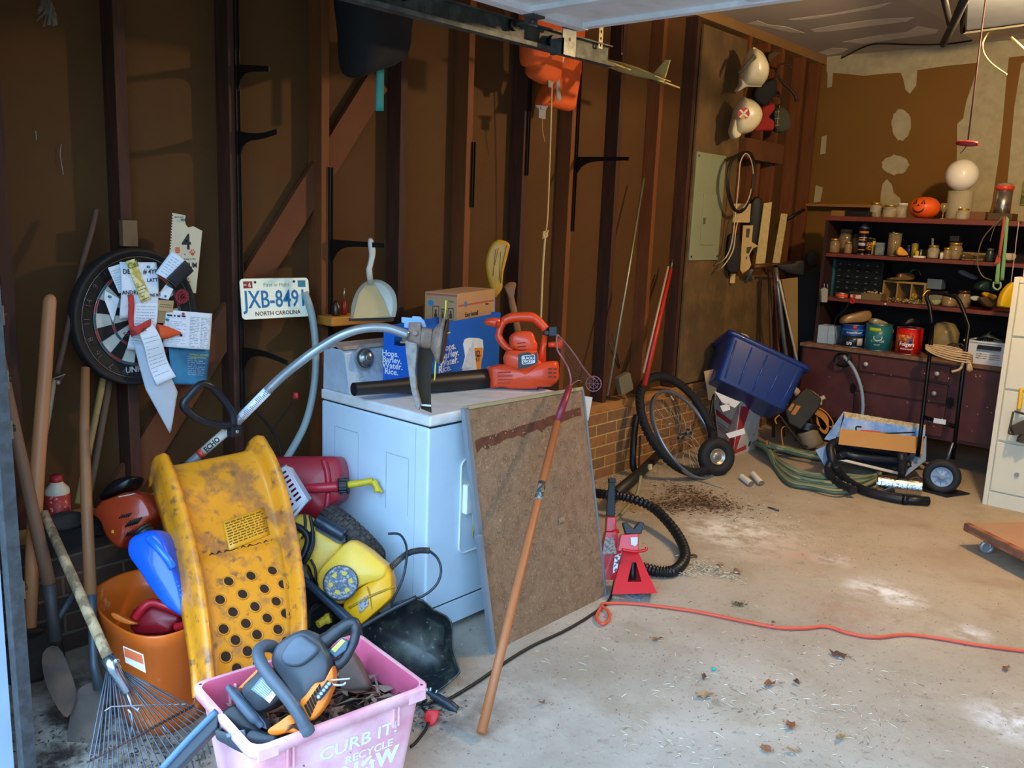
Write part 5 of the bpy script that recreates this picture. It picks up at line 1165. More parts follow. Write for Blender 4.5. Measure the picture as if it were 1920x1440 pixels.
# ---------------- pressure washer
X = PX(WX(670,1070,.74),(480,820),3.79)
t = thing('pressure_washer','yellow pressure washer with a dusty grey wheel, heaped between the slide and the dryer','pressure washer',X.M)
yl = mat('#e6bc3c',.42,var=.08,scale=5,h2='#b39a60',mix=.45,thr=.58,sharp=.2); yd = mat('#e0a410',.4,var=.06)
g = G(); X.puff(g,[(195,620),(330,545),(430,590),(560,690),(650,740),(620,850),(540,960),(450,1030),(400,920),(300,880),(220,760)],.14,-.06,.22); g.ob('upper_housing',yl,t)
g = G(); X.puff(g,[(455,970),(560,840),(690,730),(800,775),(900,860),(965,925),(940,1000),(820,1040),(740,1080),(640,1180),(560,1160),(480,1110)],.17,-.02,.18); g.ob('main_housing',yl,t)
g = G(); X.puff(g,[(640,1170),(740,1075),(860,1000),(965,925),(990,1080),(970,1150),(860,1250),(760,1335),(720,1315),(650,1240)],.13,-.01,.14,2); g.ob('base_housing',yd,t)
g = G(); X.tube(g,[(660,1215,.055),(800,1135,.058),(985,1060,.05)],.004,6,m=0); X.tube(g,[(790,1060,.062),(810,1130,.06),(830,1250,.05)],.002,6); X.tube(g,[(690,1260,.05),(850,1190,.05),(960,1110,.04)],.003,6); g.ob('seam_lines',mat('#9c7a0c',.5),t)
g = G(); X.plate(g,[(722,1168),(790,1122),(803,1190),(738,1250)],.055,.060); g.ob('silver_label',mat('#8f9498',.5,h2='#3c4046',mix=.8,thr=.5,sharp=.05,scale=60),t)
wc = Vector(X.p(602,1035,.085)); Mw = T(*wc) @ Matrix.Rotation(R(14),4,'Y') @ Matrix.Rotation(R(-8),4,'X')
g = G().lathe([(0,.012),(.02,.012),(.022,.004),(.040,.004),(.043,.012),(.050,.014),(.054,.008),(.054,-.016),(.0,-.016)],40,M=Mw); wh = g.ob('wheel',mat('#5d6c7a',.8,var=.25,scale=60,h2='#aeb4b4',mix=.8,thr=.55,sharp=.1),t)
g = G()
for k in range(6): a = 2*PI*k/6+.2; g.prism([(.026*math.cos(a-.22),.026*math.sin(a-.22)),(.039*math.cos(a-.25),.039*math.sin(a-.25)),(.039*math.cos(a+.25),.039*math.sin(a+.25)),(.026*math.cos(a+.22),.026*math.sin(a+.22))],.003,.0048,M=Mw)
g.ob('wheel_openings',mat('#c9b030',.6),wh)
g = G().torus(.054,.003,40,6,M=Mw,c=(0,0,.0)); 
for k in range(48): a = 2*PI*k/48; g.box((.056*math.cos(a),.056*math.sin(a),-.003),(.003,.003,.022),Rt=Matrix.Rotation(a,3,'Z'),M=Mw)
g.ob('tread',mat('#3c464f',.8,var=.2),wh)
g = G(); X.tube(g,[(430,590,.03),(520,640,.035),(625,700,.03)],[.021,.023,.022],14); X.plate(g,[(430,660),(590,755),(640,745),(640,700),(440,600)],-.01,.02); g.ob('canister',mat('#1b2a38',.35,var=.2),t)
g = G(); X.tube(g,[(185,650,.03),(240,625,.03),(320,650,.03),(370,720,.03),(340,830,.03),(290,900,.03),(300,960,.03)],[.010,.012,.012,.011,.012,.014,.02],10); X.puff(g,[(240,900),(335,880),(375,950),(400,1020),(330,1085),(265,1060)],.04,.03,.3); gun = g.ob('spray_gun',mat('#181b20',.45,var=.2),t)
g = G(); X.plate(g,[(205,780),(235,690),(325,680),(328,700),(280,790),(245,890),(225,880)],.025,.04); g.ob('trigger',mat('#d0a716',.4),gun,bevel=.003)
g = G(); X.tube(g,[(300,1000,.04),(360,1030,.05),(520,1170,.07),(700,1335,.09)],[.014,.013,.014,.017],12); g.ob('lance',mat('#22384a',.4,var=.15),t)
g = G(); X.tube(g,[(385,560,.04),(400,640,.045),(400,740,.045),(370,830,.045),(340,890,.04)],.006,8)
cp = spl(X.tp([(400,680,.045),(400,760,.045),(370,840,.045),(345,880,.04)]),10)
for i in range(0,len(cp),2): g.sph(cp[i],(.010,.010,.0035),10)
X.tube(g,[(345,540,.03),(350,640,.03),(320,720,.03)],.005,8); X.tube(g,[(390,870,.03),(420,930,.03),(425,1020,.03)],.004,8); g.ob('hose',mat('#15181b',.5),t)
g = G(); hs_ = [(930,960,-.02),(985,900,.0),(1070,830,.0),(1150,805,.0),(1230,805,.0)]
X.tube(g,hs_,.007,8); cp = spl(X.tp(hs_),9)
for i in range(len(cp)): g.torus(.0085,.0028,12,6,M=frame(cp[i],(cp[min(i+1,len(cp)-1)]-cp[max(i-1,0)]).orthogonal(),(cp[min(i+1,len(cp)-1)]-cp[max(i-1,0)])))
g.ob('strain_relief',mat('#2a2c30',.6,h2='#8a7050',mix=.5,thr=.55),t)
g = G(); X.tube(g,[(1230,805,.0),(1290,860,.02),(1315,950,.03),(1280,1050,.03),(1180,1130,.03),(1050,1165,.03),(960,1195,.02)],.0045,8,k=8); X.tube(g,[(940,685,-.03),(1020,690,-.02),(1065,760,.0),(1070,860,.02),(1040,1010,.03),(960,1180,.02)],.0042,8,k=8); g.ob('power_cord',mat('#1c2830',.4),t)
XY = PX(WX(600,1165,.70),(480,820),3.79)
t = thing('hose_fitting','yellow plastic hose fitting in the dark gap right of the slide','hose fitting',XY.M)
g = G(); XY.tube(g,[(440,1330,.02),(500,1290,0)],[.013,.014],12); XY.tube(g,[(500,1290,0),(530,1280,0)],[.018,.017],14); g.ob('coupling',mat('#c9b32a',.5),t)
g = G(); XY.tube(g,[(540,1275,0),(450,1180,-.03),(380,1240,-.04),(370,1340,-.05)],.007,8,k=8); cp = spl(XY.tp([(450,1180,-.03),(380,1240,-.04),(370,1340,-.05)]),8)
for q in cp: g.torus(.008,.003,10,5,M=frame(q,(1,0,0),(0,.3,1)))
g.ob('ribbed_hose',mat('#121417',.6),t)
# ---------------- red gas can, basket, tyre, crate under them
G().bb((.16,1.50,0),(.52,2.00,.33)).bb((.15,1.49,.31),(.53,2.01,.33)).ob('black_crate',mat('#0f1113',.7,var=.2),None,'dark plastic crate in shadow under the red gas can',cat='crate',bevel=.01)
X = PX(WX(580,930,.36),(480,820),3.79)
t = thing('gas_can','large red gas can with a yellow spout lying against the dryer','gas can',X.M)
rd = mat('#ab2230',.4,var=.1,scale=6,h2='#7c1a22',mix=.4)
g = G(); X.puff(g,[(30,155),(200,140),(560,135),(625,155),(648,230),(652,330),(640,430),(560,500),(530,580),(380,600),(180,600),(40,520),(20,300)],.20,-.05,.14); g.ob('body',rd,t)
g = G(); X.tube(g,[(330,365,.06),(450,360,.065),(585,350,.06)],[.016,.018,.018],12); g.ob('grip',mat('#b52a38',.35),t); g = G(); X.tube(g,[(480,160,.045),(505,240,.052),(515,330,.05)],.012,8); X.tube(g,[(515,390,.05),(500,500,.05),(480,580,.04)],.010,8); g.ob('moulded_rib',rd,t)
g = G(); X.tube(g,[(595,350,.055),(655,340,.055)],[.030,.030],20)
for k in range(16): a = 2*PI*k/16; q = Vector(X.p(625,345,.055)); g.box(q+Vector((0,.030*math.cos(a),.030*math.sin(a))),(.026,.004,.004))
g.ob('collar',mat('#14171a',.5),t)
g = G(); X.tube(g,[(650,338,.055),(740,325,.058),(832,308,.06)],[.013,.012,.012],12); X.tube(g,[(832,308,.06),(855,350,.06),(868,385,.06)],[.013,.012,.014],12); X.tube(g,[(850,372,.06),(898,385,.06)],[.008,.006],8); g.ob('spout',mat('#c4ab1c',.45),t)
X = PX(WX(540,930,.52),(480,820),3.79)
t = thing('plastic_basket','small white slotted plastic basket tipped against the slide','basket',X.M)
fo = X.o([(60,285),(212,200),(360,440),(165,625)]); 
wb = mat('#c2ccd8',.45,var=.05)
# slatted face with real openings
A_,B_,C_,D_ = [Vector((x,y,0)) for x,y in fo]
def fp(u,v): return A_.lerp(B_,u).lerp(D_.lerp(C_,u),v)
us = [0,.14,.34,.42,.62,.70,.90,1.]; g = G()
vs = [0,.10]; 
for i in range(7): vs += [.10+.12*i+.055,.10+.12*(i+1)]
vs[-1] = .94; vs.append(1.)
for i in range(len(us)-1):
    for j in range(len(vs)-1):
        if i % 2 == 1 and j % 2 == 1 and j < len(vs)-2: continue
        q = [fp(us[i],vs[j]),fp(us[i+1],vs[j]),fp(us[i+1],vs[j+1]),fp(us[i],vs[j+1])]
        g.add(q+[p+Vector((0,0,-.003)) for p in q],[(0,1,2,3),(7,6,5,4),(0,4,5,1),(1,5,6,2),(2,6,7,3),(3,7,4,0)])
g.ob('slotted_side',wb,t)
g = G()
cr = [A_,B_,C_,D_]
for i in range(4):
    a,b = cr[i],cr[(i+1) % 4]; dz = Vector((0,0,-.10)); c_ = (A_+B_+C_+D_)/4; ia = (c_-a)*.06; ib = (c_-b)*.06
    g.add([a,b,b+dz+ib,a+dz+ia,a+ia*.4,b+ib*.4,b+dz+ib*1.5,a+dz+ia*1.5],[(0,1,2,3),(7,6,5,4),(0,4,5,1),(2,6,7,3),(1,5,6,2),(3,7,4,0)])
g.tube([A_,B_,C_,D_],.0035,6,closed=True).tube([C_,C_+Vector((.004,-.0,0)),D_+Vector((.02,-.006,.004))],.006,8); g.ob('walls',wb,t)
def knobby(R_,r_,n,rows,M,h=.004,bw=.5,m=0,g=None,k=14,span=1.15):
    g = g or G(); g.torus(R_,r_,n,k,m,M)
    for i in range(n):
        for j in range(rows):
            a = 2*PI*(i+.5*(j % 2))/n; b = span*(2*(j+.5)/rows-1); c_ = Vector(((R_+r_*math.cos(b))*math.cos(a),(R_+r_*math.cos(b))*math.sin(a),r_*math.sin(b)))
            Rt = (Matrix.Rotation(a,3,'Z') @ Matrix.Rotation(-b,3,'Y')); g.box(c_,(h*2,2*PI*(R_+r_)/n*bw*1.3,r_*2*span/rows*.75),m,M,Rt)
    return g
# barrow tyre seen on its tread
tc = WX(676,1003,.60); zax = (CR*.62+CU*.66+(CAM-tc).normalized()*-.30).normalized(); Mt_ = frame(tc+CR*-.030-CU*.010,zax.orthogonal(),zax)
t = thing('knobbly_tyre','worn black block-tread tyre standing between the gas can and the yellow pressure washer','tyre',Mt_)
g = knobby(.098,.043,34,6,I4,.0045,.5,span=1.2); g.ob('tread',mat('#4b433f',.8,var=.25,scale=30,h2='#2a2624',mix=.6),t); G().lathe([(.0,.02),(.02,.022),(.05,.012),(.058,.026),(.058,-.026),(.05,-.012),(0,-.02)],24).ob('hub',mat('#55585c',.5,.5),t)
X = PX(WX(655,1020,.55),(480,820),3.79); g = G(); X.tube(g,[(600,610,0),(700,680,.01),(790,770,0)],.010,8); o = g.ob('red_bar',mat('#6e1626',.4),None,'dark red metal bar lying behind the knobbly tyre',cat='bar'); o.matrix_basis = X.M @ o.matrix_basis
# ---------------- black tub tipped against the dryer
X = PX(FZ(800,1240,.10)+Vector((-.05,0,.0)),(660,1100),4.235)
t = thing('black_tub','black plastic tub tipped on its side before the dryer, dusted inside','tub',X.M)
ro = [(60,335),(300,195),(515,90),(650,175),(790,270),(805,480),(852,640),(848,700),(700,822),(560,900),(420,880),(220,650)]
io = [(150,350),(330,240),(510,140),(640,215),(740,290),(750,480),(795,640),(740,680),(620,740),(480,760),(350,700),(220,560)]
R0 = [(x,y,0) for x,y in X.o(ro,0,3)]; R1 = [(x,y,.004) for x,y in X.o(ro,0,3)]
cx_ = sum(p[0] for p in R0)/len(R0); cy_ = sum(p[1] for p in R0)/len(R0)
K = lambda k,z,R_=R0: [(cx_+(p[0]-cx_)*k,cy_+(p[1]-cy_)*k,z) for p in R_]
I0 = [(x,y,0) for x,y in X.o(io,-.03,3)]
G().loft([K(.93,-.10),K(1.0,-.004),K(1.0,.004),K(.97,.006),K(.95,-.004),[(p[0],p[1],-.035) for p in I0],[(cx_+(p[0]-cx_)*.8,cy_+(p[1]-cy_)*.8,-.085) for p in I0],[(cx_+(p[0]-cx_)*.05,cy_+(p[1]-cy_)*.05,-.092) for p in I0]]).ob('shell',mat('#141a1e',.35,var=.2,scale=6,h2='#4e5648',mix=.55,thr=.56,sharp=.2,h3='#8f8f7c',thr3=.70,scale3=50),t)
g = G(); X.tube(g,[(60,330,.004),(300,190,.006),(515,82,.004)],.008,8); g.ob('rim_bar',mat('#20262c',.4),t)
# ---------------- small things on the floor before the bin
X = PX(FZ(830,1318,.016),(660,1100),4.235)
t = thing('black_screwdriver','black gripped tool handle lying on the floor beside the pink bin','tool',X.M)
g = G(); X.tube(g,[(600,830,0),(640,860,0),(700,895,0),(780,945,0),(835,985,0)],[.009,.013,.0145,.016,.014],14); g.ob('grip',mat('#1f2c36',.4,var=.2),t)
g = G(); X.tube(g,[(575,785,0),(605,835,0)],[.003,.006],8); X.tube(g,[(625,800,.012),(620,830,.012)],.004,6); X.tube(g,[(675,820,.012),(665,845,.012)],.003,6); g.ob('blade',mat('#a4b2be',.3,.7),t)
X = PX(FZ(809,1345,.02),(660,1100),4.235)
t = thing('red_plug','small red plastic clip on a black cord beside the pink bin','plug',X.M)
g = G(); X.puff(g,[(585,990),(680,980),(690,1030),(650,1100),(590,1090)],.028,0,.2); g.ob('clip',mat('#d01e22',.4),t)
g = G().tube(spl([FZ(770,1400,.008),FZ(780,1392,.008),FZ(797,1370,.010),FZ(803,1355,.014)],6),.0045,8).tube(spl([FZ(765,1318,.008),FZ(800,1320,.008),FZ(835,1310,.008)],6),.004,8).tube(spl([FZ(799,1335,.01),FZ(790,1322,.01),FZ(800,1312,.01)],5),.004,8); g.ob('cord',black,t,world=True)
# ---------------- long-handled tools in the left corner
ash = mat('#8a5c38',.55,var=.15,stretch=(1,1,.3)); ashd = mat('#6b4c36',.65,var=.2,stretch=(1,1,.3)); sockm = mat('#3c3a3a',.6,.4,var=.25); blade = mat('#574a42',.75,.2,var=.3,scale=6,h2='#7a5a44',mix=.5)
def blade_ob(t,pts,x,nm='blade',th=.004,m=blade):
    c_ = WX(sum(p[0] for p in pts)/len(pts),sum(p[1] for p in pts)/len(pts),x); M_ = VF(c_); o = outl(M_,pts,smooth=3); g = G(); cx = sum(p[0] for p in o)/len(o); cy = sum(p[1] for p in o)/len(o)
    g.loft([[(cx+(a-cx)*k,cy+(b-cy)*k,z) for a,b in o] for k,z in ((1,0),(.6,-.016),(.05,-.022),(.05,-.026),(.6,-.020),(1,-.004))],cap=True); g.v = [tuple(M_ @ Vector(q)) for q in g.v]; return g.ob(nm,m,t,world=True)
t = thing('round_shovel','shovel with a rusty round blade, its handle crossing in front at the left edge','shovel',WX(110,1330,.45))
G().tube([WX(-6,640,.25),WX(27,800,.33),WX(62,960,.40),WX(93,1100,.46)],[.014,.016,.0175,.0185],14).ob('handle',ashd,t,world=True)
G().tube([WX(92,1095,.46),WX(97,1140,.47),WX(104,1200,.48)],[.019,.016,.02],12).ob('socket',sockm,t,world=True)
blade_ob(t,[(80,1225),(108,1212),(132,1262),(142,1305),(126,1345),(104,1320),(84,1275)],.49)
t = thing('garden_tool','thick pale round-ended wooden tool handle at the left edge','garden tool',WX(58,1170,.36))
G().tube([WX(57,1176,.40),WX(61,1050,.37),WX(70,880,.33),WX(84,700,.28),WX(93,565,.24),WX(95,556,.238),WX(95.3,552,.237)],[.016,.020,.0205,.0195,.0185,.014,.006],14).ob('shaft',mat('#a06a42',.5,var=.12,stretch=(1,1,.3)),t,world=True)
t = thing('thin_pole','thin dark knobbly pole with a wire hook leaning behind the thick handle','pole',WX(90,790,.12))
G().tube(spl([WX(180,392,.02),WX(172,430,.03),WX(150,510,.05),WX(128,610,.08),WX(106,702,.10)],5),.0095,8).ob('shaft',mat('#4a3226',.7,var=.3),t,world=True); G().tube([WX(102,712,.11),WX(94,765,.12),WX(86,812,.12)],.007,8).ob('pale_end',mat('#a39374',.6),t,world=True)
G().tube([WX(95,712,.12),WX(122,702,.13),WX(108,718,.12)],.0022,5).sph(WX(109,717,.12),.008,8).ob('hook',mat('#8f8578',.5,.4),t,world=True)
t = thing('square_shovel','grey-bladed shovel with an upright wooden handle left of the orange bin','shovel',WX(160,1420,.55))
G().tube([WX(160,690,.15),WX(158,800,.23),WX(162,940,.36),WX(170,1118,.50)],[.013,.015,.0165,.0175],14).ob('handle',ash,t,world=True)
G().tube([WX(170,1115,.50),WX(173,1180,.53),WX(176,1245,.55),WX(188,1290,.57)],[.017,.011,.013,.018],12).ob('socket',mat('#56646e',.45,.6,var=.2),t,world=True)
blade_ob(t,[(150,1290),(186,1282),(194,1320),(184,1380),(172,1440),(150,1462),(126,1430),(130,1350)],.58,m=mat('#5e554e',.75,.2,var=.3,scale=6,h2='#7a6656',mix=.5))
for k,(a,b,lab) in enumerate((((196,700),(168,835),'pale thin tool handle just below the dartboard'),((206,712),(178,872),'dark thin tool handle just below the dartboard'))):
    G().tube([WX(*a,.04),WX(*b,.10),WX(b[0]-22,b[1]+110,.16)],.011,10).ob('garden_tool',(mat('#8e7446',.6,var=.2),mat('#54402e',.7,var=.2))[k],None,lab,cat='garden tool')
t = thing('axe_head_tool','dark blade tool leaning low in the left corner behind the rake handle','tool',WX(118,1150,.35))
G().tube([WX(150,1090,.30),WX(128,1130,.33),WX(105,1165,.36)],[.006,.012,.010],8).ob('blade',mat('#4b5358',.5,.5),t,world=True)
for j,(x_,y_,z_,s_x,s_y,s_z) in enumerate(((.07,1.12,.455,.09,.13,.05),(.06,1.32,.455,.08,.11,.04),(.10,.98,.0,.16,.2,.14))):
    g = G(); g.loft([[(x_+s_x/2*k*math.cos(a)*(1+.2*noise.noise(Vector((math.cos(a)*2,math.sin(a)*2,z+j)))),y_+s_y/2*k*math.sin(a)*(1+.25*noise.noise(Vector((math.cos(a)*2+5,math.sin(a)*2,z+j)))),z_+s_z*z) for a in [2*PI*i/12 for i in range(12)]] for k,z in ((.8,0),(1,.3),(.9,.75),(.5,1))]); g.ob('rubble_stone',mat('#3c342e',.95,var=.3,scale=14,bump=.6,bscale=30),None,['grey lump of rubble on the ledge below the orange engine','smaller flat lump of rubble on the ledge near the engine','dark lump of masonry on the floor in the left corner'][j],cat='rubble')
bz = WX(111,985,.0); bz.z = max(bz.z,.455)
t = thing('oil_bottle','small red and white oil bottle standing on the ledge in the left corner','bottle',(bz.x,bz.y,bz.z))
G().lathe([(0,0),(.036,0),(.038,.004),(.038,.10),(0,.10)],24).ob('label',mat('#a8302a',.5,var=.1,h2='#d8d2cc',mix=.7,thr=.62,sharp=.05,scale=50),t)
G().lathe([(.038,.10),(.037,.115),(.020,.135),(.018,.14),(0,.14)],24).ob('shoulder',mat('#c9bfa8',.5),t); G().lathe([(.0185,.14),(.019,.142),(.018,.16),(0,.161)],20).ob('cap',mat('#a82226',.5),t)
G().box((bz.x,bz.y+.02,bz.z-.002+.0),(.02,.02,.001)) and None
G().bb((.0,bz.y-.10,.405),(.10,bz.y+.22,.4549)).ob('ledge_board',mat('#1c1815',.9,var=.2),None,'dark short board on the ledge under the red and white oil bottle',cat='board')
# ================================================================ back of the garage
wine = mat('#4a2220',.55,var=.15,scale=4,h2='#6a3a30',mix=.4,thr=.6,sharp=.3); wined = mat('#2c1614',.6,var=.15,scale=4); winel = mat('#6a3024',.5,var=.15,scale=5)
HX0,HX1,HY0,HY1 = .45,1.86,6.12,6.50
ZT,Z2,Z3_,ZC = 1.61,1.355,1.052,.722
t = thing('bookcase_hutch','dark red-brown open hutch with crowded shelves against the back wall','shelf unit',(1.15,6.3,ZC))
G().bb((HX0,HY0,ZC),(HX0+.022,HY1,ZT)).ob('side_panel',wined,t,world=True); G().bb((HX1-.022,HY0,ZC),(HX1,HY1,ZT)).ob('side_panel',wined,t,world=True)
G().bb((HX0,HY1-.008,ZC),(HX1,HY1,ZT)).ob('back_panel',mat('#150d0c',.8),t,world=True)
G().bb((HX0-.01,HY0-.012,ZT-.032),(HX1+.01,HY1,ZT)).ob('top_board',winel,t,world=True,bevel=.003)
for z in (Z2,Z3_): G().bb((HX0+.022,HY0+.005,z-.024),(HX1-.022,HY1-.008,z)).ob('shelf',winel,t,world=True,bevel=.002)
CY0 = 6.04
t = thing('sideboard','dark red-brown drawer cabinet under the hutch, with round pale knobs','cabinet',(1.15,6.3,0))
G().bb((.40,CY0+.015,.20),(1.92,6.56,ZC-.022)).ob('body',wine,t,world=True,bevel=.004)
G().bb((.39,CY0-.01,ZC-.024),(1.94,6.58,ZC)).ob('top',mat('#7a5a44',.7,var=.2,h2='#5a3226',mix=.5),t,world=True,bevel=.004)
for x,y in ((.44,CY0+.05),(1.87,CY0+.05),(.44,6.5),(1.87,6.5)): G().bb((x-.03,y-.03,0),(x+.03,y+.03,.21)).ob('leg',wined,t,world=True)
def X_(px,py=700,y=None): return BY(px,py,CY0 if y is None else y).x
def drawer(x0,x1,z0,z1,nm='drawer',knob=None):
    d = G().bb((x0+.004,CY0,z0+.004),(x1-.004,CY0+.018,z1-.004)).ob(nm,wine,t,world=True,bevel=.002)
    for kx in (knob or []): G().lathe([(0,-.0),(.008,.0),(.008,.012),(.015,.016),(.016,.022),(.010,.027),(0,.028)],16,M=frame((kx,CY0,(z0+z1)/2),(1,0,0),(0,-1,0))).ob('knob',mat('#b9b4ac',.4,.3),d,world=True)
xa,xb,xc_ = X_(1608),X_(1782),X_(1805)
drawer(xa,xb,.575,.69,knob=[X_(1625,686),X_(1758,703)]); drawer(xa,xb,.44,.57,knob=[X_(1751,752)]); drawer(xa,xb,.22,.435,knob=[X_(1745,800)])
drawer(.415,xa-.005,.22,.69,'door'); drawer(xc_+.01,1.90,.22,.69,'door')
for px,py in ((1596,728),(1778,755)):
    q = BY(px,py,CY0-.001); G().prism([(.022*math.cos(a),.036*math.sin(a)) for a in [2*PI*i/20 for i in range(20)]],-.001,.001,M=frame((q.x+.01,CY0-.001,q.z),(1,0,0),(0,-1,0))).ob('finger_pull',mat('#1a0d0c',.9),t,world=True)
g = G(); rnd = random.Random(3)
for i in range(34): g.sph((rnd.uniform(.6,1.7),CY0-.001,rnd.uniform(.26,.66)),(rnd.uniform(.002,.005),.001,rnd.uniform(.002,.004)),8)
g.ob('paint_specks',mat('#b9aca0',.8),t,world=True)
# ---- file cabinet
fc = mat('#d0cbb4',.45,var=.03); FX0,FX1,FY0 = 1.802,2.27,5.475; FH = 1.30
t = thing('filing_cabinet','tall cream metal filing cabinet at the right edge','filing cabinet',(2.03,5.75,0))
G().bb((FX0,FY0+.012,0),(FX1,FY0+.56,FH)).ob('carcass',fc,t,world=True,bevel=.004); G().bb((FX0,FY0,0),(FX0+.026,FY0+.014,FH)).bb((FX1-.026,FY0,0),(FX1,FY0+.014,FH)).bb((FX0+.027,FY0,FH-.03),(FX1-.027,FY0+.014,FH)).bb((FX0+.027,FY0,0),(FX1-.027,FY0+.014,.085)).ob('front_frame',fc,t,world=True,bevel=.002)
for k in range(4):
    z0 = .092+k*.296; d = G().bb((FX0+.032,FY0-.004,z0),(FX1-.032,FY0+.014,z0+.285)).ob('drawer',fc,t,world=True,bevel=.003)
    G().bb((2.0,FY0-.022,z0+.10),(2.09,FY0-.004,z0+.115)).bb((2.0,FY0-.012,z0+.085),(2.09,FY0-.004,z0+.13)).ob('handle',steel,d,world=True,bevel=.002); G().cyl((1.955,FY0-.005,z0+.12),(1.955,FY0-.013,z0+.12),.012,n=16).ob('lock',steel,d,world=True)
for k,(z0,z1,x0,lab) in enumerate(((FH+.002,FH+.10,1.835,'cream metal box lying on the filing cabinet, lower of two'),(FH+.102,FH+.22,1.86,'cream metal box on the filing cabinet, upper of two'))):
    G().bb((x0,FY0+.03,z0),(FX1-.02,FY0+.45,z1)).ob('metal_box',fc,None,lab,cat='box',bevel=.004)
X = PX(BY(1908,780,5.44),(0,0),1.)
t = thing('hand_broom_set','small yellow-handled dustpan in a black wire clip hanging on the filing cabinet','dustpan',X.M)
g = G(); X.tube(g,[(1915,728,.01),(1913,750,.01),(1910,768,.01)],.011,10); g.ob('handle',mat('#d2a714',.4),t)
g = G(); X.tube(g,[(1900,772,.01),(1894,800,.01),(1892,812,.01),(1900,812,.012),(1918,796,.014)],.006,8); X.tube(g,[(1903,771,.01),(1920,776,.01)],.006,8); X.plate(g,[(1894,800),(1925,786),(1925,812),(1900,816)],.0,.03); X.plate(g,[(1910,820),(1925,800),(1925,832),(1908,828)],.0,.03); g.ob('pan',mat('#3a332e',.6),t)
# ---- small goods helper
glass = mat('#cfc4a4',.08,0,var=0,alpha=.38); glassd = mat('#9a8460',.12,0,var=.1,alpha=.62); brass = mat('#b9923a',.35,.7); lidw = mat('#d0c8b4',.5)
def sz(px,py0,py1,y,wpx):
    a,b = BY(px,py1,y),BY(px,py0,y); c_ = BY(px+wpx/2,py1,y); return a.x,b.z-a.z,c_.x-a.x
def jar(px,top,bot,wpx,z,y,lab,grp=None,body=None,lid=brass,fill=None,nm='glass_jar',cat='jar'):
    x,h,r = sz(px,top,bot,y,wpx); t = thing(nm,lab,cat,(x,y,z),grp)
    G().lathe([(0,.001),(r*.85,.001),(r,.006),(r,h*.66),(r*.8,h*.80),(r*.76,h*.86),(0,h*.86)],20).ob('glass',body or glass,t)
    G().lathe([(0,h*.84),(r*.84,h*.84),(r*.85,h*.99),(r*.8,h),(0,h)],20).ob('lid',lid,t)
    if fill: G().lathe([(0,.004),(r*.8,.004),(r*.88,.01),(r*.88,h*.5),(0,h*.54)],14).ob('contents',fill,t)
    return t
def can(px,top,bot,wpx,z,y,lab,m,nm='tin_can',cat='can',rim=None,extra=None,dome=False):
    x,h,r = sz(px,top,bot,y,wpx); t = thing(nm,lab,cat,(x,y,z))
    G().lathe([(0,0),(r,0),(r,h),(r*.96,h),(r*.96,h*.97),(0,h*.97)],28).ob('body',m,t)
    g = G().torus(r,.003,28,6,c=(0,0,.003)).torus(r,.003,28,6,c=(0,0,h)); g.ob('rims',rim or steel,t)
    return t,x,h,r
def blk(px0,top,px1,bot,z,y,dep,lab,m,nm='box',cat='box',bev=.003,z1=None):
    a,b = BY(px0,bot,y),BY(px1,top,y); h = b.z-BY(px1,bot,y).z
    return G().bb((a.x,y,z),(b.x,y+dep,z+h)).ob(nm,m,None,lab,cat=cat,bevel=bev)
z = ZT+.001
jar(1641,374,402,21,z,6.30,'gold-lidded glass jar at the left end of the hutch top'); jar(1668,378,402,26,z,6.28,'wide glass jar with a gold lid, second from the left on the hutch top'); jar(1691,374,402,22,z,6.30,'glass jar with a cream lid left of the plastic pumpkin',lid=lidw)
# pumpkin
x,h,r = sz(1732,361,402,6.27,56); t = thing('toy_pumpkin','orange toy pumpkin with a painted smiling face on the hutch top','pumpkin',(x,6.27,z))
g = G(); n = 40
g.loft([[(r*math.sin(PI*i/14 or .01)**.8*(1+.03*abs(math.cos(5*2*PI*j/n)))*math.cos(2*PI*j/n),r*math.sin(PI*i/14 or .01)**.8*(1+.03*abs(math.cos(5*2*PI*j/n)))*math.sin(2*PI*j/n),h*(.5-.5*math.cos(PI*i/14))) for j in range(n)] for i in [.2]+list(range(1,14))+[13.8]]); g.ob('body',mat('#e2570e',.45,var=.05),t)
# face: curved strokes on the near side
g = G()
def onp(u,v):
    a = -PI/2+u; zz_ = h*v; s_ = max(1-(2*v-1)**2,.01)**.45; rr = r*s_*1.045; return (rr*math.cos(a),rr*math.sin(a),zz_)
u0 = -.12
g.tube(spl([onp(u0-.42,.50),onp(u0-.30,.36),onp(u0-.0,.28),onp(u0+.30,.36),onp(u0+.42,.50)],5),[.0015,.004,.005,.004,.0015],8)
for du in (-.30,.30): g.tube([onp(u0+du-.10,.66),onp(u0+du,.84),onp(u0+du+.10,.66)],.0045,8)
g.tube([onp(u0-.05,.56),onp(u0,.63),onp(u0+.05,.56)],.004,8); g.ob('painted_face',mat('#140c08',.6),t)
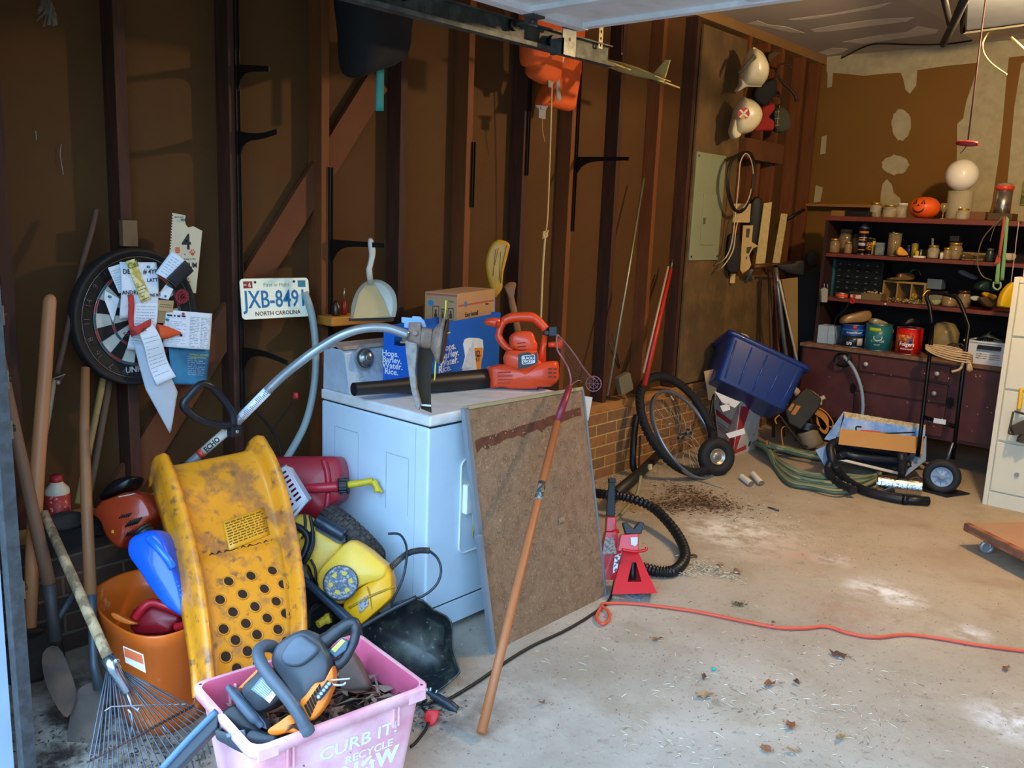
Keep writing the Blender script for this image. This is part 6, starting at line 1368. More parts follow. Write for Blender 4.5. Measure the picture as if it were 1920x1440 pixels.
# goblet, cylinder vase with globe, small jar, tray
x,h,r = sz(1768,372,402,6.28,14); G().lathe([(0,0),(r,0),(r,.003),(.004,.008),(.004,h*.4),(r,h*.6),(r*1.1,h*.8),(r*.9,h),(r*.85,h),(r,h*.8),(0,h*.45)],18).ob('goblet',mat('#b9a46a',.2,.2,trans=.5),None,'small stemmed glass beside the pumpkin on the hutch top',cat='glass').location = (x,6.28,z)
x,h,r = sz(1797,347,400,6.34,48)
t = thing('glass_vase','tall clear glass cylinder on the hutch top carrying the white globe','vase',(x,6.34,z)); G().lathe([(0,.002),(r*.95,.002),(r,.01),(r,h*1.02),(r*.97,h*1.02),(r*.96,.012),(0,.01)],32).ob('body',glass,t)
gx,gh,gr = sz(1801,300,350,6.34,63); G().sph((0,0,gr*.93),(gr,gr,gr),32).lathe([(gr*.42,.004),(gr*.42,-.02+.02),(gr*.30,.0)],20).ob('lamp_globe',mat('#e6dfcf',.25,var=.03,coat=.3),None,'white glass lamp globe resting on the glass cylinder on the hutch top',cat='lamp globe').location = (gx,6.34,z+h*1.02+.001)
jar(1806,381,402,25,z,6.22,'low glass tumbler with a gold rim before the glass cylinder')
t = thing('metal_flask','brushed steel cylinder with a red-banded cap at the right end of the hutch top','flask',(BY(1879,392,6.3).x,6.3,z)); x,h,r = sz(1879,333,392,6.3,32)
G().lathe([(0,0),(r,0),(r,h),(0,h)],28).ob('body',mat('#a8a59c',.25,.9),t); G().lathe([(r,h),(r*1.08,h+.003),(r*1.08,h+.022),(r,h+.024)],28).ob('red_band',mat('#d83a24',.4),t); G().lathe([(r*1.0,h+.024),(r*.8,h+.036),(r*.4,h+.042),(0,h+.042)],24).ob('cap',mat('#a89a84',.4,.3),t)
blk(1812,384,1850,400,z,6.25,.12,'shallow brown wooden tray on the hutch top right of the glass cylinder',mat('#6b4524',.7),'tray','tray'); blk(1852,388,1900,402,z,6.15,.15,'low glass dish under the steel cylinder, right end of the hutch top',mat('#5c4426',.3,trans=.3),'dish','dish')
blk(1584,391,1630,401,z,6.2,.18,'flat black tray at the left end of the hutch top',black,'black_tray','tray'); blk(1558,388,1583,399,z,6.35,.1,'small brown box at the far left corner of the hutch top',mat('#8a6430',.7),'box','box')
# shelf 2 goods
z = Z2+.001
gl = lambda a: mat(a,.3,var=.1)
jar(1583,429,474,26,z,6.34,'tall glass jar with a lid at the left of the upper shelf',body=glassd,lid=gl('#6e5a3e'),fill=gl('#8a2c18')); jar(1563,447,474,20,z,6.22,'small jar of red bits at the far left of the upper shelf',body=glassd,fill=gl('#a84420')); jar(1589,452,475,14,z,6.18,'tiny jar with red contents left of the black spray can',body=glassd,fill=gl('#b8321c')); jar(1602,433,470,18,z,6.38,'dark glass jar behind the black spray can',body=glassd,lid=gl('#3c3428'))
t,x,h,r = can(1616,424,474,17,z,6.20,'black spray can with orange and white print on the upper shelf',gl('#17131c'),'spray_can','spray can')
g = G().lathe([(r,h),(r*.7,h+.012),(r*.5,h+.03),(0,h+.03)],18); g.ob('cap',gl('#4a4a52'),t)
g = G()
for k,(zz,hh) in enumerate(((.80,.08),(.62,.03),(.52,.06),(.33,.11),(.16,.04))): g.lathe([(r+.0004,h*zz),(r+.0012,h*zz),(r+.0012,h*(zz+hh)),(r+.0004,h*(zz+hh))],20,k % 2)
g.ob('printing',[gl('#c27a2a'),gl('#b9b4c4')],t)
t,x,h,r = can(1628,442,474,11,z,6.17,'thin black can with yellow stripes beside the spray can',gl('#1b1713'),'spray_can','spray can'); G().lathe([(r+.0005,h*.3),(r+.001,h*.3),(r+.001,h*.75),(r+.0005,h*.75)],16).ob('stripes',mat('#c08a2a',.5,h2='#151010',mix=1,thr=.5,sharp=.03,scale=60),t)
jar(1636,441,472,10,z,6.30,'small bottle with a yellow label on the upper shelf',body=gl('#c9a23a'),lid=gl('#3a3020'),nm='bottle',cat='bottle'); blk(1640,450,1658,474,z,6.24,.03,'small blister pack with a blue label on the upper shelf',mat('#7f8478',.5,h2='#2f6a8a',mix=.8,thr=.52,scale=20),'blister_pack','packet')
t,x,h,r = can(1675,433,476,24,z,6.24,'glass tumbler full of pale brushes on the upper shelf',glassd,'glass_tumbler','glass')
for k,(dx,dy,tl,col) in enumerate(((-.01,0,.16,'#b9a46c'),(.012,.01,.13,'#8f826a'),(.02,-.01,.12,'#6e5f48'),(-.02,.008,.11,'#57493a'))): G().cyl((x+dx*.4,6.24+dy,z+.006),(x+dx*1.4,6.24+dy*1.5,z+tl),.006,.008,8).ob('brush',gl(col),None,['palest and tallest brush in the tumbler on the upper shelf','grey-brown brush in the tumbler on the upper shelf','brown brush leaning right in the tumbler on the upper shelf','dark brush leaning left in the tumbler on the upper shelf'][k],cat='brush')
X = PX(BY(1692,472,6.17),(1540,390),9.6); 
g = G(); X.puff(g,[(1350,790),(1400,690),(1500,760),(1560,840),(1490,860),(1380,850)],.03,0,.3); o = g.ob('yellow_clamp',mat('#d4922a',.5),None,'crumpled orange-yellow plastic clamp on the edge of the upper shelf',cat='clamp'); o.matrix_basis = X.M @ o.matrix_basis
can(1704,455,476,8,z,6.26,'small blue bottle on the upper shelf right of the yellow clamp',gl('#1d2f7c'),'bottle','bottle'); t,x,h,r = can(1714,450,476,12,z,6.22,'small bottle with a yellow and black label on the upper shelf',gl('#8a7a20'),'bottle','bottle'); blk(1716,461,1724,474,z,6.16,.01,'bright yellow paper tag on the upper shelf',gl('#c9a812'),'tag','tag')
blk(1712,476,1733,480,z,6.14,.04,'flat cream plastic strip on the edge of the upper shelf',lidw,'strip','strip'); can(1726,464,479,4,z,6.15,'tiny metal tube standing on the upper shelf',steel,'metal_tube','tube')
jar(1749,457,482,22,z,6.20,'clear plastic cup of screws in the middle of the upper shelf',fill=gl('#8a7650')); G().cyl((BY(1750,460,6.24).x,6.24,z+.02),(BY(1751,430,6.24).x,6.24,z+.13),.006,.008,8).ob('paintbrush',gl('#6f7470'),None,'upright grey brush handle behind the cup of screws',cat='brush')
can(1765,470,483,7,z,6.16,'small cream bottle cap stack on the upper shelf',lidw,'small_pot','pot'); jar(1789,452,484,28,z,6.22,'large ribbed glass jar with a gold lid on the upper shelf',body=glassd,fill=gl('#7a5a3c')); jar(1775,462,484,16,z,6.17,'small brown glass jar left of the ribbed jar on the upper shelf',body=glassd,fill=gl('#7a4c30')); blk(1780,441,1799,452,z+.115,6.2,.07,'small black box on top of the ribbed glass jar',black,'black_box','box')
blk(1804,459,1850,474,z,6.30,.12,'beige plastic tool case at the back of the upper shelf',gl('#8a7650'),'tool_case','case')
X = PX(BY(1825,480,6.18),(1720,390),9.6); g = G(); X.puff(g,[(770,880),(820,820),(940,830),(1060,880),(1180,850),(1200,900),(1000,920),(820,905)],.04,0,.3); o = g.ob('tangled_tools',gl('#4a3a28'),None,'low tangle of brown leads on the upper shelf',cat='cable'); o.matrix_basis = X.M @ o.matrix_basis
jar(1855,462,487,16,z,6.20,'dark green glass bottle on the upper shelf',body=gl('#26332f'),lid=gl('#3c4a44'),nm='bottle',cat='bottle'); X = PX(BY(1890,482,6.16),(1720,390),9.6); g = G(); X.puff(g,[(1540,830),(1640,810),(1750,830),(1740,920),(1640,950),(1560,930)],.05,0,.35); o = g.ob('white_bowl',mat('#b9ae9a',.4),None,'small white bowl with a pink rim at the right of the upper shelf',cat='bowl'); o.matrix_basis = X.M @ o.matrix_basis
# shelf 3 goods
z = Z3_+.001
x0,x1 = BY(1560,540,6.3).x,BY(1653,540,6.3).x; zt_ = Z2-.045
t = thing('parts_cabinet','small black parts cabinet of clear drawers with a teal side on the middle shelf','parts cabinet',((x0+x1)/2,6.3,z)); G().bb((x0+.01,6.30,z),(x1,6.44,zt_)).ob('case',gl('#0c1316'),t,world=True); G().bb((x0-.004,6.28,z),(x0+.012,6.44,zt_)).ob('side',gl('#23606a'),t,world=True)
for c_ in range(5):
    for r_ in range(6):
        a = x0+.016+(x1-x0-.02)*c_/5; b = z+.006+(zt_-z-.01)*r_/6
        d = G().bb((a,6.294,b),(a+(x1-x0-.02)/5-.006,6.302,b+(zt_-z-.01)/6-.006)).ob('drawer',mat('#161d1e',.25,var=.3,scale=40),t,world=True); G().bb((a+.02,6.290,b+.012),(a+.034,6.294,b+.017)).ob('knob',gl('#6f7a78'),d,world=True)
X = PX(BY(1547,556,6.10),(1540,500),9.); t = thing('multi_plug','grey plug adaptor hanging at the left end of the middle shelf','plug adaptor',X.M)
g = G(); X.plate(g,[(-20,380),(40,350),(100,380),(85,605),(-10,600)],-.02,.02); g.ob('body',gl('#8d8c84'),t,bevel=.003); g = G(); X.tube(g,[(50,350,0),(50,285,0)],.003,6); X.tube(g,[(105,365,0),(105,290,0)],.003,6); g.ob('prongs',steel,t)
can(1578,548,556,23,z,6.16,'flat orange tape roll at the left of the middle shelf',mat('#d2441a',.4),'tape_roll','tape'); blk(1593,550,1616,558,z,6.16,.06,'small red and white carton on the edge of the middle shelf',mat('#b32a1e',.5,h2='#c9c4bc',mix=.9,thr=.52,sharp=.03,scale=14),'small_carton','box'); blk(1591,544,1617,549,z+.03,6.2,.05,'dark green tin lid behind the red and white carton',gl('#24342c'),'flat_tin','tin')
x0,x1 = BY(1619,550,6.2).x,BY(1656,550,6.2).x
t = thing('plastic_tray','clear tray of bent fittings on the middle shelf','tray',((x0+x1)/2,6.2,z)); G().bb((x0,6.16,z),(x1,6.27,z+.045)).ob('tray',mat('#7a6644',.3,var=.15,trans=.2),t,world=True)
g = G()
for k in range(14): q = Vector((random.uniform(x0+.01,x1-.01),random.uniform(6.17,6.25),z+.048)); g.cyl(q,q+Vector((random.uniform(-.02,.02),random.uniform(-.01,.01),random.uniform(0,.015))),.004,n=6)
o = g.ob('fittings',gl('#b39a72'),t,world=True); o['kind'] = 'stuff'
x0,x1 = BY(1657,530,6.3).x,BY(1738,530,6.3).x; t = thing('open_wooden_rack','tan wooden rack with three open bays in the middle of the middle shelf','rack',((x0+x1)/2,6.33,z)); hh = .135; tw = mat('#9a7a3c',.6,var=.15)
for a,b,c_,d_ in ((x0,x0+.012,z,z+hh),(x1-.012,x1,z,z+hh),(x0+.012,x1-.012,z+hh-.012,z+hh),(x0+.012,x1-.012,z,z+.01),(x0+(x1-x0)/3,x0+(x1-x0)/3+.008,z+.01,z+hh-.012),(x0+(x1-x0)*.66,x0+(x1-x0)*.66+.008,z+.01,z+hh-.012)): G().bb((a,6.29,c_),(b,6.40,d_)).ob('slat',tw,t,world=True)
G().bb((x0,6.40,z),(x1,6.405,z+hh)).ob('back',gl('#4a3a22'),t,world=True)
X = PX(BY(1700,520,6.33),(1540,500),9.); g = G(); X.puff(g,[(1120,195),(1260,190),(1300,110),(1450,100),(1560,130),(1540,220),(1300,235),(1130,215)],.06,0,.3); o = g.ob('leather_pouch',gl('#6e5434'),None,'crumpled brown pouch lying on the tan wooden rack',cat='pouch'); o.matrix_basis = X.M @ o.matrix_basis
X = PX(BY(1700,512,6.36),(1540,500),9.); g = G(); X.tube(g,[(1480,190,0),(1500,100,0),(1560,50,.01),(1640,60,.01),(1680,150,.01)],.009,8); o = g.ob('black_goggles',gl('#2a2c30'),None,'dark curved goggles on top of the brown pouch',cat='goggles'); o.matrix_basis = X.M @ o.matrix_basis
brs = [gl('#a08a5c'),gl('#8f8a80'),gl('#b39440'),gl('#4a4238'),gl('#6e6048')]
g = G(); rnd = random.Random(8)
for k in range(170):
    q = Vector((BY(rnd.uniform(1662,1745),562,6.18).x,rnd.uniform(6.14,6.24),z+rnd.uniform(.0,.022))); d_ = Vector((rnd.uniform(-1,1),rnd.uniform(-1,1),rnd.uniform(-.2,.9)))*.012; g.cyl(q,q+d_,rnd.uniform(.002,.006),rnd.uniform(.002,.006),6,k % 5)
g.ob('loose_screws',brs,None,'heap of loose screws and fittings on the middle shelf',cat='screws',kind='stuff')
X = PX(BY(1715,557,6.13),(1540,500),9.); g = G()
for rr in (.016,.011,.006): g.torus(rr,.0022,24,6)
g.v = [tuple(X.M @ (Vector(q)+Vector(X.p(1570,490,0)))) for q in g.v]; g.ob('brass_coil',brass,None,'small brass coil among the loose screws',cat='coil')
blk(1738,512,1768,531,z+.10,6.30,.1,'pale blue plastic tub standing on the grey tub, middle shelf',gl('#5f6c7a'),'plastic_tub','tub'); blk(1736,531,1770,555,z,6.29,.12,'pale grey-green tub under the blue tub on the middle shelf',gl('#7a7c68'),'plastic_tub','tub')
jar(1780,540,564,30,z,6.22,'wide dark glass jar of brass parts on the middle shelf',body=glassd,lid=gl('#5a4028'),fill=brass,nm='glass_jar'); jar(1806,538,570,26,z,6.24,'tall brown glass jar at the right of the middle shelf',body=glassd,lid=gl('#3c2c20'))
X = PX(BY(1745,552,6.17),(1720,500),6.545); g = G(); X.tube(g,[(60,370,0),(130,290,0),(200,340,.005),(130,320,0),(80,400,0)],.006,8); o = g.ob('copper_elbow',mat('#c98a34',.3,.8),None,'shiny copper elbow behind the hand truck handle',cat='pipe fitting'); o.matrix_basis = X.M @ o.matrix_basis
def pshape(off,sc,y,pts,th,nm,lab,m,cat,ctr=None,p=.3):
    cx_,cy_ = sum(q[0] for q in pts)/len(pts),sum(q[1] for q in pts)/len(pts); X = PX(BY(off[0]+cx_/sc,off[1]+cy_/sc,y),off,sc); g = G(); X.puff(g,pts,th,0,p); o = g.ob(nm,m,None,lab,cat=cat); o.matrix_basis = X.M @ o.matrix_basis; return o
O4_ = (1720,500); S4 = 6.545
pshape(O4_,S4,6.28,[(500,60),(540,35),(640,80),(730,130),(700,160),(560,110)],.04,'grey_caulk_tube','grey sealant tube leaning at the back of the middle shelf',gl('#5c6670'),'tube'); pshape(O4_,S4,6.26,[(700,250),(780,180),(880,170),(940,230),(1000,270),(900,310),(760,300)],.09,'green_tangle','dark green tangled cord heap on the middle shelf',gl('#173028'),'cord')
pshape(O4_,S4,6.20,[(800,350),(820,310),(960,350),(950,400),(880,390)],.03,'yellow_cable_clip','pair of yellow cable clips on the middle shelf',mat('#c98a1c',.4),'clip'); pshape(O4_,S4,6.16,[(645,390),(680,360),(750,365),(760,400),(700,420)],.02,'white_spoon','pale oval scoop on the edge of the middle shelf',mat('#a9b0a4',.4),'scoop'); pshape(O4_,S4,6.17,[(750,380),(860,370),(940,430),(900,500),(820,480),(780,440)],.05,'brown_switch_box','brown electrical box with frayed wires on the edge of the middle shelf',gl('#4c3c2c'),'electrical box'); pshape(O4_,S4,6.13,[(170,420),(230,405),(290,410),(260,460),(200,465)],.02,'green_bowl','small pale oval dish behind the hand truck handle',gl('#8a8c6c'),'dish')
pshape((1480,380),4.364,5.95,[(1710,830),(1740,730),(1820,650),(1860,700),(1850,850),(1730,855)],.05,'yellow_flag','bright yellow plastic hook hanging beside the filing cabinet',mat('#d2a80e',.4),'hook',p=.15)
# counter goods
z = ZC+.001
blk(1528,610,1566,644,z,6.13,.12,'small pale blue and white carton at the left end of the counter',mat('#9fb4bf',.6,var=.1,h2='#7c8f9c',mix=.4),'small_carton','box')
def coffee(px,top,bot,w_,lab,col,y=6.17): t,x,h,r = can(px,top,bot,w_,z,y,lab,mat(col,.35,var=.05)); return t,x,h,r
def cyltext(t,items,m,r,a0,y0=0.):
    """writing wrapped round a can, facing the open door"""
    g = G()
    for (s_,du,zz,h_,sx,bold) in items:
        c_ = bpy.data.curves.new('t','FONT'); c_.body = s_; c_.size = h_*1.37; c_.extrude = .0003; c_.offset = bold*h_; c_.align_x = 'CENTER'; c_.resolution_u = 2
        o = bpy.data.objects.new('t',c_); COL.objects.link(o); dg_ = bpy.context.evaluated_depsgraph_get(); dg_.update(); me = bpy.data.meshes.new_from_object(o.evaluated_get(dg_))
        g.add([(( r+.0008+v.co.z)*math.cos(a0+(v.co.x*sx+du)/r),(r+.0008+v.co.z)*math.sin(a0+(v.co.x*sx+du)/r),zz+v.co.y) for v in me.vertices],[tuple(p.vertices) for p in me.polygons]); bpy.data.objects.remove(o); bpy.data.curves.remove(c_)
    return g.ob('lettering',m,t)
def band(t,r,z0,z1,a0,a1,m,nm='label_panel',off=.0006):
    n = 16; g = G(); v = []
    for i in range(n+1):
        a = a0+(a1-a0)*i/n
        for rr in (r+.0001,r+off):
            for zz in (z0,z1): v.append((rr*math.cos(a),rr*math.sin(a),zz))
    f = []
    for i in range(n): a = 4*i; f += [(a+2,a+3,a+7,a+6),(a,a+2,a+6,a+4),(a+1,a+5,a+7,a+3)]
    return g.add(v,f,0,True).ob(nm,m,t)
AF = math.atan2(-6.17,1.9)   # direction from the counter towards the door
t,x,h,r = coffee(1598,603,645,45,'dark blue coffee can with a printed white cup, left of three on counter','#123a86')
band(t,r,0,h*.52,AF-1.3,AF+1.4,gl('#11202e')); band(t,r,h*.74,h*.80,AF-1.3,AF+1.4,mat('#2a7fc0',.4),'stripe',.0008)
cyltext(t,[('CLASSIC ROAST',.01,h*.62,.012,.9,.02),('270',-.018,h*.12,.020,.9,.03)],white,r,AF); band(t,r,h*.10,h*.42,AF+.42,AF+.95,mat('#b9b4ac',.5),'printed_cup',.0012); band(t,r,h*.82,h*.96,AF-.02,AF+.25,mat('#c0303a',.5),'red_badge',.0012)
pshape((1480,380),4.364,6.17,[(420,985),(440,930),(540,900),(640,880),(665,930),(620,975),(500,985)],.10,'leather_glove','tan work glove lying on top of the dark blue coffee can',gl('#8a6a40'),'glove')
t,x,h,r = coffee(1644,607,656,48,'teal coffee can with a cup drawing, middle of three on the counter','#1a6468',6.14)
band(t,r,h*.74,h*.88,AF-.75,AF+.15,mat('#a8b824',.5),'yellow_banner'); g = G().torus(.026,.004,24,6,M=frame((r*1.01*math.cos(AF+.0),r*1.01*math.sin(AF+.0),h*.52),(math.sin(-AF),math.cos(AF),.0),(math.cos(AF),math.sin(AF),.9))); g.ob('printed_cup',mat('#b9c4c0',.5),t)
cyltext(t,[('CUSTOM',.0,h*.34,.017,.9,.02),('ROAST',.0,h*.22,.010,.9,.02)],mat('#9fb8b0',.5),r,AF)
pshape((1480,380),4.364,6.14,[(660,990),(680,945),(740,960),(800,990),(740,1005)],.08,'rag_bundle','grey rag bundle stuffed in the teal coffee can',gl('#8a8068'),'rag')
blk(1664,616,1672,656,z,6.16,.05,'narrow yellow and brown carton between the teal and red cans',mat('#a08a50',.6,h2='#5a4a34',mix=.7,scale=20),'small_carton','box')
t,x,h,r = coffee(1702,610,659,49,'bright red coffee can with white lettering, right of three on the counter','#c4120e',6.14)
band(t,r,h*.05,h*.78,AF-.95,AF+.30,mat('#8c0f10',.5),'dark_panel'); band(t,r,h*.46,h*.76,AF-.85,AF+.15,mat('#a8402c',.5,h2='#d9a23a',mix=.8,thr=.52,scale=30),'sunburst',.0009); band(t,r,h*.44,h*.64,AF+.0,AF+.25,mat('#2a2f7c',.5),'blue_patch',.0011)
for a in (AF+.30,AF-.95): band(t,r,h*.05,h*.78,a,a+.025,mat('#d9b23a',.5),'gold_border',.0012)
cyltext(t,[('Folgers',-.012,h*.34,.027,.88,.03),('SPECIAL ROAST',-.012,h*.20,.009,.9,.02)],white,r,AF)
pshape((1540,500),9.,6.14,[(1370,980),(1420,900),(1520,860),(1600,900),(1640,970),(1500,960)],.06,'black_cable_roll','roll of black cable in the mouth of the red coffee can',black,'cable')
x,h,r = sz(1765,594,660,6.22,56); t = thing('clear_canister','clear plastic canister of yellow rope behind the hand truck on the counter','canister',(x,6.24,z))
G().lathe([(0,.002),(r*.9,.002),(r,.01),(r,h*.7),(r*.6,h*.95),(0,h)],28).ob('body',mat('#b9a878',.15,trans=.6,ior=1.2),t); G().lathe([(0,.012),(r*.75,.012),(r*.8,h*.4),(r*.7,h*.75),(r*.3,h*.88),(0,h*.88)],20).ob('yellow_rope',mat('#c9a418',.7,var=.3,scale=30,h2='#6e5a2a',mix=.6),t)
g = G()
for k in range(7): a = .05*k; g.tube(spl([(x+.07+a*.6,6.16+.01*k,z+.004),(x+.03+a,6.15,z+.06+.01*k),(x+.09+a*.8,6.17,z+.10),(x+.15,6.16,z+.02+.01*k),(x+.11,6.15,z+.005)],5),.004,6)
g.ob('cable_tangle',gl('#20282a'),None,'tangle of dark thin cables on the counter behind the hand truck',cat='cable')
x0,x1 = BY(1807,660,6.07).x,BY(1884,678,6.07).x; zt_ = z+BY(1880,637,6.07).z-BY(1880,680,6.07).z
t = thing('white_basket','white slotted plastic basket holding cables at the right end of the counter','basket',((x0+x1)/2,6.15,z)); wp_ = mat('#cdd2d8',.5,var=.05)
gb = G(); rows = [z+.035+.013*k for k in range(3)]; w3 = x1-x0
xs_ = [x0,x0+w3*.30,x0+w3*.56,x0+w3*.62,x0+w3*.88,x1]; zs_ = [z]+[q for r_ in rows for q in (r_,r_+.005)]+[zt_]
for i in range(5):
    for j in range(len(zs_)-1):
        if i in (1,3) and j % 2 == 1: continue
        gb.bb((xs_[i],6.07,zs_[j]),(xs_[i+1],6.074,zs_[j+1]))
gb.bb((x0,6.074,z),(x0+.004,6.28,zt_)).bb((x1-.004,6.074,z),(x1,6.28,zt_)).bb((x0,6.276,z),(x1,6.28,zt_)).bb((x0,6.074,z),(x1,6.276,z+.004)); gb.ob('walls',wp_,t,world=True); G().bb((x0-.008,6.062,zt_-.006),(x1+.008,6.07,zt_+.004)).ob('rim',wp_,t,world=True)
G().bb((x0+w3*.33,6.05,zt_-.045),(x0+w3*.88,6.0695,zt_-.02)).ob('power_adaptor',black,None,'black power adaptor hanging over the rim of the white counter basket',cat='power adaptor')
g = G()
for k in range(9): yy = 6.10+.02*k; g.tube(spl([(x0+.03+.01*k,yy,zt_-.01),(x0+.10,yy,zt_+.03+.004*k),(x0+.19-.01*k,yy+.02,zt_+.015),(x0+.24,yy,zt_-.005)],5),.005,6)
g.ob('coiled_leads',gl('#1c2426'),None,'dark coiled leads piled in the white counter basket',cat='cable')
# hanging ribbons and cords at the right of the hutch
D9 = lambda x,y,yy=6.05: BY(1720+x/9.6,390+y/9.6,yy)
t = thing('green_strap','pale green and red webbing strap hanging from the hutch top','strap',D9(1590,150)); 
gs = mat('#6f9e6a',.8,var=.15)
G().sheet(patch([D9(1600,140),D9(1650,200),D9(1560,1300),D9(1490,1300)],lambda u,v: 0),3,14,th=.003).sheet(patch([D9(1530,300),D9(1600,200),D9(1500,900),D9(1440,900)]),3,10,th=.003).sheet(patch([D9(1440,900,6.04),D9(1500,900,6.04),D9(1470,1370,6.04),D9(1390,1370,6.04)]),3,8,th=.003).ob('green_webbing',gs,t,world=True)
G().sheet(patch([D9(1550,160,6.03),D9(1590,170,6.03),D9(1500,900,6.03),D9(1450,880,6.03)]),2,10,th=.003).sheet(patch([D9(1440,850,6.03),D9(1500,880,6.03),D9(1480,980,6.03),D9(1370,1040,6.03)]),2,4,th=.003).ob('red_webbing',mat('#a84434',.8,var=.1),t,world=True)
G().tube(spl([D9(1380,1330),D9(1370,1420),D9(1440,1470),D9(1500,1420),D9(1490,1330)],6),.006,8).ob('loop',mat('#8fa894',.6),t,world=True)
G().tube(spl([D9(1540,150),D9(1200,520),D9(1090,850),D9(1090,1050),D9(1180,1230),D9(1340,1300)],8),.004,8).ob('hanging_hose',gl('#5a4c3e'),None,'thin brown tube looping down over the hutch shelves',cat='tube')
G().tube(spl([D9(1580,140),D9(1400,330),D9(1310,600)],6),.002,6).ob('hanging_wire',gl('#6a625c'),None,'thin grey wire slanting from the strap hook across the upper shelf',cat='wire')
G().tube(spl([D9(1830,240),D9(1780,600),D9(1760,800),D9(1700,1240),D9(1690,1330)],6),.0025,6).ob('white_cord',mat('#b8ac98',.7),None,'white cord hanging beside the filing cabinet',cat='cord')
q = D9(1600,150,6.05); G().tube([q,Vector((q.x,6.13,max(min(q.z,1.605),1.585)))],.004,6).ob('hook',black,t,world=True)
q = D9(1830,240); G().tube([q,Vector((q.x,6.12,1.60))],.003,6).ob('cord_hook',black,None,'tiny hook holding the white cord on the hutch',cat='hook')
# small shelf board high on the back wall
a,b = BY(1508,384,6.9),BY(1640,384,6.9); G().bb((a.x,6.80,a.z-.012),(b.x+.15,6.918,a.z+.008)).ob('wall_ledge',mat('#9a6a30',.7,var=.15),None,'thin wooden ledge on the back wall behind the hutch',cat='ledge')
# grey tube with black wire coil
t = thing('grey_conduit','bent grey conduit with a coil of black wire hooked on the counter','conduit',BY(1600,700,6.0))
G().tube(spl([BY(1582,668,6.00),BY(1600,690,5.98),BY(1614,725,5.97),BY(1618,760,5.96),BY(1616,780,5.95)],6),.012,12).ob('tube',mat('#7f929c',.4),t,world=True)
c_ = BY(1580,674,5.99); g = G()
for k in range(6): g.torus(.042+.003*k,.0035,24,6,M=T(*c_) @ RX(70+8*k) @ RY(-14+7*k))
g.ob('wire_coil',black,t,world=True); G().tube(spl([BY(1568,645,6.03),BY(1566,600,6.05),BY(1585,580,6.06),BY(1594,560,6.08)],6),.002,6).ob('wire_tail',black,t,world=True)
G().torus(.012,.006,16,8,M=T(*BY(1598,565,6.10)) @ RX(90)).ob('red_ring',mat('#c01e20',.4),None,'small red ring hanging off the middle shelf',cat='ring'); G().sph(BY(1660,570,6.10),.008,12).ob('white_bead',mat('#cfc4a4',.5),None,'small cream ball hanging off the middle shelf',cat='bead')
# ---- hand truck
t = thing('hand_truck','black steel hand truck with grey-hubbed tyres standing before the sideboard','hand truck',(1.45,5.7,0))
bkt = mat('#0d0e10',.35,.4)
def HB(px,py,y): return BY(px,py,y)
Lr = [HB(1728,795,5.72),HB(1744,660,5.85),HB(1748,610,5.91),HB(1743,575,5.93),HB(1737,556,5.95),HB(1746,549,5.96),HB(1770,551,5.96),HB(1794,559,5.95),HB(1806,582,5.93),HB(1817,612,5.91),HB(1809,669,5.85),HB(1786,862,5.66)]
G().tube([Lr[0]+(Lr[0]-Lr[1])*.45]+Lr[:3]+spl(Lr[2:10],4)+Lr[10:],.0125,12).ob('frame',bkt,t,world=True)
for a,b,y in (((1743,662),(1806,678),5.85),((1731,782),(1791,800),5.72)): G().tube([HB(*a,y),HB(*b,y)],.014,10).ob('crossbar',bkt,t,world=True)
q = HB(1762,790,5.705); G().box(q,(.07,.004,.03)).ob('paper_label',mat('#c9ccd0',.6),t,world=True)
wc = FZ(1766,893,.105); wr = .105
Mw = frame(wc,(.2,0,1),(.25,-1,0)); Mw = T(*wc) @ RZ(14) @ RX(90)
w1 = G().torus(wr-.026,.026,40,14,M=Mw,rz=.032).ob('tyre',mat('#1c1e20',.7,var=.1),t,world=True); h1 = G().lathe([(0,.024),(.018,.024),(.02,.016),(.05,.014),(.055,.02),(.062,.02),(.062,-.02),(0,-.02)],32,M=Mw).ob('hub',mat('#7f97b0',.45),w1,world=True)
g = G()
for k in range(8): a = 2*PI*k/8; g.box((.038*math.cos(a),.038*math.sin(a),.016),(.022,.004,.006),Rt=Matrix.Rotation(a,3,'Z'),M=Mw)
g.ob('hub_ribs',mat('#6a829c',.5),w1,world=True); G().cyl((0,0,.02),(0,0,.032),.009,n=6,M=Mw).ob('axle_nut',steel,w1,world=True)
w2 = Vector((BY(1703,850,5.93).x,5.93,.105)); Mw2 = T(*w2) @ RZ(14) @ RX(90); G().torus(wr-.026,.026,40,14,M=Mw2,rz=.032).ob('tyre',mat('#1c1e20',.7,var=.1),t,world=True); G().cyl(wc,w2,.010).ob('axle',bkt,t,world=True)
G().tube([HB(1787,830,5.68),HB(1773,872,5.66)],.008,8).ob('brace',mat('#7c7f84',.4,.7),t,world=True)
a,b = FZ(1700,905,.012),FZ(1822,912,.004); G().prism([(1.30,5.50),(1.62,5.44),(1.70,5.62),(1.36,5.72)],.004,.010).ob('toe_plate',mat('#2a2a2a',.6,.4),t,world=True)
g = G(); rnd = random.Random(6); rp = mat('#bfa27a',.8,bump=.4,bscale=150)
for k in range(5):
    k = k*1.5; ys_ = 5.835-.006*k
    g.tube(spl([HB(1737,648+k*1.2,ys_),HB(1755,650+k*2.6,ys_-.03),HB(1785,658+k*2.8,ys_-.035),HB(1815,662+k*3,ys_-.01),HB(1822,668+k*2,5.87),HB(1800,655+k*2,5.90),HB(1765,648+k*2,5.90),HB(1740,647+k,5.87)],5,True),.0052,7,closed=True)
g.tube(spl([HB(1806,680,5.81),HB(1800,692,5.80),HB(1785,697,5.80)],5),.008,8)
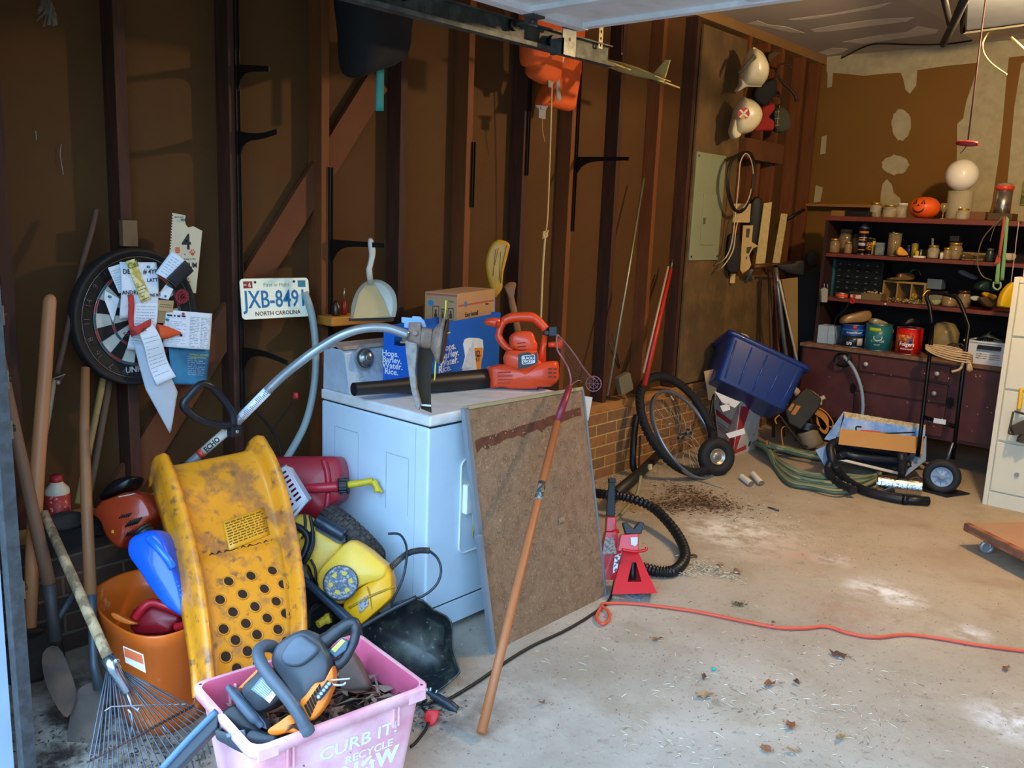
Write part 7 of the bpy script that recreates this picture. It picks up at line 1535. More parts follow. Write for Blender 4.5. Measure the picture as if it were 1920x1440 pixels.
for k in range(7): g.tube([HB(1818,676,5.80),HB(1816+k*2-4,697-abs(k-3),5.79)],.003,5)
g.ob('rope_coil',rp,None,'cream rope wound round the rails of the hand truck',cat='rope')
# ---- dolly
t = thing('wooden_dolly','low reddish wooden dolly on casters cut off by the right edge','dolly',(2.1,4.7,0))
A_ = FZ(1808,980,.125); B_ = FZ(1925,1038,.125); dv = (B_-A_).normalized(); pv = Vector((-dv.y,dv.x,0)); pv = pv if pv.x > 0 else -pv
o = [A_,A_+dv*.60,A_+dv*.60+pv*.40,A_+pv*.40]; G().prism([(p.x,p.y) for p in o],.095,.120).ob('deck',mat('#a58266',.7,var=.2,h2='#a8785a',mix=.5,scale=3),t,world=True,bevel=.002)
G().prism([(p.x,p.y) for p in (A_,A_+dv*.60,A_+dv*.60+pv*.03,A_+pv*.03)],.085,.124).ob('edge_board',mat('#7c3f2a',.7,var=.25,h2='#b07a5a',mix=.5,scale=8),t,world=True)
for k,(du,dp_) in enumerate(((.10,.06),(.52,.06),(.10,.34),(.52,.34))):
    q = A_+dv*du+pv*dp_; c_ = Vector((q.x,q.y,.036)); cs_ = G().torus(.024,.011,24,8,M=T(*c_) @ RZ(35) @ RX(90)).cyl((0,0,-.008),(0,0,.008),.02,n=16,M=T(*c_) @ RZ(35) @ RX(90)).ob('caster_wheel',mat('#8f9498',.4,.5),t,world=True)
    G().bb((q.x-.02,q.y-.018,.04),(q.x-.014,q.y+.018,.094)).bb((q.x+.014,q.y-.018,.04),(q.x+.02,q.y+.018,.094)).bb((q.x-.025,q.y-.025,.088),(q.x+.025,q.y+.025,.0945)).ob('caster_fork',steel,cs_,world=True)
# ---- carton with blue inside, vacuum hoses
Y6 = (1400,690); S6 = 5.333
X = PX(FZ(1640,898,.0),Y6,S6)
t = thing('open_carton','open carton on its side with blue printed inside and tan flap, before the sideboard','box',X.M)
def sheetd(X,pts,th=.004): 
    v = [Vector(X.p(*q)) for q in pts]; n = (v[1]-v[0]).cross(v[2]-v[0]).normalized()*th; return G().add(v+[p-n for p in v],[(0,1,2,3),(7,6,5,4),(0,4,5,1),(1,5,6,2),(2,6,7,3),(3,7,4,0)])
blm = mat('#5f96dc',.6,var=.1,scale=6,h2='#c9d6e4',mix=.7,thr=.52,sharp=.3); crm = mat('#c9bda0',.8,var=.1,h2='#8a7450',mix=.6,thr=.52)
sheetd(X,[(975,495,-.12),(1785,615,-.12),(1775,760,-.10),(900,690,-.10)]).ob('printed_lid',blm,t); sheetd(X,[(972,438,-.13),(1785,572,-.13),(1785,620,-.12),(972,500,-.12)]).ob('dusty_edge',mat('#a89468',.9,var=.3,scale=40,h2='#cfc4a8',mix=.7),t)
sheetd(X,[(935,610,.0),(1762,695,.0),(1752,864,.04),(915,765,.04)]).ob('tan_flap',mat('#b8874c',.8,var=.05),t)
sheetd(X,[(972,440,-.12),(925,640,-.02),(870,735,.0),(780,715,-.05)]).ob('left_flap',blm,t)
sheetd(X,[(685,820,.02),(870,740,.0),(860,850,-.02),(785,995,.0)]).ob('lower_left_flap',mat('#7c9ac0',.7,h2='#9fb0c4',mix=.5),t)
sheetd(X,[(925,925,.01),(1000,920,.0),(1585,1060,.02),(1580,1085,.02)]).ob('torn_bottom_edge',mat('#cdbfa8',.8),t); sheetd(X,[(930,930,.0),(1580,1080,.02),(1500,960,-.15),(1000,860,-.15)]).ob('bottom_panel',mat('#2c3440',.7),t)
sheetd(X,[(1795,680,.0),(1790,925,.01),(1582,1085,.02),(1600,900,-.10)]).ob('right_flap',mat('#8a96a4',.7),t); sheetd(X,[(1770,690,-.08),(1795,680,.0),(1790,925,.01),(1760,800,-.08)]).ob('right_edge',mat('#b0a898',.8),t)
sheetd(X,[(870,740,-.14),(1770,850,-.14),(1590,1050,-.12),(900,900,-.12)]).ob('box_back',black,t)
g = G(); X.plate(g,[(1120,650),(1150,620),(1330,635),(1345,670),(1200,668)],-.03,.0); X.tube(g,[(1330,655,-.02),(1680,645,-.05)],.004,6,m=1); X.tube(g,[(1145,590,-.05),(1095,590,-.04),(1100,640,-.03)],.005,6,m=1); o = g.ob('orange_tool',[mat('#c9441c',.5),black],None,'orange and black tool lying in the open carton',cat='tool'); o.matrix_basis = X.M @ o.matrix_basis
vh = mat('#1a1c20',.45,var=.15)
def vhose(X,pts,r=.024,k=8,rib=False): 
    g = G(); p = spl(X.tp(pts),k)
    return g.tube(p,[r*(1+(.06 if i % 2 else -.03)*rib) for i in range(len(p))],14)
F5 = lambda x,y,z_: FZ(1400+x/S6,690+y/S6,z_)
def whose(p,r): return G().tube(spl(p,8),r,14)
t = thing('vacuum_hose','thick black vacuum hose looping out of the open carton onto the floor','hose',X.M)
g = whose([X.w(1540,860,-.05),X.w(1300,815,-.03),X.w(1050,770,-.02),X.w(900,740,.0),X.w(838,790,.04),F5(850,900,.13),F5(905,1020,.06),F5(1010,1130,.03),F5(1180,1225,.028),F5(1400,1285,.028),F5(1560,1315,.028)],.026); g.ob('corrugated_hose',vh,t,world=True)
g = whose([X.w(1620,990,.0),X.w(1590,900,.03),F5(1548,880,.24),F5(1560,1010,.15),F5(1510,1150,.05),F5(1430,1230,.03),F5(1330,1265,.03)],.021); g.ob('corrugated_hose',vh,t,world=True); g = whose([F5(845,930,.11),F5(812,1020,.06),F5(860,1110,.04),F5(960,1175,.04),F5(1070,1225,.05)],.023); g.ob('corrugated_hose',vh,t,world=True)
G().tube([F5(1560,1315,.028),F5(1700,1325,.028),F5(1820,1332,.028)],.026,16).tube([F5(1555,1314,.029),F5(1600,1318,.029)],.029,16).ob('cuff',mat('#101216',.4),t,world=True)
g = G(); X.tube(g,[(920,890,.0),(1000,860,-.02),(1120,890,.0),(1500,930,.0)],.022,14); g.ob('extension_tube',mat('#1b2530',.35),t); g = G(); X.tube(g,[(1600,1000,-.04),(1680,920,-.05),(1740,860,-.06)],.024,12); g.ob('second_tube',vh,t)
# foil duct
a,b = FZ(1646,925,.052),FZ(1728,932,.052); a = FZ(1645,905,.055); b = FZ(1728,915,.055); t = thing('foil_duct','short crumpled silver duct pipe on the floor under the open carton','duct',a.lerp(b,.5)-Vector((0,0,.05)))
foil = mat('#b8bcc0',.18,1.,var=.05,bump=.5,bscale=50); d_ = b-a
G().tube([a,a+d_*.5,a+d_*.66],.050,28,cap=False).tube([a+d_*(.66+.34*i/14) for i in range(15)],[.048+(.004 if i % 2 else 0) for i in range(15)],28,cap=False).ob('pipe',foil,t,world=True)
# ---- garden hose
t = thing('garden_hose','faded green garden hose coiled in long loops and tied at one end','garden hose',FZ(1530,890))
g = G(); rnd = random.Random(12)
for k in range(9):
    f = k/8; j = lambda s_: rnd.uniform(-s_,s_)
    pts = [(1417+j(3),826+6*f,.03+.05*f),(1440+j(2),838+9*f,.03+.05*f),(1452+8*(1-f),862+14*f,.015+.03*(1-f)),(1478+10*(1-f),878+29*f,.014+.03*(1-f)),(1520,888+28*f+j(2),.014+.02*rnd.random()),(1575,892+32*f+j(2),.014+.02*rnd.random()),(1625,893+18*f,.014+.02*rnd.random()),(1652-4*f,884+8*f,.02+.02*rnd.random()),(1625,868+6*f,.02+.03*rnd.random()),(1570,856+10*f+j(2),.02+.03*rnd.random()),(1510,846+8*f+j(2),.03+.03*rnd.random()),(1465,838+6*f,.03+.04*rnd.random()),(1437+j(2),832+5*f,.05+.03*f)]
    g.tube(spl([FZ(*q) for q in pts],5,True),.0115,8,k % 3,closed=True)
g.ob('coils',[mat('#66785c',.55,var=.15),mat('#8a8560',.55,var=.15),mat('#40584c',.5,var=.15)],t,world=True)
c_ = FZ(1441,842,.05); G().torus(.055,.006,28,8,M=T(*c_) @ RZ(20) @ RY(75),rz=.006).ob('orange_tie',mat('#b3714c',.7),t,world=True)
# ---- pump
X = PX(FZ(1512,846,.0),Y6,S6)
t = thing('sump_pump','dirty black and tan pump with pvc fittings standing behind the hose coil','pump',X.M)
g = G(); X.plate(g,[(355,430),(420,350),(540,225),(600,215),(720,310),(700,400),(515,620),(400,560)],-.06,.07); g.ob('motor_cover',mat('#23231e',.6,var=.3),t,bevel=.01)
g = G(); X.tube(g,[(620,560,0),(600,640,0)],[.075,.07],20); X.tube(g,[(600,630,0),(660,790,0)],[.072,.078],20,m=1); g.ob('housing',[mat('#15161a',.4),mat('#7a6a50',.6,var=.2)],t)
g = G(); X.tube(g,[(540,300,.0),(500,240,.01),(475,200,.02)],[.030,.024,.018],14); X.tube(g,[(700,330,.03),(780,290,.04)],[.020,.016],12); X.tube(g,[(745,300,.03),(735,370,.03)],.012,10); g.ob('pvc_fitting',mat('#b39a80',.6),t)
g = G(); X.plate(g,[(412,420),(455,350),(480,365),(440,435)],.07,.073); X.plate(g,[(440,460),(500,370),(540,385),(485,470)],.07,.073); g.ob('orange_label',mat('#b5722e',.5),t)
g = G(); X.tube(g,[(330,480,.09),(450,640,.09),(590,815,.09)],.010,8); X.tube(g,[(575,790,.09),(600,800,.09)],.016,8); g.ob('steel_bracket',mat('#2e2620',.6,.4),t)
g = G(); X.tube(g,[(590,220,.02),(640,230,.04),(710,280,.04),(730,310,.03)],.008,8); X.tube(g,[(460,240,.05),(430,300,.06),(400,350,.06),(410,370,.06)],.007,8); g.ob('hook_wire',mat('#a07050',.6),t)
g = G()
for k in range(7): X.tube(g,[(680,410+8*k,.0),(760,440+12*k,.02),(815,520+14*k,.03),(790,620+6*k,.02),(740,600+4*k,.0),(700,480+10*k,-.01)],.0035,6)
X.tube(g,[(700,390,.02),(790,440,.04),(860,540,.04),(850,590,.03),(800,570,.02)],.005,6); X.tube(g,[(400,580,.07),(355,600,.09),(350,680,.10),(365,780,.10)],.004,6); X.tube(g,[(300,560,.08),(285,510,.08),(330,470,.08)],.006,6); o = g.ob('orange_cord',mat('#c47a1c',.6),None,'orange-yellow cord bundled behind the pump',cat='cord'); o.matrix_basis = X.M @ o.matrix_basis
g = G(); X.puff(g,[(345,800),(380,780),(430,800),(440,850),(380,850)],.03,.10,.3); o = g.ob('black_plug',black,None,'black plug lying on the hose coil in front of the pump',cat='plug'); o.matrix_basis = X.M @ o.matrix_basis
g = G(); p = spl(X.tp([(440,885,.14),(520,880,.14),(600,860,.14),(690,825,.12)]),8)
for i,q in enumerate(p): g.box(q,(.010,.006,.004)).box((q[0],q[1]+.005,q[2]),(.003,.006,.003))
o = g.ob('saw_chain',mat('#3c3226',.6,.4),None,'rusty saw chain lying across the hose coil',cat='chain'); o.matrix_basis = X.M @ o.matrix_basis
for k,(a,b,lab) in enumerate((((1391,894),(1409,908),'left of two short white pvc pipes on the floor'),((1412,889),(1428,907),'right of two short white pvc pipes on the floor'))):
    q0,q1 = FZ(*a,.018),FZ(*b,.018); G().tube([q0,q1],.018,18,cap=False).tube([q0,q1],.014,18,1).ob('pvc_pipe',[mat('#f0eadc',.5),mat('#6e5c48',.8)],None,lab,cat='pipe',group='short white pipes on the floor')
# ---- white printed carton and blue tote
K_ = FZ(1374,856); Rr = FZ(1416,842); Lf = FZ(1348,836); Lf.x = max(Lf.x,.06); Hh = WX(1389,752,K_.x+.0).z
t = thing('printed_carton','white carton with red printing under the blue tote','box',K_)
g = G(); sp_ = 1.12
def up(p,dz,px=None): return Vector((p.x,p.y,dz))
TK,TR_,TL_ = WX(1388,752,K_.x),BY(1431,748,Rr.y),BY(1336,736,Lf.y)
BKc = Lf+Rr-K_; TB = TL_+TR_-TK
v = [K_,Rr,BKc,Lf,TK,TR_,TB,TL_]; g.add(v,[(0,1,5,4),(1,2,6,5),(2,3,7,6),(3,0,4,7),(0,3,2,1),(4,5,6,7)]); g.ob('carton',mat('#c4bcb4',.75,var=.08,h2='#a89a88',mix=.4),t,world=True)
def facepoly(f,pts,m,nm,lift=.002):
    a,b,c_,d_ = f; n = (b-a).cross(d_-a).normalized(); n = n if (CAM-a).dot(n) > 0 else -n
    P = [a.lerp(b,u).lerp(d_.lerp(c_,u),w_)+n*lift for u,w_ in pts]; return G().add(P+[p-n*.0015 for p in P],[tuple(range(len(P))),tuple(range(len(P),2*len(P)))[::-1]]+[(i,(i+1) % len(P),len(P)+(i+1) % len(P),len(P)+i) for i in range(len(P))]).ob(nm,m,t,world=True)
FR = (K_,Rr,TR_,TK); FL_ = (Lf,K_,TK,TL_); rdp = mat('#a8343c',.6)
facepoly(FR,[(.0,.04),(.55,.06),(.45,.88),(.06,.9)],rdp,'red_panel'); facepoly(FR,[(.25,.5),(.55,.5),(.55,.72),(.25,.72)],mat('#c98a3c',.6),'orange_patch',.003); facepoly(FL_,[(.08,.60),(.72,.52),(.74,.60),(.08,.70)],rdp,'red_stripe'); facepoly(FL_,[(.60,.02),(.98,.02),(.98,.32),(.75,.30)],rdp,'red_corner')
facepoly(FR,[(.62,.10),(.72,.10),(.74,.20),(.64,.20)],mat('#1e5a3c',.6),'green_diamond')
for k,w_ in enumerate((.46,.40,.34)): facepoly(FL_,[(.1,w_),(.6,w_-.05),(.6,w_-.03),(.1,w_+.02)],mat('#8a8f9a',.7),'print_line')
for k,w_ in enumerate((.3,.42,.54,.66)): facepoly(FR,[(.66,w_),(.86,w_),(.86,w_+.03),(.66,w_+.03)],mat('#8a7a5a',.7),'print_line')
n_l = (K_-Lf).normalized(); zf = n_l.cross(Vector((0,0,1))); Mx = frame(Lf.lerp(K_,.28).lerp(TL_.lerp(TK,.28),.78),(K_-Lf),zf if zf.dot(CAM-K_) > 0 else -zf); text([('Ri',0,0,.045,.8,.01)],mat('#3c4468',.6),t,wm(t).inverted() @ Mx @ T(0,0,.004))
X = PX(WX(1352,765,K_.x+.12),(1100,650),2.88); t2 = thing('torn_papers','torn white paper flaps hanging on the front of the printed carton','paper',X.M)
for pts in ([(690,240),(830,300),(800,330),(730,300)],[(720,320),(770,305),(775,340),(735,352)],[(750,470),(850,440),(855,470),(770,495)]): g = G(); X.plate(g,pts,0,.003); g.ob('flap',mat('#cfcac4',.7),t2)
# tote
A_,B_,C_,D_ = (1377,617),(1528,688),(1474,770),(1342,712)
base = Vector((.48,5.42,0)); cpt = FZ(1432,698,.62); cpt = WX(1432,698,.48); M0 = VF(cpt)
a2,b2,c2_,d2 = [Vector((*loc(M0,*q),0)) for q in (A_,B_,C_,D_)]
xd = (b2-a2).normalized(); mu = (a2+b2)/2; ml = (c2_+d2)/2; ud = (mu-ml); ud = (ud-xd*ud.dot(xd)); Hh = ud.length; ud.normalize(); w1_,w0_ = (b2-a2).length,(c2_-d2).length
Mt4 = M0 @ Matrix(((xd.x,0,ud.x,ml.x),(xd.y,0,ud.y,ml.y),(0,1,0,0),(0,0,0,1))) if False else M0 @ Matrix(((xd.x,0,ud.x,ml.x),(xd.y,0,ud.y,ml.y),(0,-1,0,0),(0,0,0,1)))
Mt4 = Mt4 @ RX(-14)
t = thing('blue_tote','large dark blue plastic tote tipped over on the printed carton','storage tote',Mt4)
bt_ = mat('#16306c',.35,var=.06,coat=.2); Dp = .34
def q4(w,z,d=None,r=.04): return [(x,y+Dp/2-.02,z) for x,y in rrect(w,d or w*.62,r,5)]
G().loft([q4(w0_*.98,0),q4(w0_,.012),q4(w1_*.95,Hh-.035),q4(w1_*.955,Hh-.03),q4(w1_+.02,Hh-.028),q4(w1_+.02,Hh),q4(w1_-.0,Hh),q4(w1_*.93,Hh-.03),q4(w0_*.95,.02)]).ob('shell',bt_,t)
g = G()
for k in range(5):
    u = -.40+.2*k; g.tube([(u*w0_,Dp/2-.02-w0_*.31-.001,.03),(u*w1_*.98,Dp/2-.02-w1_*.295,Hh-.05)],.006,8)
g.ob('stiffening_ribs',mat('#1f4488',.3,coat=.4),t)
g = G(); g.tube([(-.36*w1_,-.01,Hh-.03),(-.36*w1_,-.01,Hh+.012),(-.30*w1_,.0,Hh+.02),(-.27*w1_,-.01,Hh+.008),(-.27*w1_,-.012,Hh-.03)],.005,8); g.ob('rope_loop',rp,t)
for k,(x,y,z_,sx,sy,sz_,nm,lab,m,cat) in enumerate(((.05,.10,Hh-.02,.20,.05,.03,'white_strip','white plastic strip poking out of the blue tote',mat('#c9ccd0',.5),'strip'),(.20,.12,Hh-.01,.07,.06,.05,'red_bundle','red bundle at the rim of the blue tote',mat('#c01c20',.6),'bundle'),(.0,.14,Hh-.05,w1_*.8,.14,.06,'dark_contents','dark jumble of odds and ends filling the blue tote',black,'odds and ends'))):
    g = G(); pillow(g,rrect(sx,sy,min(sx,sy)*.4,4),sz_,T(x,y,z_),p=.3); o = g.ob(nm,m,None,lab,cat=cat); o.matrix_basis = Mt4 @ o.matrix_basis
X = PX(WX(1330,720,.15),(1120,250),2.88); g = G(); X.plate(g,[(575,1285),(648,1268),(640,1440),(600,1440)],-.01,.004); o = g.ob('cardboard_scrap',kr,None,'upright scrap of brown cardboard behind the printed carton',cat='cardboard'); o.matrix_basis = X.M @ o.matrix_basis
G().tube(spl([WX(1350,690,.16),WX(1338,740,.18),WX(1330,800,.22),WX(1333,850,.25)],6),.010,8).ob('black_hose',black,None,'black hose standing between the cardboard scrap and the printed carton',cat='hose')
# ---- bicycle wheel, tyre, small wheel
F6 = (1100,650); S6b = 2.88
rc = WX(1284,814,.28); vd = (CAM-rc).normalized(); ang = R(35); mj = (CR*math.cos(-R(54))+CU*math.sin(-R(54))); mn = (CR*math.cos(R(36))+CU*math.sin(R(36)))
Mr = frame(rc,mj,vd*.56+mn*.83)
dist = (rc-CAM).dot(_f); mpp = dist/FPX; Rr_ = 92*mpp
t = thing('bicycle_wheel','spoked aluminium bicycle wheel leaning on the brick base','wheel',Mr)
G().lathe([(Rr_,-.014),(Rr_+.004,-.013),(Rr_+.002,0),(Rr_+.004,.013),(Rr_,.014),(Rr_-.008,.010),(Rr_-.014,0),(Rr_-.008,-.010),(Rr_,-.014)],64).ob('rim',mat('#8c98a4',.35,.7,var=.1),t)
g = G()
for k in range(36): a = 2*PI*k/36; b = a+(.9 if k % 4 < 2 else -.9); z_ = .03 if k % 2 else -.03; g.cyl((.022*math.cos(b),.022*math.sin(b),z_),((Rr_-.01)*math.cos(a),(Rr_-.01)*math.sin(a),0),.0013,n=5)
g.ob('spokes',mat('#a89a84',.4,.7),t); G().lathe([(0,-.06),(.006,-.06),(.006,-.036),(.024,-.034),(.024,-.028),(.012,-.024),(.012,.024),(.024,.028),(.024,.034),(.006,.036),(.006,.06),(0,.06)],20).ob('hub',mat('#5c5f62',.4,.7),t)
G().cyl((-.12,Rr_*-.3,.0),(-.10,Rr_*-.15,.0),.003).box((-Rr_*.72,Rr_*.35,.02),(.03,.012,.004)).ob('reflector',mat('#c4b48a',.3),t)
tc_ = WX(1266,797,.22); Mt5 = frame(tc_,mj,(CAM-tc_).normalized()*.62+mn*.78); Rt_ = 98*mpp
knobby(Rt_,.024,64,3,I4,.005,.55,span=1.0).ob('bicycle_tyre',mat('#17171a',.8,var=.15),None,'knobbly black bicycle tyre half off the spoked wheel',cat='tyre').matrix_basis = Mt5
sc_ = FZ(1343,856,.115); Ms = frame(sc_,CU,(CAM-sc_).normalized()*.9+CR*.42)
t = thing('small_wheel','small black pneumatic wheel with a metal hub propped against the bicycle wheel','wheel',Ms)
G().torus(.083,.038,40,16).ob('tyre',mat('#1a1b1c',.7,var=.15),t); G().lathe([(0,.03),(.012,.03),(.014,.012),(.040,.010),(.046,.024),(.050,.024),(.050,-.02),(0,-.02)],28).ob('hub',mat('#a8a294',.35,.7),t); G().cyl((0,0,.01),(0,0,.045),.010).ob('bearing',steel,t)
G().tube([FZ(1298,897,.006),FZ(1358,915,.006)],.006,6).ob('thin_stick',mat('#a08c74',.8),None,'thin pale stick on the floor before the bicycle wheel',cat='stick')
# ---- vacuum wand, loops, beige hose
C6 = lambda x,y,z_: FZ(F6[0]+x/S6b,F6[1]+y/S6b,z_)
C6x = lambda x,y,xx: WX(F6[0]+x/S6b,F6[1]+y/S6b,xx)
t = thing('vacuum_wand','long dark plastic vacuum tube sloping down behind the jack stands','vacuum tube',C6(250,700,.0))
G().tube([C6x(390,580,.16),C6x(290,680,.28),C6x(150,800,.45)],[.028,.030,.032],16).ob('tube',mat('#1f1d1b',.5,var=.15),t,world=True); q = C6x(318,655,.26); G().box(q+Vector((.03,0,.012)),(.012,.03,.03)).ob('pale_clip',mat('#c9b98f',.5),t,world=True)
G().tube(spl([C6x(270,370,.05),C6x(255,500,.08),C6x(250,640,.12),C6x(275,690,.14)],6),.020,12).tube(spl([C6x(290,480,.06),C6x(284,600,.09),C6x(285,670,.12)],5),.006,8).ob('black_strap_hose',black,None,'black hose hanging down the brick base left of the bicycle tyre',cat='hose')
G().tube(spl([C6(292,700,.10),C6(270,800,.03),C6(200,890,.014),C6(150,940,.014)],6),.010,10).ob('beige_hose',mat('#8e8662',.5),None,'beige tube curving on the floor behind the jack stands',cat='tube')
t = thing('ribbed_hose','black ribbed hose curving on the floor behind the red jack stand','hose',C6(450,1100,0))
p = spl([C6(20,790,.10),C6(120,800,.12),C6(220,815,.12),C6(350,865,.10),C6(450,960,.07),(C6(515,1060,.04)),C6(530,1140,.03),C6(480,1205,.028),C6(400,1215,.026),C6(300,1195,.026),C6(200,1180,.026)],22)
G().tube(p,[.0255 if i % 4 < 2 else .019 for i in range(len(p))],14).ob('hose',mat('#15171a',.4,var=.1),t,world=True)
# ---- jack stands
def jack(o,lab):
    X = PX(o,F6,S6b); t = thing('jack_stand',lab,'jack stand',X.M,'red jack stands'); return X,t
rj = mat('#c9141c',.35,var=.05,coat=.2)
Xj,t = jack(FZ(1187,1108,.0)+Vector((0,0,.14)),'red jack stand with a black saddle, standing in front of the other one')
g = G(); P1 = Xj.o([(180,1100),(275,1100),(368,1328),(128,1335)],.0); Q1 = [(x*.0+P1[i][0],P1[i][1]) for i,(x,y) in enumerate(P1)]
# pyramid of four plates with a real opening in the near one
tp_,bp2 = Xj.o([(195,1100),(272,1100),(368,1328),(128,1335)]),Xj.o([(240,1165),(262,1165),(288,1268),(212,1268)])
dzf = [.015,.015,.06,.06]
ov = [Vector((x,y,d)) for (x,y),d in zip(tp_,dzf)]; iv = [Vector((x,y,.015+.045*((tp_[0][1]-y)/(tp_[0][1]-tp_[2][1])))) for x,y in bp2]
g.add(ov+iv+[p-Vector((0,0,.003)) for p in ov+iv],[(0,1,5,4),(1,2,6,5),(2,3,7,6),(3,0,4,7),(8,12,13,9),(9,13,14,10),(10,14,15,11),(11,15,12,8)])
bk_ = [Vector((p.x*.9,p.y,-(p.z+.03))) for p in ov]
g.add(ov+bk_,[(1,5,6,2),(0,3,7,4),(4,7,6,5)]); g.ob('base',rj,t)
g = G(); g.loft([[(x,y,z_) for x,y in Xj.o(pts,0)] for pts,z_ in (([(182,1015),(275,1010),(275,1105),(165,1105)],-.03),([(182,1015),(275,1010),(275,1105),(165,1105)],.03))],0,False); g.ob('collar',rj,t,bevel=.003)
g = G(); Xj.plate(g,[(192,950),(215,950),(250,985),(285,945),(305,952),(292,1012),(208,1012)],-.025,.03); g.ob('saddle',mat('#2c2e30',.5,.3),t,bevel=.003)
g = G(); Xj.tube(g,[(248,1010,0),(248,1260,0)],.013,10); g.ob('ratchet_post',black,t); g = G(); Xj.tube(g,[(190,1095,.035),(250,1105,.04),(315,1100,.04),(322,1082,.04)],.006,8); g.ob('lever',rj,t); g = G(); Xj.plate(g,[(238,1030),(275,1028),(275,1062),(262,1078),(240,1068)],.031,.033); g.ob('label',mat('#c4cdd6',.5),t)
g = G(); Xj.plate(g,[(150,1130),(185,1115),(160,1210),(138,1225)],.02,.05)
g.ob('side_label',mat('#30343a',.5,h2='#c9ccd0',mix=.9,thr=.5,sharp=.04,scale=50),t)
Xk,t = jack(FZ(1150,1095,.0)+Vector((-.10,.12,.16)),'red jack stand with a tall raised ratchet post, half hidden behind the fibreboard panel')
g = G(); Xk.plate(g,[(120,715),(150,715),(152,915),(105,915)],-.012,.012)
for k in range(10): Xk.plate(g,[(146,740+17*k),(156,745+17*k),(154,753+17*k),(146,752+17*k)],-.01,.01)
Xk.plate(g,[(118,712),(152,712),(156,735),(118,735)],-.03,.03); g.ob('ratchet_post',mat('#222426',.5,.3),t,bevel=.002)
g = G(); Xk.plate(g,[(105,920),(152,920),(158,1000),(100,1000)],-.035,.035); Xk.tube(g,[(140,1000,.04),(175,995,.04)],.010,8); g.ob('collar',rj,t,bevel=.004)
g = G(); g.loft([[(x,y,z_) for x,y in Xk.o(pts,0)] for pts,z_ in (([(98,1000),(158,1000),(215,1280),(40,1280)],-.05),([(98,1000),(158,1000),(215,1280),(40,1280)],.05))],0,False); g.ob('base',rj,t,bevel=.003)
g = G(); Xk.plate(g,[(100,1030),(145,1030),(162,1118),(84,1122)],.051,.054); g.ob('label',mat('#b4b2ae',.5,h2='#4a4c50',mix=.7,thr=.52,sharp=.05,scale=60),t)
for k,(pts,m,lab) in enumerate((([(1157,1106),(1180,1120),(1200,1127),(1212,1108),(1185,1100)],mat('#b8c4cf',.6,h2='#5a6470',mix=.7,scale=30),'white and blue leaflet under the red jack stand'),)):
    G().prism([(p.x,p.y) for p in (FZ(*q) for q in pts)],.0015,.004).ob('leaflet',m,None,lab,cat='leaflet')
# ---- cords on the floor
G().tube(spl([FZ(1126,1140,.012),FZ(1118,1158,.012),FZ(1130,1170,.012),FZ(1142,1160,.012),FZ(1140,1146,.012),FZ(1128,1134,.012),FZ(1150,1131,.008),FZ(1200,1133,.008),FZ(1300,1146,.008),FZ(1400,1166,.008),FZ(1460,1177,.008),FZ(1510,1178,.008),FZ(1550,1175,.008),FZ(1590,1187,.008),FZ(1640,1195,.008),FZ(1700,1190,.008),FZ(1760,1197,.008),FZ(1830,1209,.008),FZ(1930,1222,.008)],8),.0062,10).ob('extension_cord',mat('#d8543c',.5,var=.05),None,'long orange-red extension cord snaking across the floor',cat='cord')
G().tube(spl([FZ(1152,1090,.02),FZ(1142,1125,.008),FZ(1110,1152,.008),FZ(1060,1182,.008),FZ(1000,1210,.008),FZ(950,1240,.008),FZ(900,1275,.008),FZ(850,1306,.008),FZ(825,1318,.008)],8),.0055,10).ob('black_cable',mat('#15171a',.5),None,'black power cord running below the fibreboard panel',cat='cord')
# ---- back left corner wall goods
O5 = (1340,80); S5 = 7.2
def wp5(off,sc,x,pts,th,nm,lab,m,cat,p=.3,smooth=3,z0=0,parent=None):
    cx_,cy_ = sum(q[0] for q in pts)/len(pts),sum(q[1] for q in pts)/len(pts); X = PX(WX(off[0]+cx_/sc,off[1]+cy_/sc,x),off,sc); g = G(); X.puff(g,pts,th,z0,p,smooth); o = g.ob(nm,m,None,lab,cat=cat); o.matrix_basis = X.M @ o.matrix_basis; return X,o
hw = mat('#cfc4a0',.3,var=.04,coat=.3)
X = PX(WX(1408,128,.20),O5,S5); t = thing('hard_hat','white hard hat with a grey strap, upper of two hanging on the wall','hard hat',X.M,'white hard hats on the wall')
g = G(); X.puff(g,[(510,65),(420,200),(375,330),(345,450),(350,560),(420,585),(560,590),(620,580),(690,480),(716,350),(690,240),(640,150),(570,90)],.24,0,.9); g.ob('shell',hw,t); g = G(); X.puff(g,[(340,480),(330,570),(272,650),(290,662),(345,600),(420,592),(600,596),(615,580),(420,560)],.10,.03,.4); g.ob('brim',hw,t); g = G(); X.tube(g,[(320,410,.09),(400,340,.125),(480,250,.13),(545,180,.11)],[.012,.012,.013,.016],8,ry=.4); g.ob('strap',mat('#4a4638',.7),t); g = G(); X.tube(g,[(515,70,.05),(640,150,.06),(705,300,.06),(690,470,.06),(610,588,.05)],.007,8); g.ob('rim',hw,t)
X = PX(WX(1397,222,.20),O5,S5); t = thing('hard_hat','white hard hat with a red and gold emblem, lower of two hanging on the wall','hard hat',X.M,'white hard hats on the wall')
g = G(); X.puff(g,[(370,738),(280,880),(250,1000),(225,1120),(260,1220),(340,1240),(480,1205),(590,1090),(628,960),(590,850),(500,770),(420,745)],.24,0,.9); g.ob('shell',hw,t); g = G(); X.puff(g,[(260,1000),(205,1150),(200,1230),(240,1300),(300,1290),(345,1240),(280,1180)],.12,.02,.5); g.ob('brim',hw,t)
ec = X.p(392,955,.112); Me = T(*ec) @ RY(-14)
g = G().cyl((0,0,.0),(0,0,.004),.036,n=28,M=Me); g.ob('emblem_disc',mat('#b5322a',.4),t); g = G()
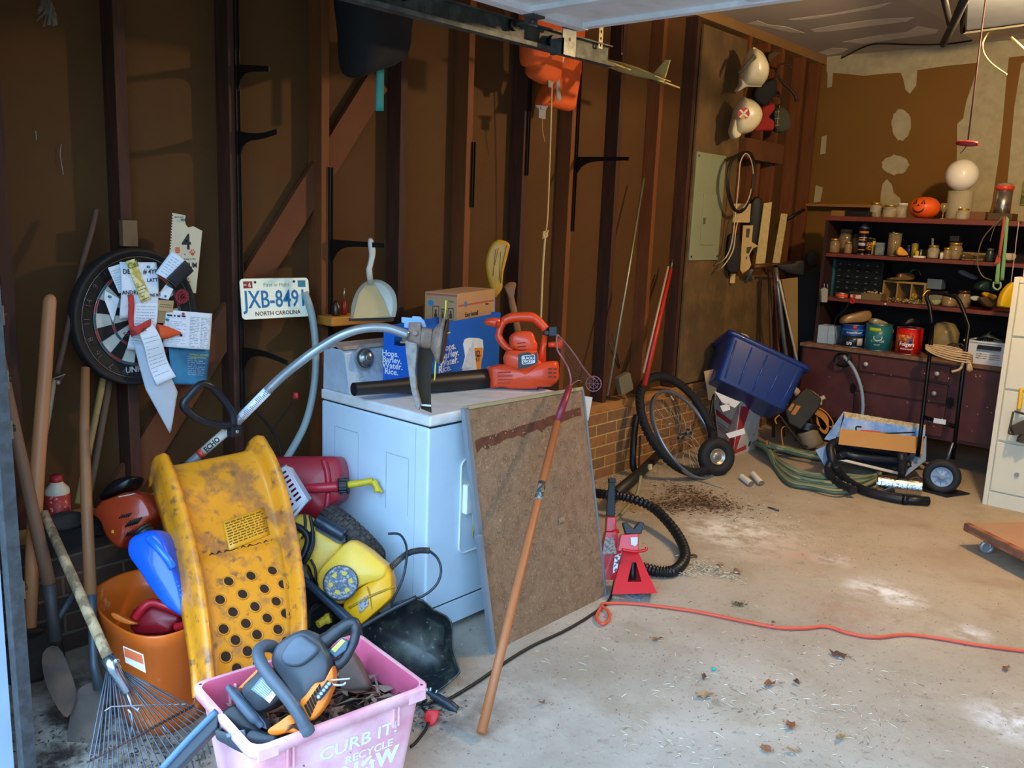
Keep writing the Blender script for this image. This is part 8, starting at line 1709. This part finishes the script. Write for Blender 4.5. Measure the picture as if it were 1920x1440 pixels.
for k in range(4): g.prism([(.004,-.004),(.030,.010),(.026,.020),(-.002,.006)],.004,.0055,M=Me @ RZ(90*k+20))
g.ob('emblem_pinwheel',mat('#e0d8c0',.4),t); g = G(); g.prism([(-.02,-.030),(.014,-.034),(.0,-.012),(-.012,-.014)],.004,.006,M=Me); g.ob('emblem_gold',mat('#c99a2a',.4),t)
wp5(O5,S5,.14,[(620,890),(700,840),(780,815),(810,880),(720,1000),(790,1060),(780,1180),(640,1190),(520,1195),(600,1060)],.06,'red_cloth','red cloth bag hanging behind the lower hard hat',mat('#8c1812',.8),'cloth'); wp5(O5,S5,.12,[(560,560),(680,520),(800,480),(830,620),(790,720),(680,860),(560,820),(500,720)],.10,'black_gloves','black glove bundle hanging between the two hard hats',mat('#0c0c0e',.8),'gloves')
X,o = wp5(O5,S5,.13,[(760,940),(810,880),(880,860),(960,920),(1000,1050),(980,1180),(860,1220),(775,1160)],.14,'canteen','grey-green fabric canteen with a pale cord hanging right of the hard hats',mat('#3c3a2a',.85,var=.2),'canteen'); g = G(); X.tube(g,[(880,850,.04),(860,930,.07),(850,1060,.075),(845,1200,.05)],.003,6); 
for yy in (930,1020,1110): X.tube(g,[(810,yy+8,.068),(880,yy,.070)],.002,6)
gg = g.ob('cord',mat('#8f8868',.7),o); gg.matrix_basis = o.matrix_basis.inverted() @ X.M
g = G(); X.tube(g,[(780,760,0),(800,830,0),(850,850,0),(905,820,0),(910,760,0),(860,715,0),(800,715,0)],.006,8); gg = g.ob('strap',mat('#1a1210',.7),o); gg.matrix_basis = o.matrix_basis.inverted() @ X.M
X = PX(WX(1470,150,.10),O5,S5); g = G(); X.tube(g,[(830,380,0),(900,520,.01),(1000,610,.02),(1080,700,.02),(1110,790,.02)],[.008,.010,.010,.012,.014],8); X.tube(g,[(660,540,0),(760,510,.01),(820,460,.02),(850,360,.02),(900,290,.01),(1010,310,0),(1020,360,0)],.007,8); o = g.ob('leather_harness',mat('#2e1a10',.7),None,'brown leather strap harness hanging at the top right of the hard hats',cat='strap'); o.matrix_basis = X.M @ o.matrix_basis
wp5(O5,S5,.05,[(700,160),(800,110),(880,140),(800,190),(730,280),(700,240)],.08,'brown_hat','brown cap half hidden behind the upper hard hat',mat('#4e3a22',.8),'hat')
G().bb((.0,5.62,1.965),(.06,6.20,2.10)).ob('hook_board',mat('#5a3418',.8,var=.2),None,'short dark board with hooks holding the coiled cables',cat='board')
Wc = lambda px,py,x=.12: WX(px,py,x)
t = thing('black_cable_coil','coil of black cable hanging right of the breaker panel','cable',Wc(1392,380)); g = G()
for k in range(3): g.tube(spl([Wc(1395+k,285+2*k),Wc(1372+k,300),Wc(1362+2*k,345),Wc(1372+2*k,388),Wc(1390,398-2*k),Wc(1408-k,370),Wc(1416-2*k,320),Wc(1410-k,290)],6,True),.006,7,closed=True)
g.ob('coil',mat('#14100e',.5),t,world=True)
t = thing('white_cable','thin white cable looped over the hook and trailing to the lower left','cable',Wc(1350,500)); G().tube(spl([Wc(1340,497,.02),Wc(1360,484),Wc(1372,455),Wc(1379,400),Wc(1385,340),Wc(1388,305,.14),Wc(1398,288,.14),Wc(1408,300,.14),Wc(1412,330),Wc(1404,372),Wc(1388,400),Wc(1380,430),Wc(1374,470),Wc(1355,500),Wc(1340,507,.02)],6),.0042,7).ob('cable',mat('#c4ad88',.6),t,world=True)
O7 = (1340,370); S7 = 5.14
def wplate(pts,x,th,nm,lab,m,cat,group=None,z0=0.):
    cx_,cy_ = sum(q[0] for q in pts)/len(pts),sum(q[1] for q in pts)/len(pts); X = PX(WX(O7[0]+cx_/S7,O7[1]+cy_/S7,x),O7,S7); g = G(); X.plate(g,pts,z0,z0+th); o = g.ob(nm,m,None,lab,cat=cat,group=group,bevel=.001); o.matrix_basis = X.M @ o.matrix_basis; return X,o
bg = mat('#b59a66',.7,var=.08); wplate([(105,60),(350,60),(335,243),(98,240)],.03,.012,'beige_cover','small beige panel on the studs below the cable coil',bg,'panel')
cb = mat('#b89a5e',.6,var=.1)
X,o = wplate([(272,270),(370,270),(355,430),(420,470),(368,492),(330,560),(350,650),(330,690),(268,740),(240,690),(250,560)],.06,.012,'cream_holder','cream plastic tool holder with cut-outs on the studs',cb,'tool holder')
g = G(); X.plate(g,[(305,300),(342,300),(330,388),(302,385)],.0125,.0135); X.plate(g,[(310,480),(360,475),(330,540),(305,540)],.0125,.0135); X.plate(g,[(305,570),(315,572),(308,600),(300,598)],.0125,.0135); gg = g.ob('cut_outs',black,o); gg.matrix_basis = o.matrix_basis.inverted() @ X.M
sm_ = mat('#b39c62',.6,var=.15,scale=4,stretch=(6,6,.3)); wplate([(470,58),(550,46),(482,640),(388,640)],.10,.02,'cream_board','longer cream moulding board leaning in the back left corner',sm_,'board'); wplate([(635,155),(700,160),(625,635),(552,630)],.14,.02,'cream_board','shorter ridged cream board beside the longer one',mat('#a8935a',.6,var=.25,scale=5,stretch=(8,8,.3)),'board')
wplate([(640,790),(800,770),(800,2150),(790,2150),(750,1340)],.25,.01,'cardboard_sheet','tall tan cardboard sheet standing left of the hutch',mat('#8a7040',.8,var=.06),'cardboard'); wplate([(801,770),(1000,650),(900,2250),(801,2250)],.25,.02,'dark_board','dark grey board standing between the cardboard sheet and the hutch',mat('#26262a',.7),'board',z0=-.05)
X,_ = wplate([(160,680),(205,680),(190,828),(142,828)],.03,.02,'cream_block','small cream plastic block low beside the brown plywood',cb,'block')
def wtube(pts,x,r,nm,lab,m,cat,n=10):
    P = [WX(O7[0]+a/S7,O7[1]+b/S7,x+(k*.03)) for k,(a,b) in enumerate(pts)]
    if 'pole' in nm or 'rod' in nm: d = P[-1]-P[-2]; P.append(P[-1]+d*((P[-1].z-.015)/-d.z))
    G().tube(P,r,n).ob(nm,m,None,lab,cat=cat)
wtube([(525,690),(530,900),(542,1290),(550,1600)],.12,.012,'brown_pole','thin dark brown pole in the back left corner',mat('#4a2a1c',.6),'pole'); wtube([(570,700),(582,900),(606,1310),(625,1620)],.16,.011,'red_brown_pole','red-brown pole beside the silver pole in the corner',mat('#5c2c20',.6),'pole'); wtube([(590,680),(620,950),(662,1345),(715,1700)],.22,.015,'silver_pole','grey metal pole leaning in the back left corner',mat('#8f969c',.3,.8),'pole'); wtube([(622,795),(680,1060),(742,1345),(800,1590)],.26,.008,'white_rod','thin white rod leaning on the cardboard sheet',mat('#b8a893',.6),'rod')
wtube([(370,672),(450,660),(540,652)],.16,.016,'pipe_clamp','rusty brown pipe held level across the cream boards',mat('#5c3a20',.5,.3),'pipe'); wtube([(540,650),(650,640),(775,625)],.20,.008,'clamp_bar','thin rusty bar continuing the brown pipe to the right',mat('#4a2e1e',.5,.3),'bar'); wtube([(700,210),(780,165),(862,120)],.05,.012,'black_tool','black tool handle pointing up above the cream boards',black,'tool')
wtube([(300,815),(330,760),(360,700)],.02,.010,'blue_grey_pipe','short blue-grey pipe end behind the brown plywood',mat('#6a7c88',.4),'pipe')
wp5(O7,S7,.16,[(560,640),(700,620),(850,600),(860,720),(840,760),(650,720)],.08,'black_clamps','dark heap of hanging clamps right of the ridged board',mat('#141214',.6),'clamps'); wp5(O7,S7,.08,[(890,540),(980,520),(985,640),(890,650)],.04,'grey_junction_box','small grey box on the corner wall left of the hutch',mat('#3c4038',.6),'electrical box',p=.12)
wp5(O7,S7,.06,[(130,380),(180,360),(230,370),(240,700),(110,700)],.05,'black_case','black case hanging between the beige panel and the plywood',mat('#0d0c0d',.7),'case',p=.12); wp5(O7,S7,.04,[(360,30),(450,20),(440,300),(370,560),(330,300)],.04,'black_tarp','black plastic sheet hanging behind the longer cream board',mat('#0e0d10',.6),'sheet',p=.12)
# ---- ceiling goods at the right
t = thing('ceiling_cable','black cable sagging along the ceiling at the back','cable',FZ(1650,85,2.8)); G().tube(spl([FZ(1548,124,2.80),FZ(1580,108,2.80),FZ(1620,88,2.80),FZ(1650,82,2.80),FZ(1720,84,2.80),FZ(1780,82,2.80),FZ(1822,76,2.80)],6),.006,8).ob('cable',black,t,world=True)
# attic hatch frame and drop-down fixture
t = thing('roof_fixture','white ceiling fixture with a black frame at the top right','ceiling fixture',FZ(1880,30,2.7))
P = [FZ(1808,-20,2.62),FZ(1806,58,2.62),FZ(1925,44,2.62),FZ(1925,-20,2.62)]; G().prism([(p.x,p.y) for p in P],2.62,2.66).ob('panel',mat('#b9c0c6',.4),t,world=True)
G().tube([P[0],P[1],P[2]],.018,8).ob('frame',black,t,world=True); P = [FZ(1806,64,2.60),FZ(1830,78,2.66),FZ(1925,60,2.66),FZ(1925,48,2.60)]; G().add([Vector(p) for p in P]+[Vector(p)+Vector((0,0,.01)) for p in P],[(0,1,2,3),(7,6,5,4),(0,4,5,1),(1,5,6,2),(2,6,7,3),(3,7,4,0)]).ob('trim',mat('#a89a7c',.6),t,world=True)
G().tube([FZ(1768,-12,2.45),FZ(1782,48,2.45)],.014,8).ob('opener_arm',mat('#232220',.6,.3),None,'upper dark steel opener arm at the top right',cat='opener arm'); g = G().tube([FZ(1812,-10,2.40),FZ(1790,40,2.40),FZ(1769,82,2.40)],.018,8)
g.ob('opener_arm',mat('#232220',.6,.3,var=.2),None,'dark perforated opener arm slanting down to the left at the top right',cat='opener arm')
t = thing('release_cord','dark red cord with a red plastic handle hanging from the door opener','pull cord',BY(1812,268,4.0)); a,b = BY(1850,-20,4.0),BY(1815,262,4.0); G().tube([a,b],.003,6).ob('cord',mat('#5c2a2a',.7),t,world=True)
q0,q1 = BY(1793,268,4.0),BY(1834,270,4.0); G().tube([q0,q0.lerp(q1,.2),q0.lerp(q1,.5),q0.lerp(q1,.8),q1],[.008,.011,.013,.011,.008],10).ob('handle',mat('#8c1420',.4),t,world=True); G().tube([BY(1812,274,4.0),BY(1806,282,4.0),BY(1800,288,4.0)],.002,5).ob('tail',mat('#5c2a2a',.7),t,world=True)
G().tube(spl([FZ(1854,60,2.62),BY(1843,80,4.2),BY(1845,100,4.2),BY(1860,120,4.2),BY(1888,140,4.2)],6),.0035,8).ob('white_wire',mat('#c9a86c',.4),None,'loose pale wire dangling from the ceiling at the top right',cat='wire'); G().tube([BY(1896,70,4.3),BY(1925,96,4.3)],.005,8).ob('pale_bar',mat('#c9a86c',.4),None,'short pale metal bar cut off by the right edge under the ceiling',cat='bar')
t = thing('wall_poster','small green and yellow sticker on the trim at the right edge','sticker',BY(1918,365,6.9)); G().bb((BY(1915,360,6.9).x,6.905,BY(1915,385,6.9).z),(BY(1930,360,6.9).x,6.912,BY(1915,340,6.9).z)).ob('print',mat('#8a8a3c',.6,h2='#2c4a2c',mix=.8,thr=.5,scale=20),t,world=True)
# pair of bulb holders in the ceiling light
t = thing('ceiling_light','bare warm bulb in the middle of the garage ceiling','ceiling light',(2.25,4.25,2.70)); G().cyl((2.25,4.25,2.82),(2.25,4.25,2.74),.05,.03).ob('lamp_holder',white,t,world=True)
# ================================================================ things scattered on the floor
rnd = random.Random(21)
lfm = [mat('#8a5a3a',.85,var=.25),mat('#a8845c',.85,var=.25),mat('#5e4030',.9,var=.25)]
def leaf(px,py,s_,k,lab,a=None):
    p = FZ(px,py,.002); a = rnd.uniform(0,2*PI) if a is None else a; g = G(); n = 10
    v = [Vector((s_*.1*0,0,.004))]
    for i in range(n):
        b = 2*PI*i/n; r_ = s_*(1 if i % 2 else .8)*rnd.uniform(.75,1.05); v.append(Vector((r_*math.cos(b)*1.5,r_*math.sin(b)*.8,rnd.uniform(.0,.016))))
    v = [Matrix.Rotation(a,3,'Z') @ q for q in v]; lo = [q-Vector((0,0,.0012)) for q in v]
    g.add([p+Vector((0,0,.002))+q for q in v+lo],[(0,1+i,1+(i+1) % n) for i in range(n)]+[(n+1,n+2+(i+1) % n,n+2+i) for i in range(n)]+[(1+i,n+2+i,n+2+(i+1) % n,1+(i+1) % n) for i in range(n)])
    g.ob('dry_leaf',lfm[k],None,lab,cat='leaf',group='dry leaves on the floor')
LV = [(1320,1307,.026,1,'largest tan curled leaf in the middle of the near floor'),(1232,1200,.016,0,'small rusty leaf to the right of the black cord'),(1382,1074,.020,0,'orange-brown leaf at the end of the debris trail past the ribbed hose'),(1570,1230,.026,2,'dark leaf just below the orange cord'),(1443,1285,.020,0,'rusty leaf right of the largest tan leaf'),(1482,1363,.020,0,'orange curled leaf near the bottom middle'),(1320,1272,.012,2,'small dark leaf above the largest tan leaf'),(1436,1408,.016,0,'brown leaf close to the bottom edge, left of its neighbour'),(1484,1410,.014,1,'tan leaf close to the bottom edge, right of its neighbour'),(1016,1320,.010,0,'tiny orange leaf right of the wooden handle foot'),(1493,1282,.012,2,'small grey-brown leaf right of the rusty leaf'),(1575,1385,.018,1,'tan leaf among the twigs near the bottom'),(1885,1255,.016,0,'brown leaf near the right edge'),(1450,1170,.008,0,'tiny orange leaf touching the extension cord'),(1300,1045,.016,2,'dark leaf in the debris trail past the ribbed hose'),(1350,1060,.020,1,'pale curled leaf in the debris trail past the ribbed hose')]
for q in LV: leaf(*q)
def twigs(name,lab,cat,spots,n,L0,L1,r0,mats,zmax=.01,seed=1,flat=.3):
    rn = random.Random(seed); g = G(); k = 0
    for cx_,cy_,sx,sy,w_ in spots:
        c_ = FZ(cx_,cy_)
        for i in range(int(n*w_)):
            p = Vector((rn.gauss(c_.x,sx),rn.gauss(c_.y,sy),rn.uniform(.001,zmax))); 
            if p.x < .05: continue
            a = rn.uniform(0,2*PI); d = Vector((math.cos(a),math.sin(a),rn.uniform(-.1,.25)*flat))*rn.uniform(L0,L1); m_ = p+d*.5+Vector((rn.uniform(-.1,.1),rn.uniform(-.1,.1),.1))*d.length*.4
            r_ = rn.uniform(.4,1)*r0; g.tube([p,m_,p+d],[r_*.5,r_,r_*.4],4,k % len(mats)); k += 1
    o = g.ob(name,mats,None,lab,cat=cat,kind='stuff',smooth=False); return o
drk = [mat('#3c2a1e',.95,var=.3),mat('#5a3c28',.95,var=.3),mat('#7a5638',.9,var=.3)]
pal = [mat('#c9bda0',.9),mat('#e0d8c4',.9),mat('#a8946c',.9)]; mix_ = [mat('#a09078',.9),mat('#c4b69a',.9),mat('#80705e',.9)]
twigs('swept_pile','dark pile of swept bark and leaves on the floor below the bicycle wheel','debris',[(1300,945,.10,.10,1.),(1260,950,.06,.08,.5),(1340,950,.10,.07,.7),(1290,925,.10,.05,.4)],420,.006,.028,.003,drk,.028,3,1.)
twigs('wood_shavings','pale wood shavings scattered round the swept pile','shavings',[(1390,955,.14,.10,1.),(1250,905,.22,.12,1.2),(1350,930,.2,.12,.8),(1420,990,.2,.12,.7),(1200,960,.12,.2,.5)],480,.003,.010,.0018,pal,.006,4)
twigs('floor_twigs','fine twigs and wood splinters scattered over the near floor','twigs',[(1300,1250,.35,.22,1.),(1500,1330,.25,.15,1.),(1580,1350,.12,.08,.8),(1250,1400,.10,.05,.5),(1600,1240,.2,.1,.6),(1400,1310,.12,.08,.6),(1150,1250,.3,.2,.5),(1750,1300,.3,.2,.4),(1500,1430,.2,.05,.5)],120,.005,.030,.0016,mix_+pal[:2],.003,5)
twigs('leaf_crumbs','crumbled leaf bits over the whole floor','debris',[(1500,1100,.6,.6,1.),(1300,1200,.5,.3,1.),(1650,1020,.4,.3,.5),(1000,1280,.2,.2,.4),(1450,1350,.5,.25,1.)],260,.003,.008,.0018,lfm+[mix_[0]],.003,6)
twigs('debris_trail','trail of crumpled bark and fluff past the end of the ribbed hose','debris',[(1310,1065,.05,.04,1.),(1350,1078,.06,.03,1.),(1285,1078,.03,.02,.5)],150,.006,.022,.003,[mix_[0],mix_[1],pal[0]],.02,7,1.)
twigs('ledge_dirt','dirt and grit along the foot of the brick base','debris',[(1170,880,.10,.25,1.),(1125,915,.08,.2,.8)],350,.003,.010,.003,[mat('#8a6a3c',.95),mat('#6b5030',.95),pal[0]],.02,8)
twigs('moss_tuft','small dark green tuft of moss on the floor','moss',[(1386,1135,.014,.014,1.)],90,.005,.012,.0016,[mat('#4a5c3a',.95),mat('#2c3a24',.95)],.012,9,2.)
twigs('corner_dirt','dark grit and litter on the floor in the left corner','debris',[(150,1390,.12,.15,1.),(800,1340,.04,.06,.5),(330,1430,.10,.05,.8)],260,.004,.016,.003,[mat('#3a322c',.95),mat('#5a4c40',.95)],.012,10)
q = FZ(1338,1258,.0); G().sph((q.x,q.y,.007),(.009,.006,.006),8).ob('teal_pellet',mat('#1fa8a0',.4),None,'tiny bright teal plastic bit on the near floor',cat='plastic bit')
q0,q1 = FZ(1440,951,.006),FZ(1460,957,.006); G().tube([q0,q1],[.004,.006],8).ob('small_bolt',mat('#4a4c50',.4,.6),None,'small dark bolt on the floor right of the swept pile',cat='bolt')
X = PX(WX(95,15,.02),(0,0),3.6); g = G(); rn = random.Random(4)
for k in range(16): X.tube(g,[(300+rn.uniform(-10,20),-20,.01),(310+rn.uniform(-40,60),50+rn.uniform(-20,20),.03),(330+rn.uniform(-90,70),120+rn.uniform(-50,60),.04)],.003+.004*(k % 4 == 0),6,k=3)
o = g.ob('dried_plant',mat('#6a5a48',.9,var=.2),None,'wisp of dried grass hanging at the top left corner',cat='dried plant'); o.matrix_basis = X.M @ o.matrix_basis
G().tube([WX(67,245,-.08),WX(68,263,-.08)],.0012,5).ob('white_scratch',mat('#8f94a0',.8),None,'short pale thread on the dark sheathing at the upper left',cat='thread'); G().tube(spl([WX(115,270,-.08),WX(113,292,-.08),WX(119,328,-.08)],4),.0012,5).ob('white_scratch',mat('#8f94a0',.8),None,'longer curved pale thread on the dark sheathing at the upper left',cat='thread')
# red plug and cord on the wall left of the dryer
q = WX(555,742,.04); t = thing('red_wall_plug','small red plug hanging on the wall left of the dryer','plug',q); g = G(); pillow(g,rrect(.024,.03,.008,4),.02,VF(q),p=.25); g.ob('plug',mat('#b3202a',.4),t,world=True); G().tube(spl([WX(548,755,.04),WX(515,800,.05),WX(500,830,.06)],5),.003,6).ob('cord',mat('#1a1614',.6),t,world=True)
G().tube(spl([WX(480,772,.05),WX(505,800,.06),WX(522,830,.08),WX(530,870,.12)],6),.0045,6).ob('thin_black_cable',mat('#1c1614',.6),None,'thin dark cable curving down behind the red gas can',cat='cable')
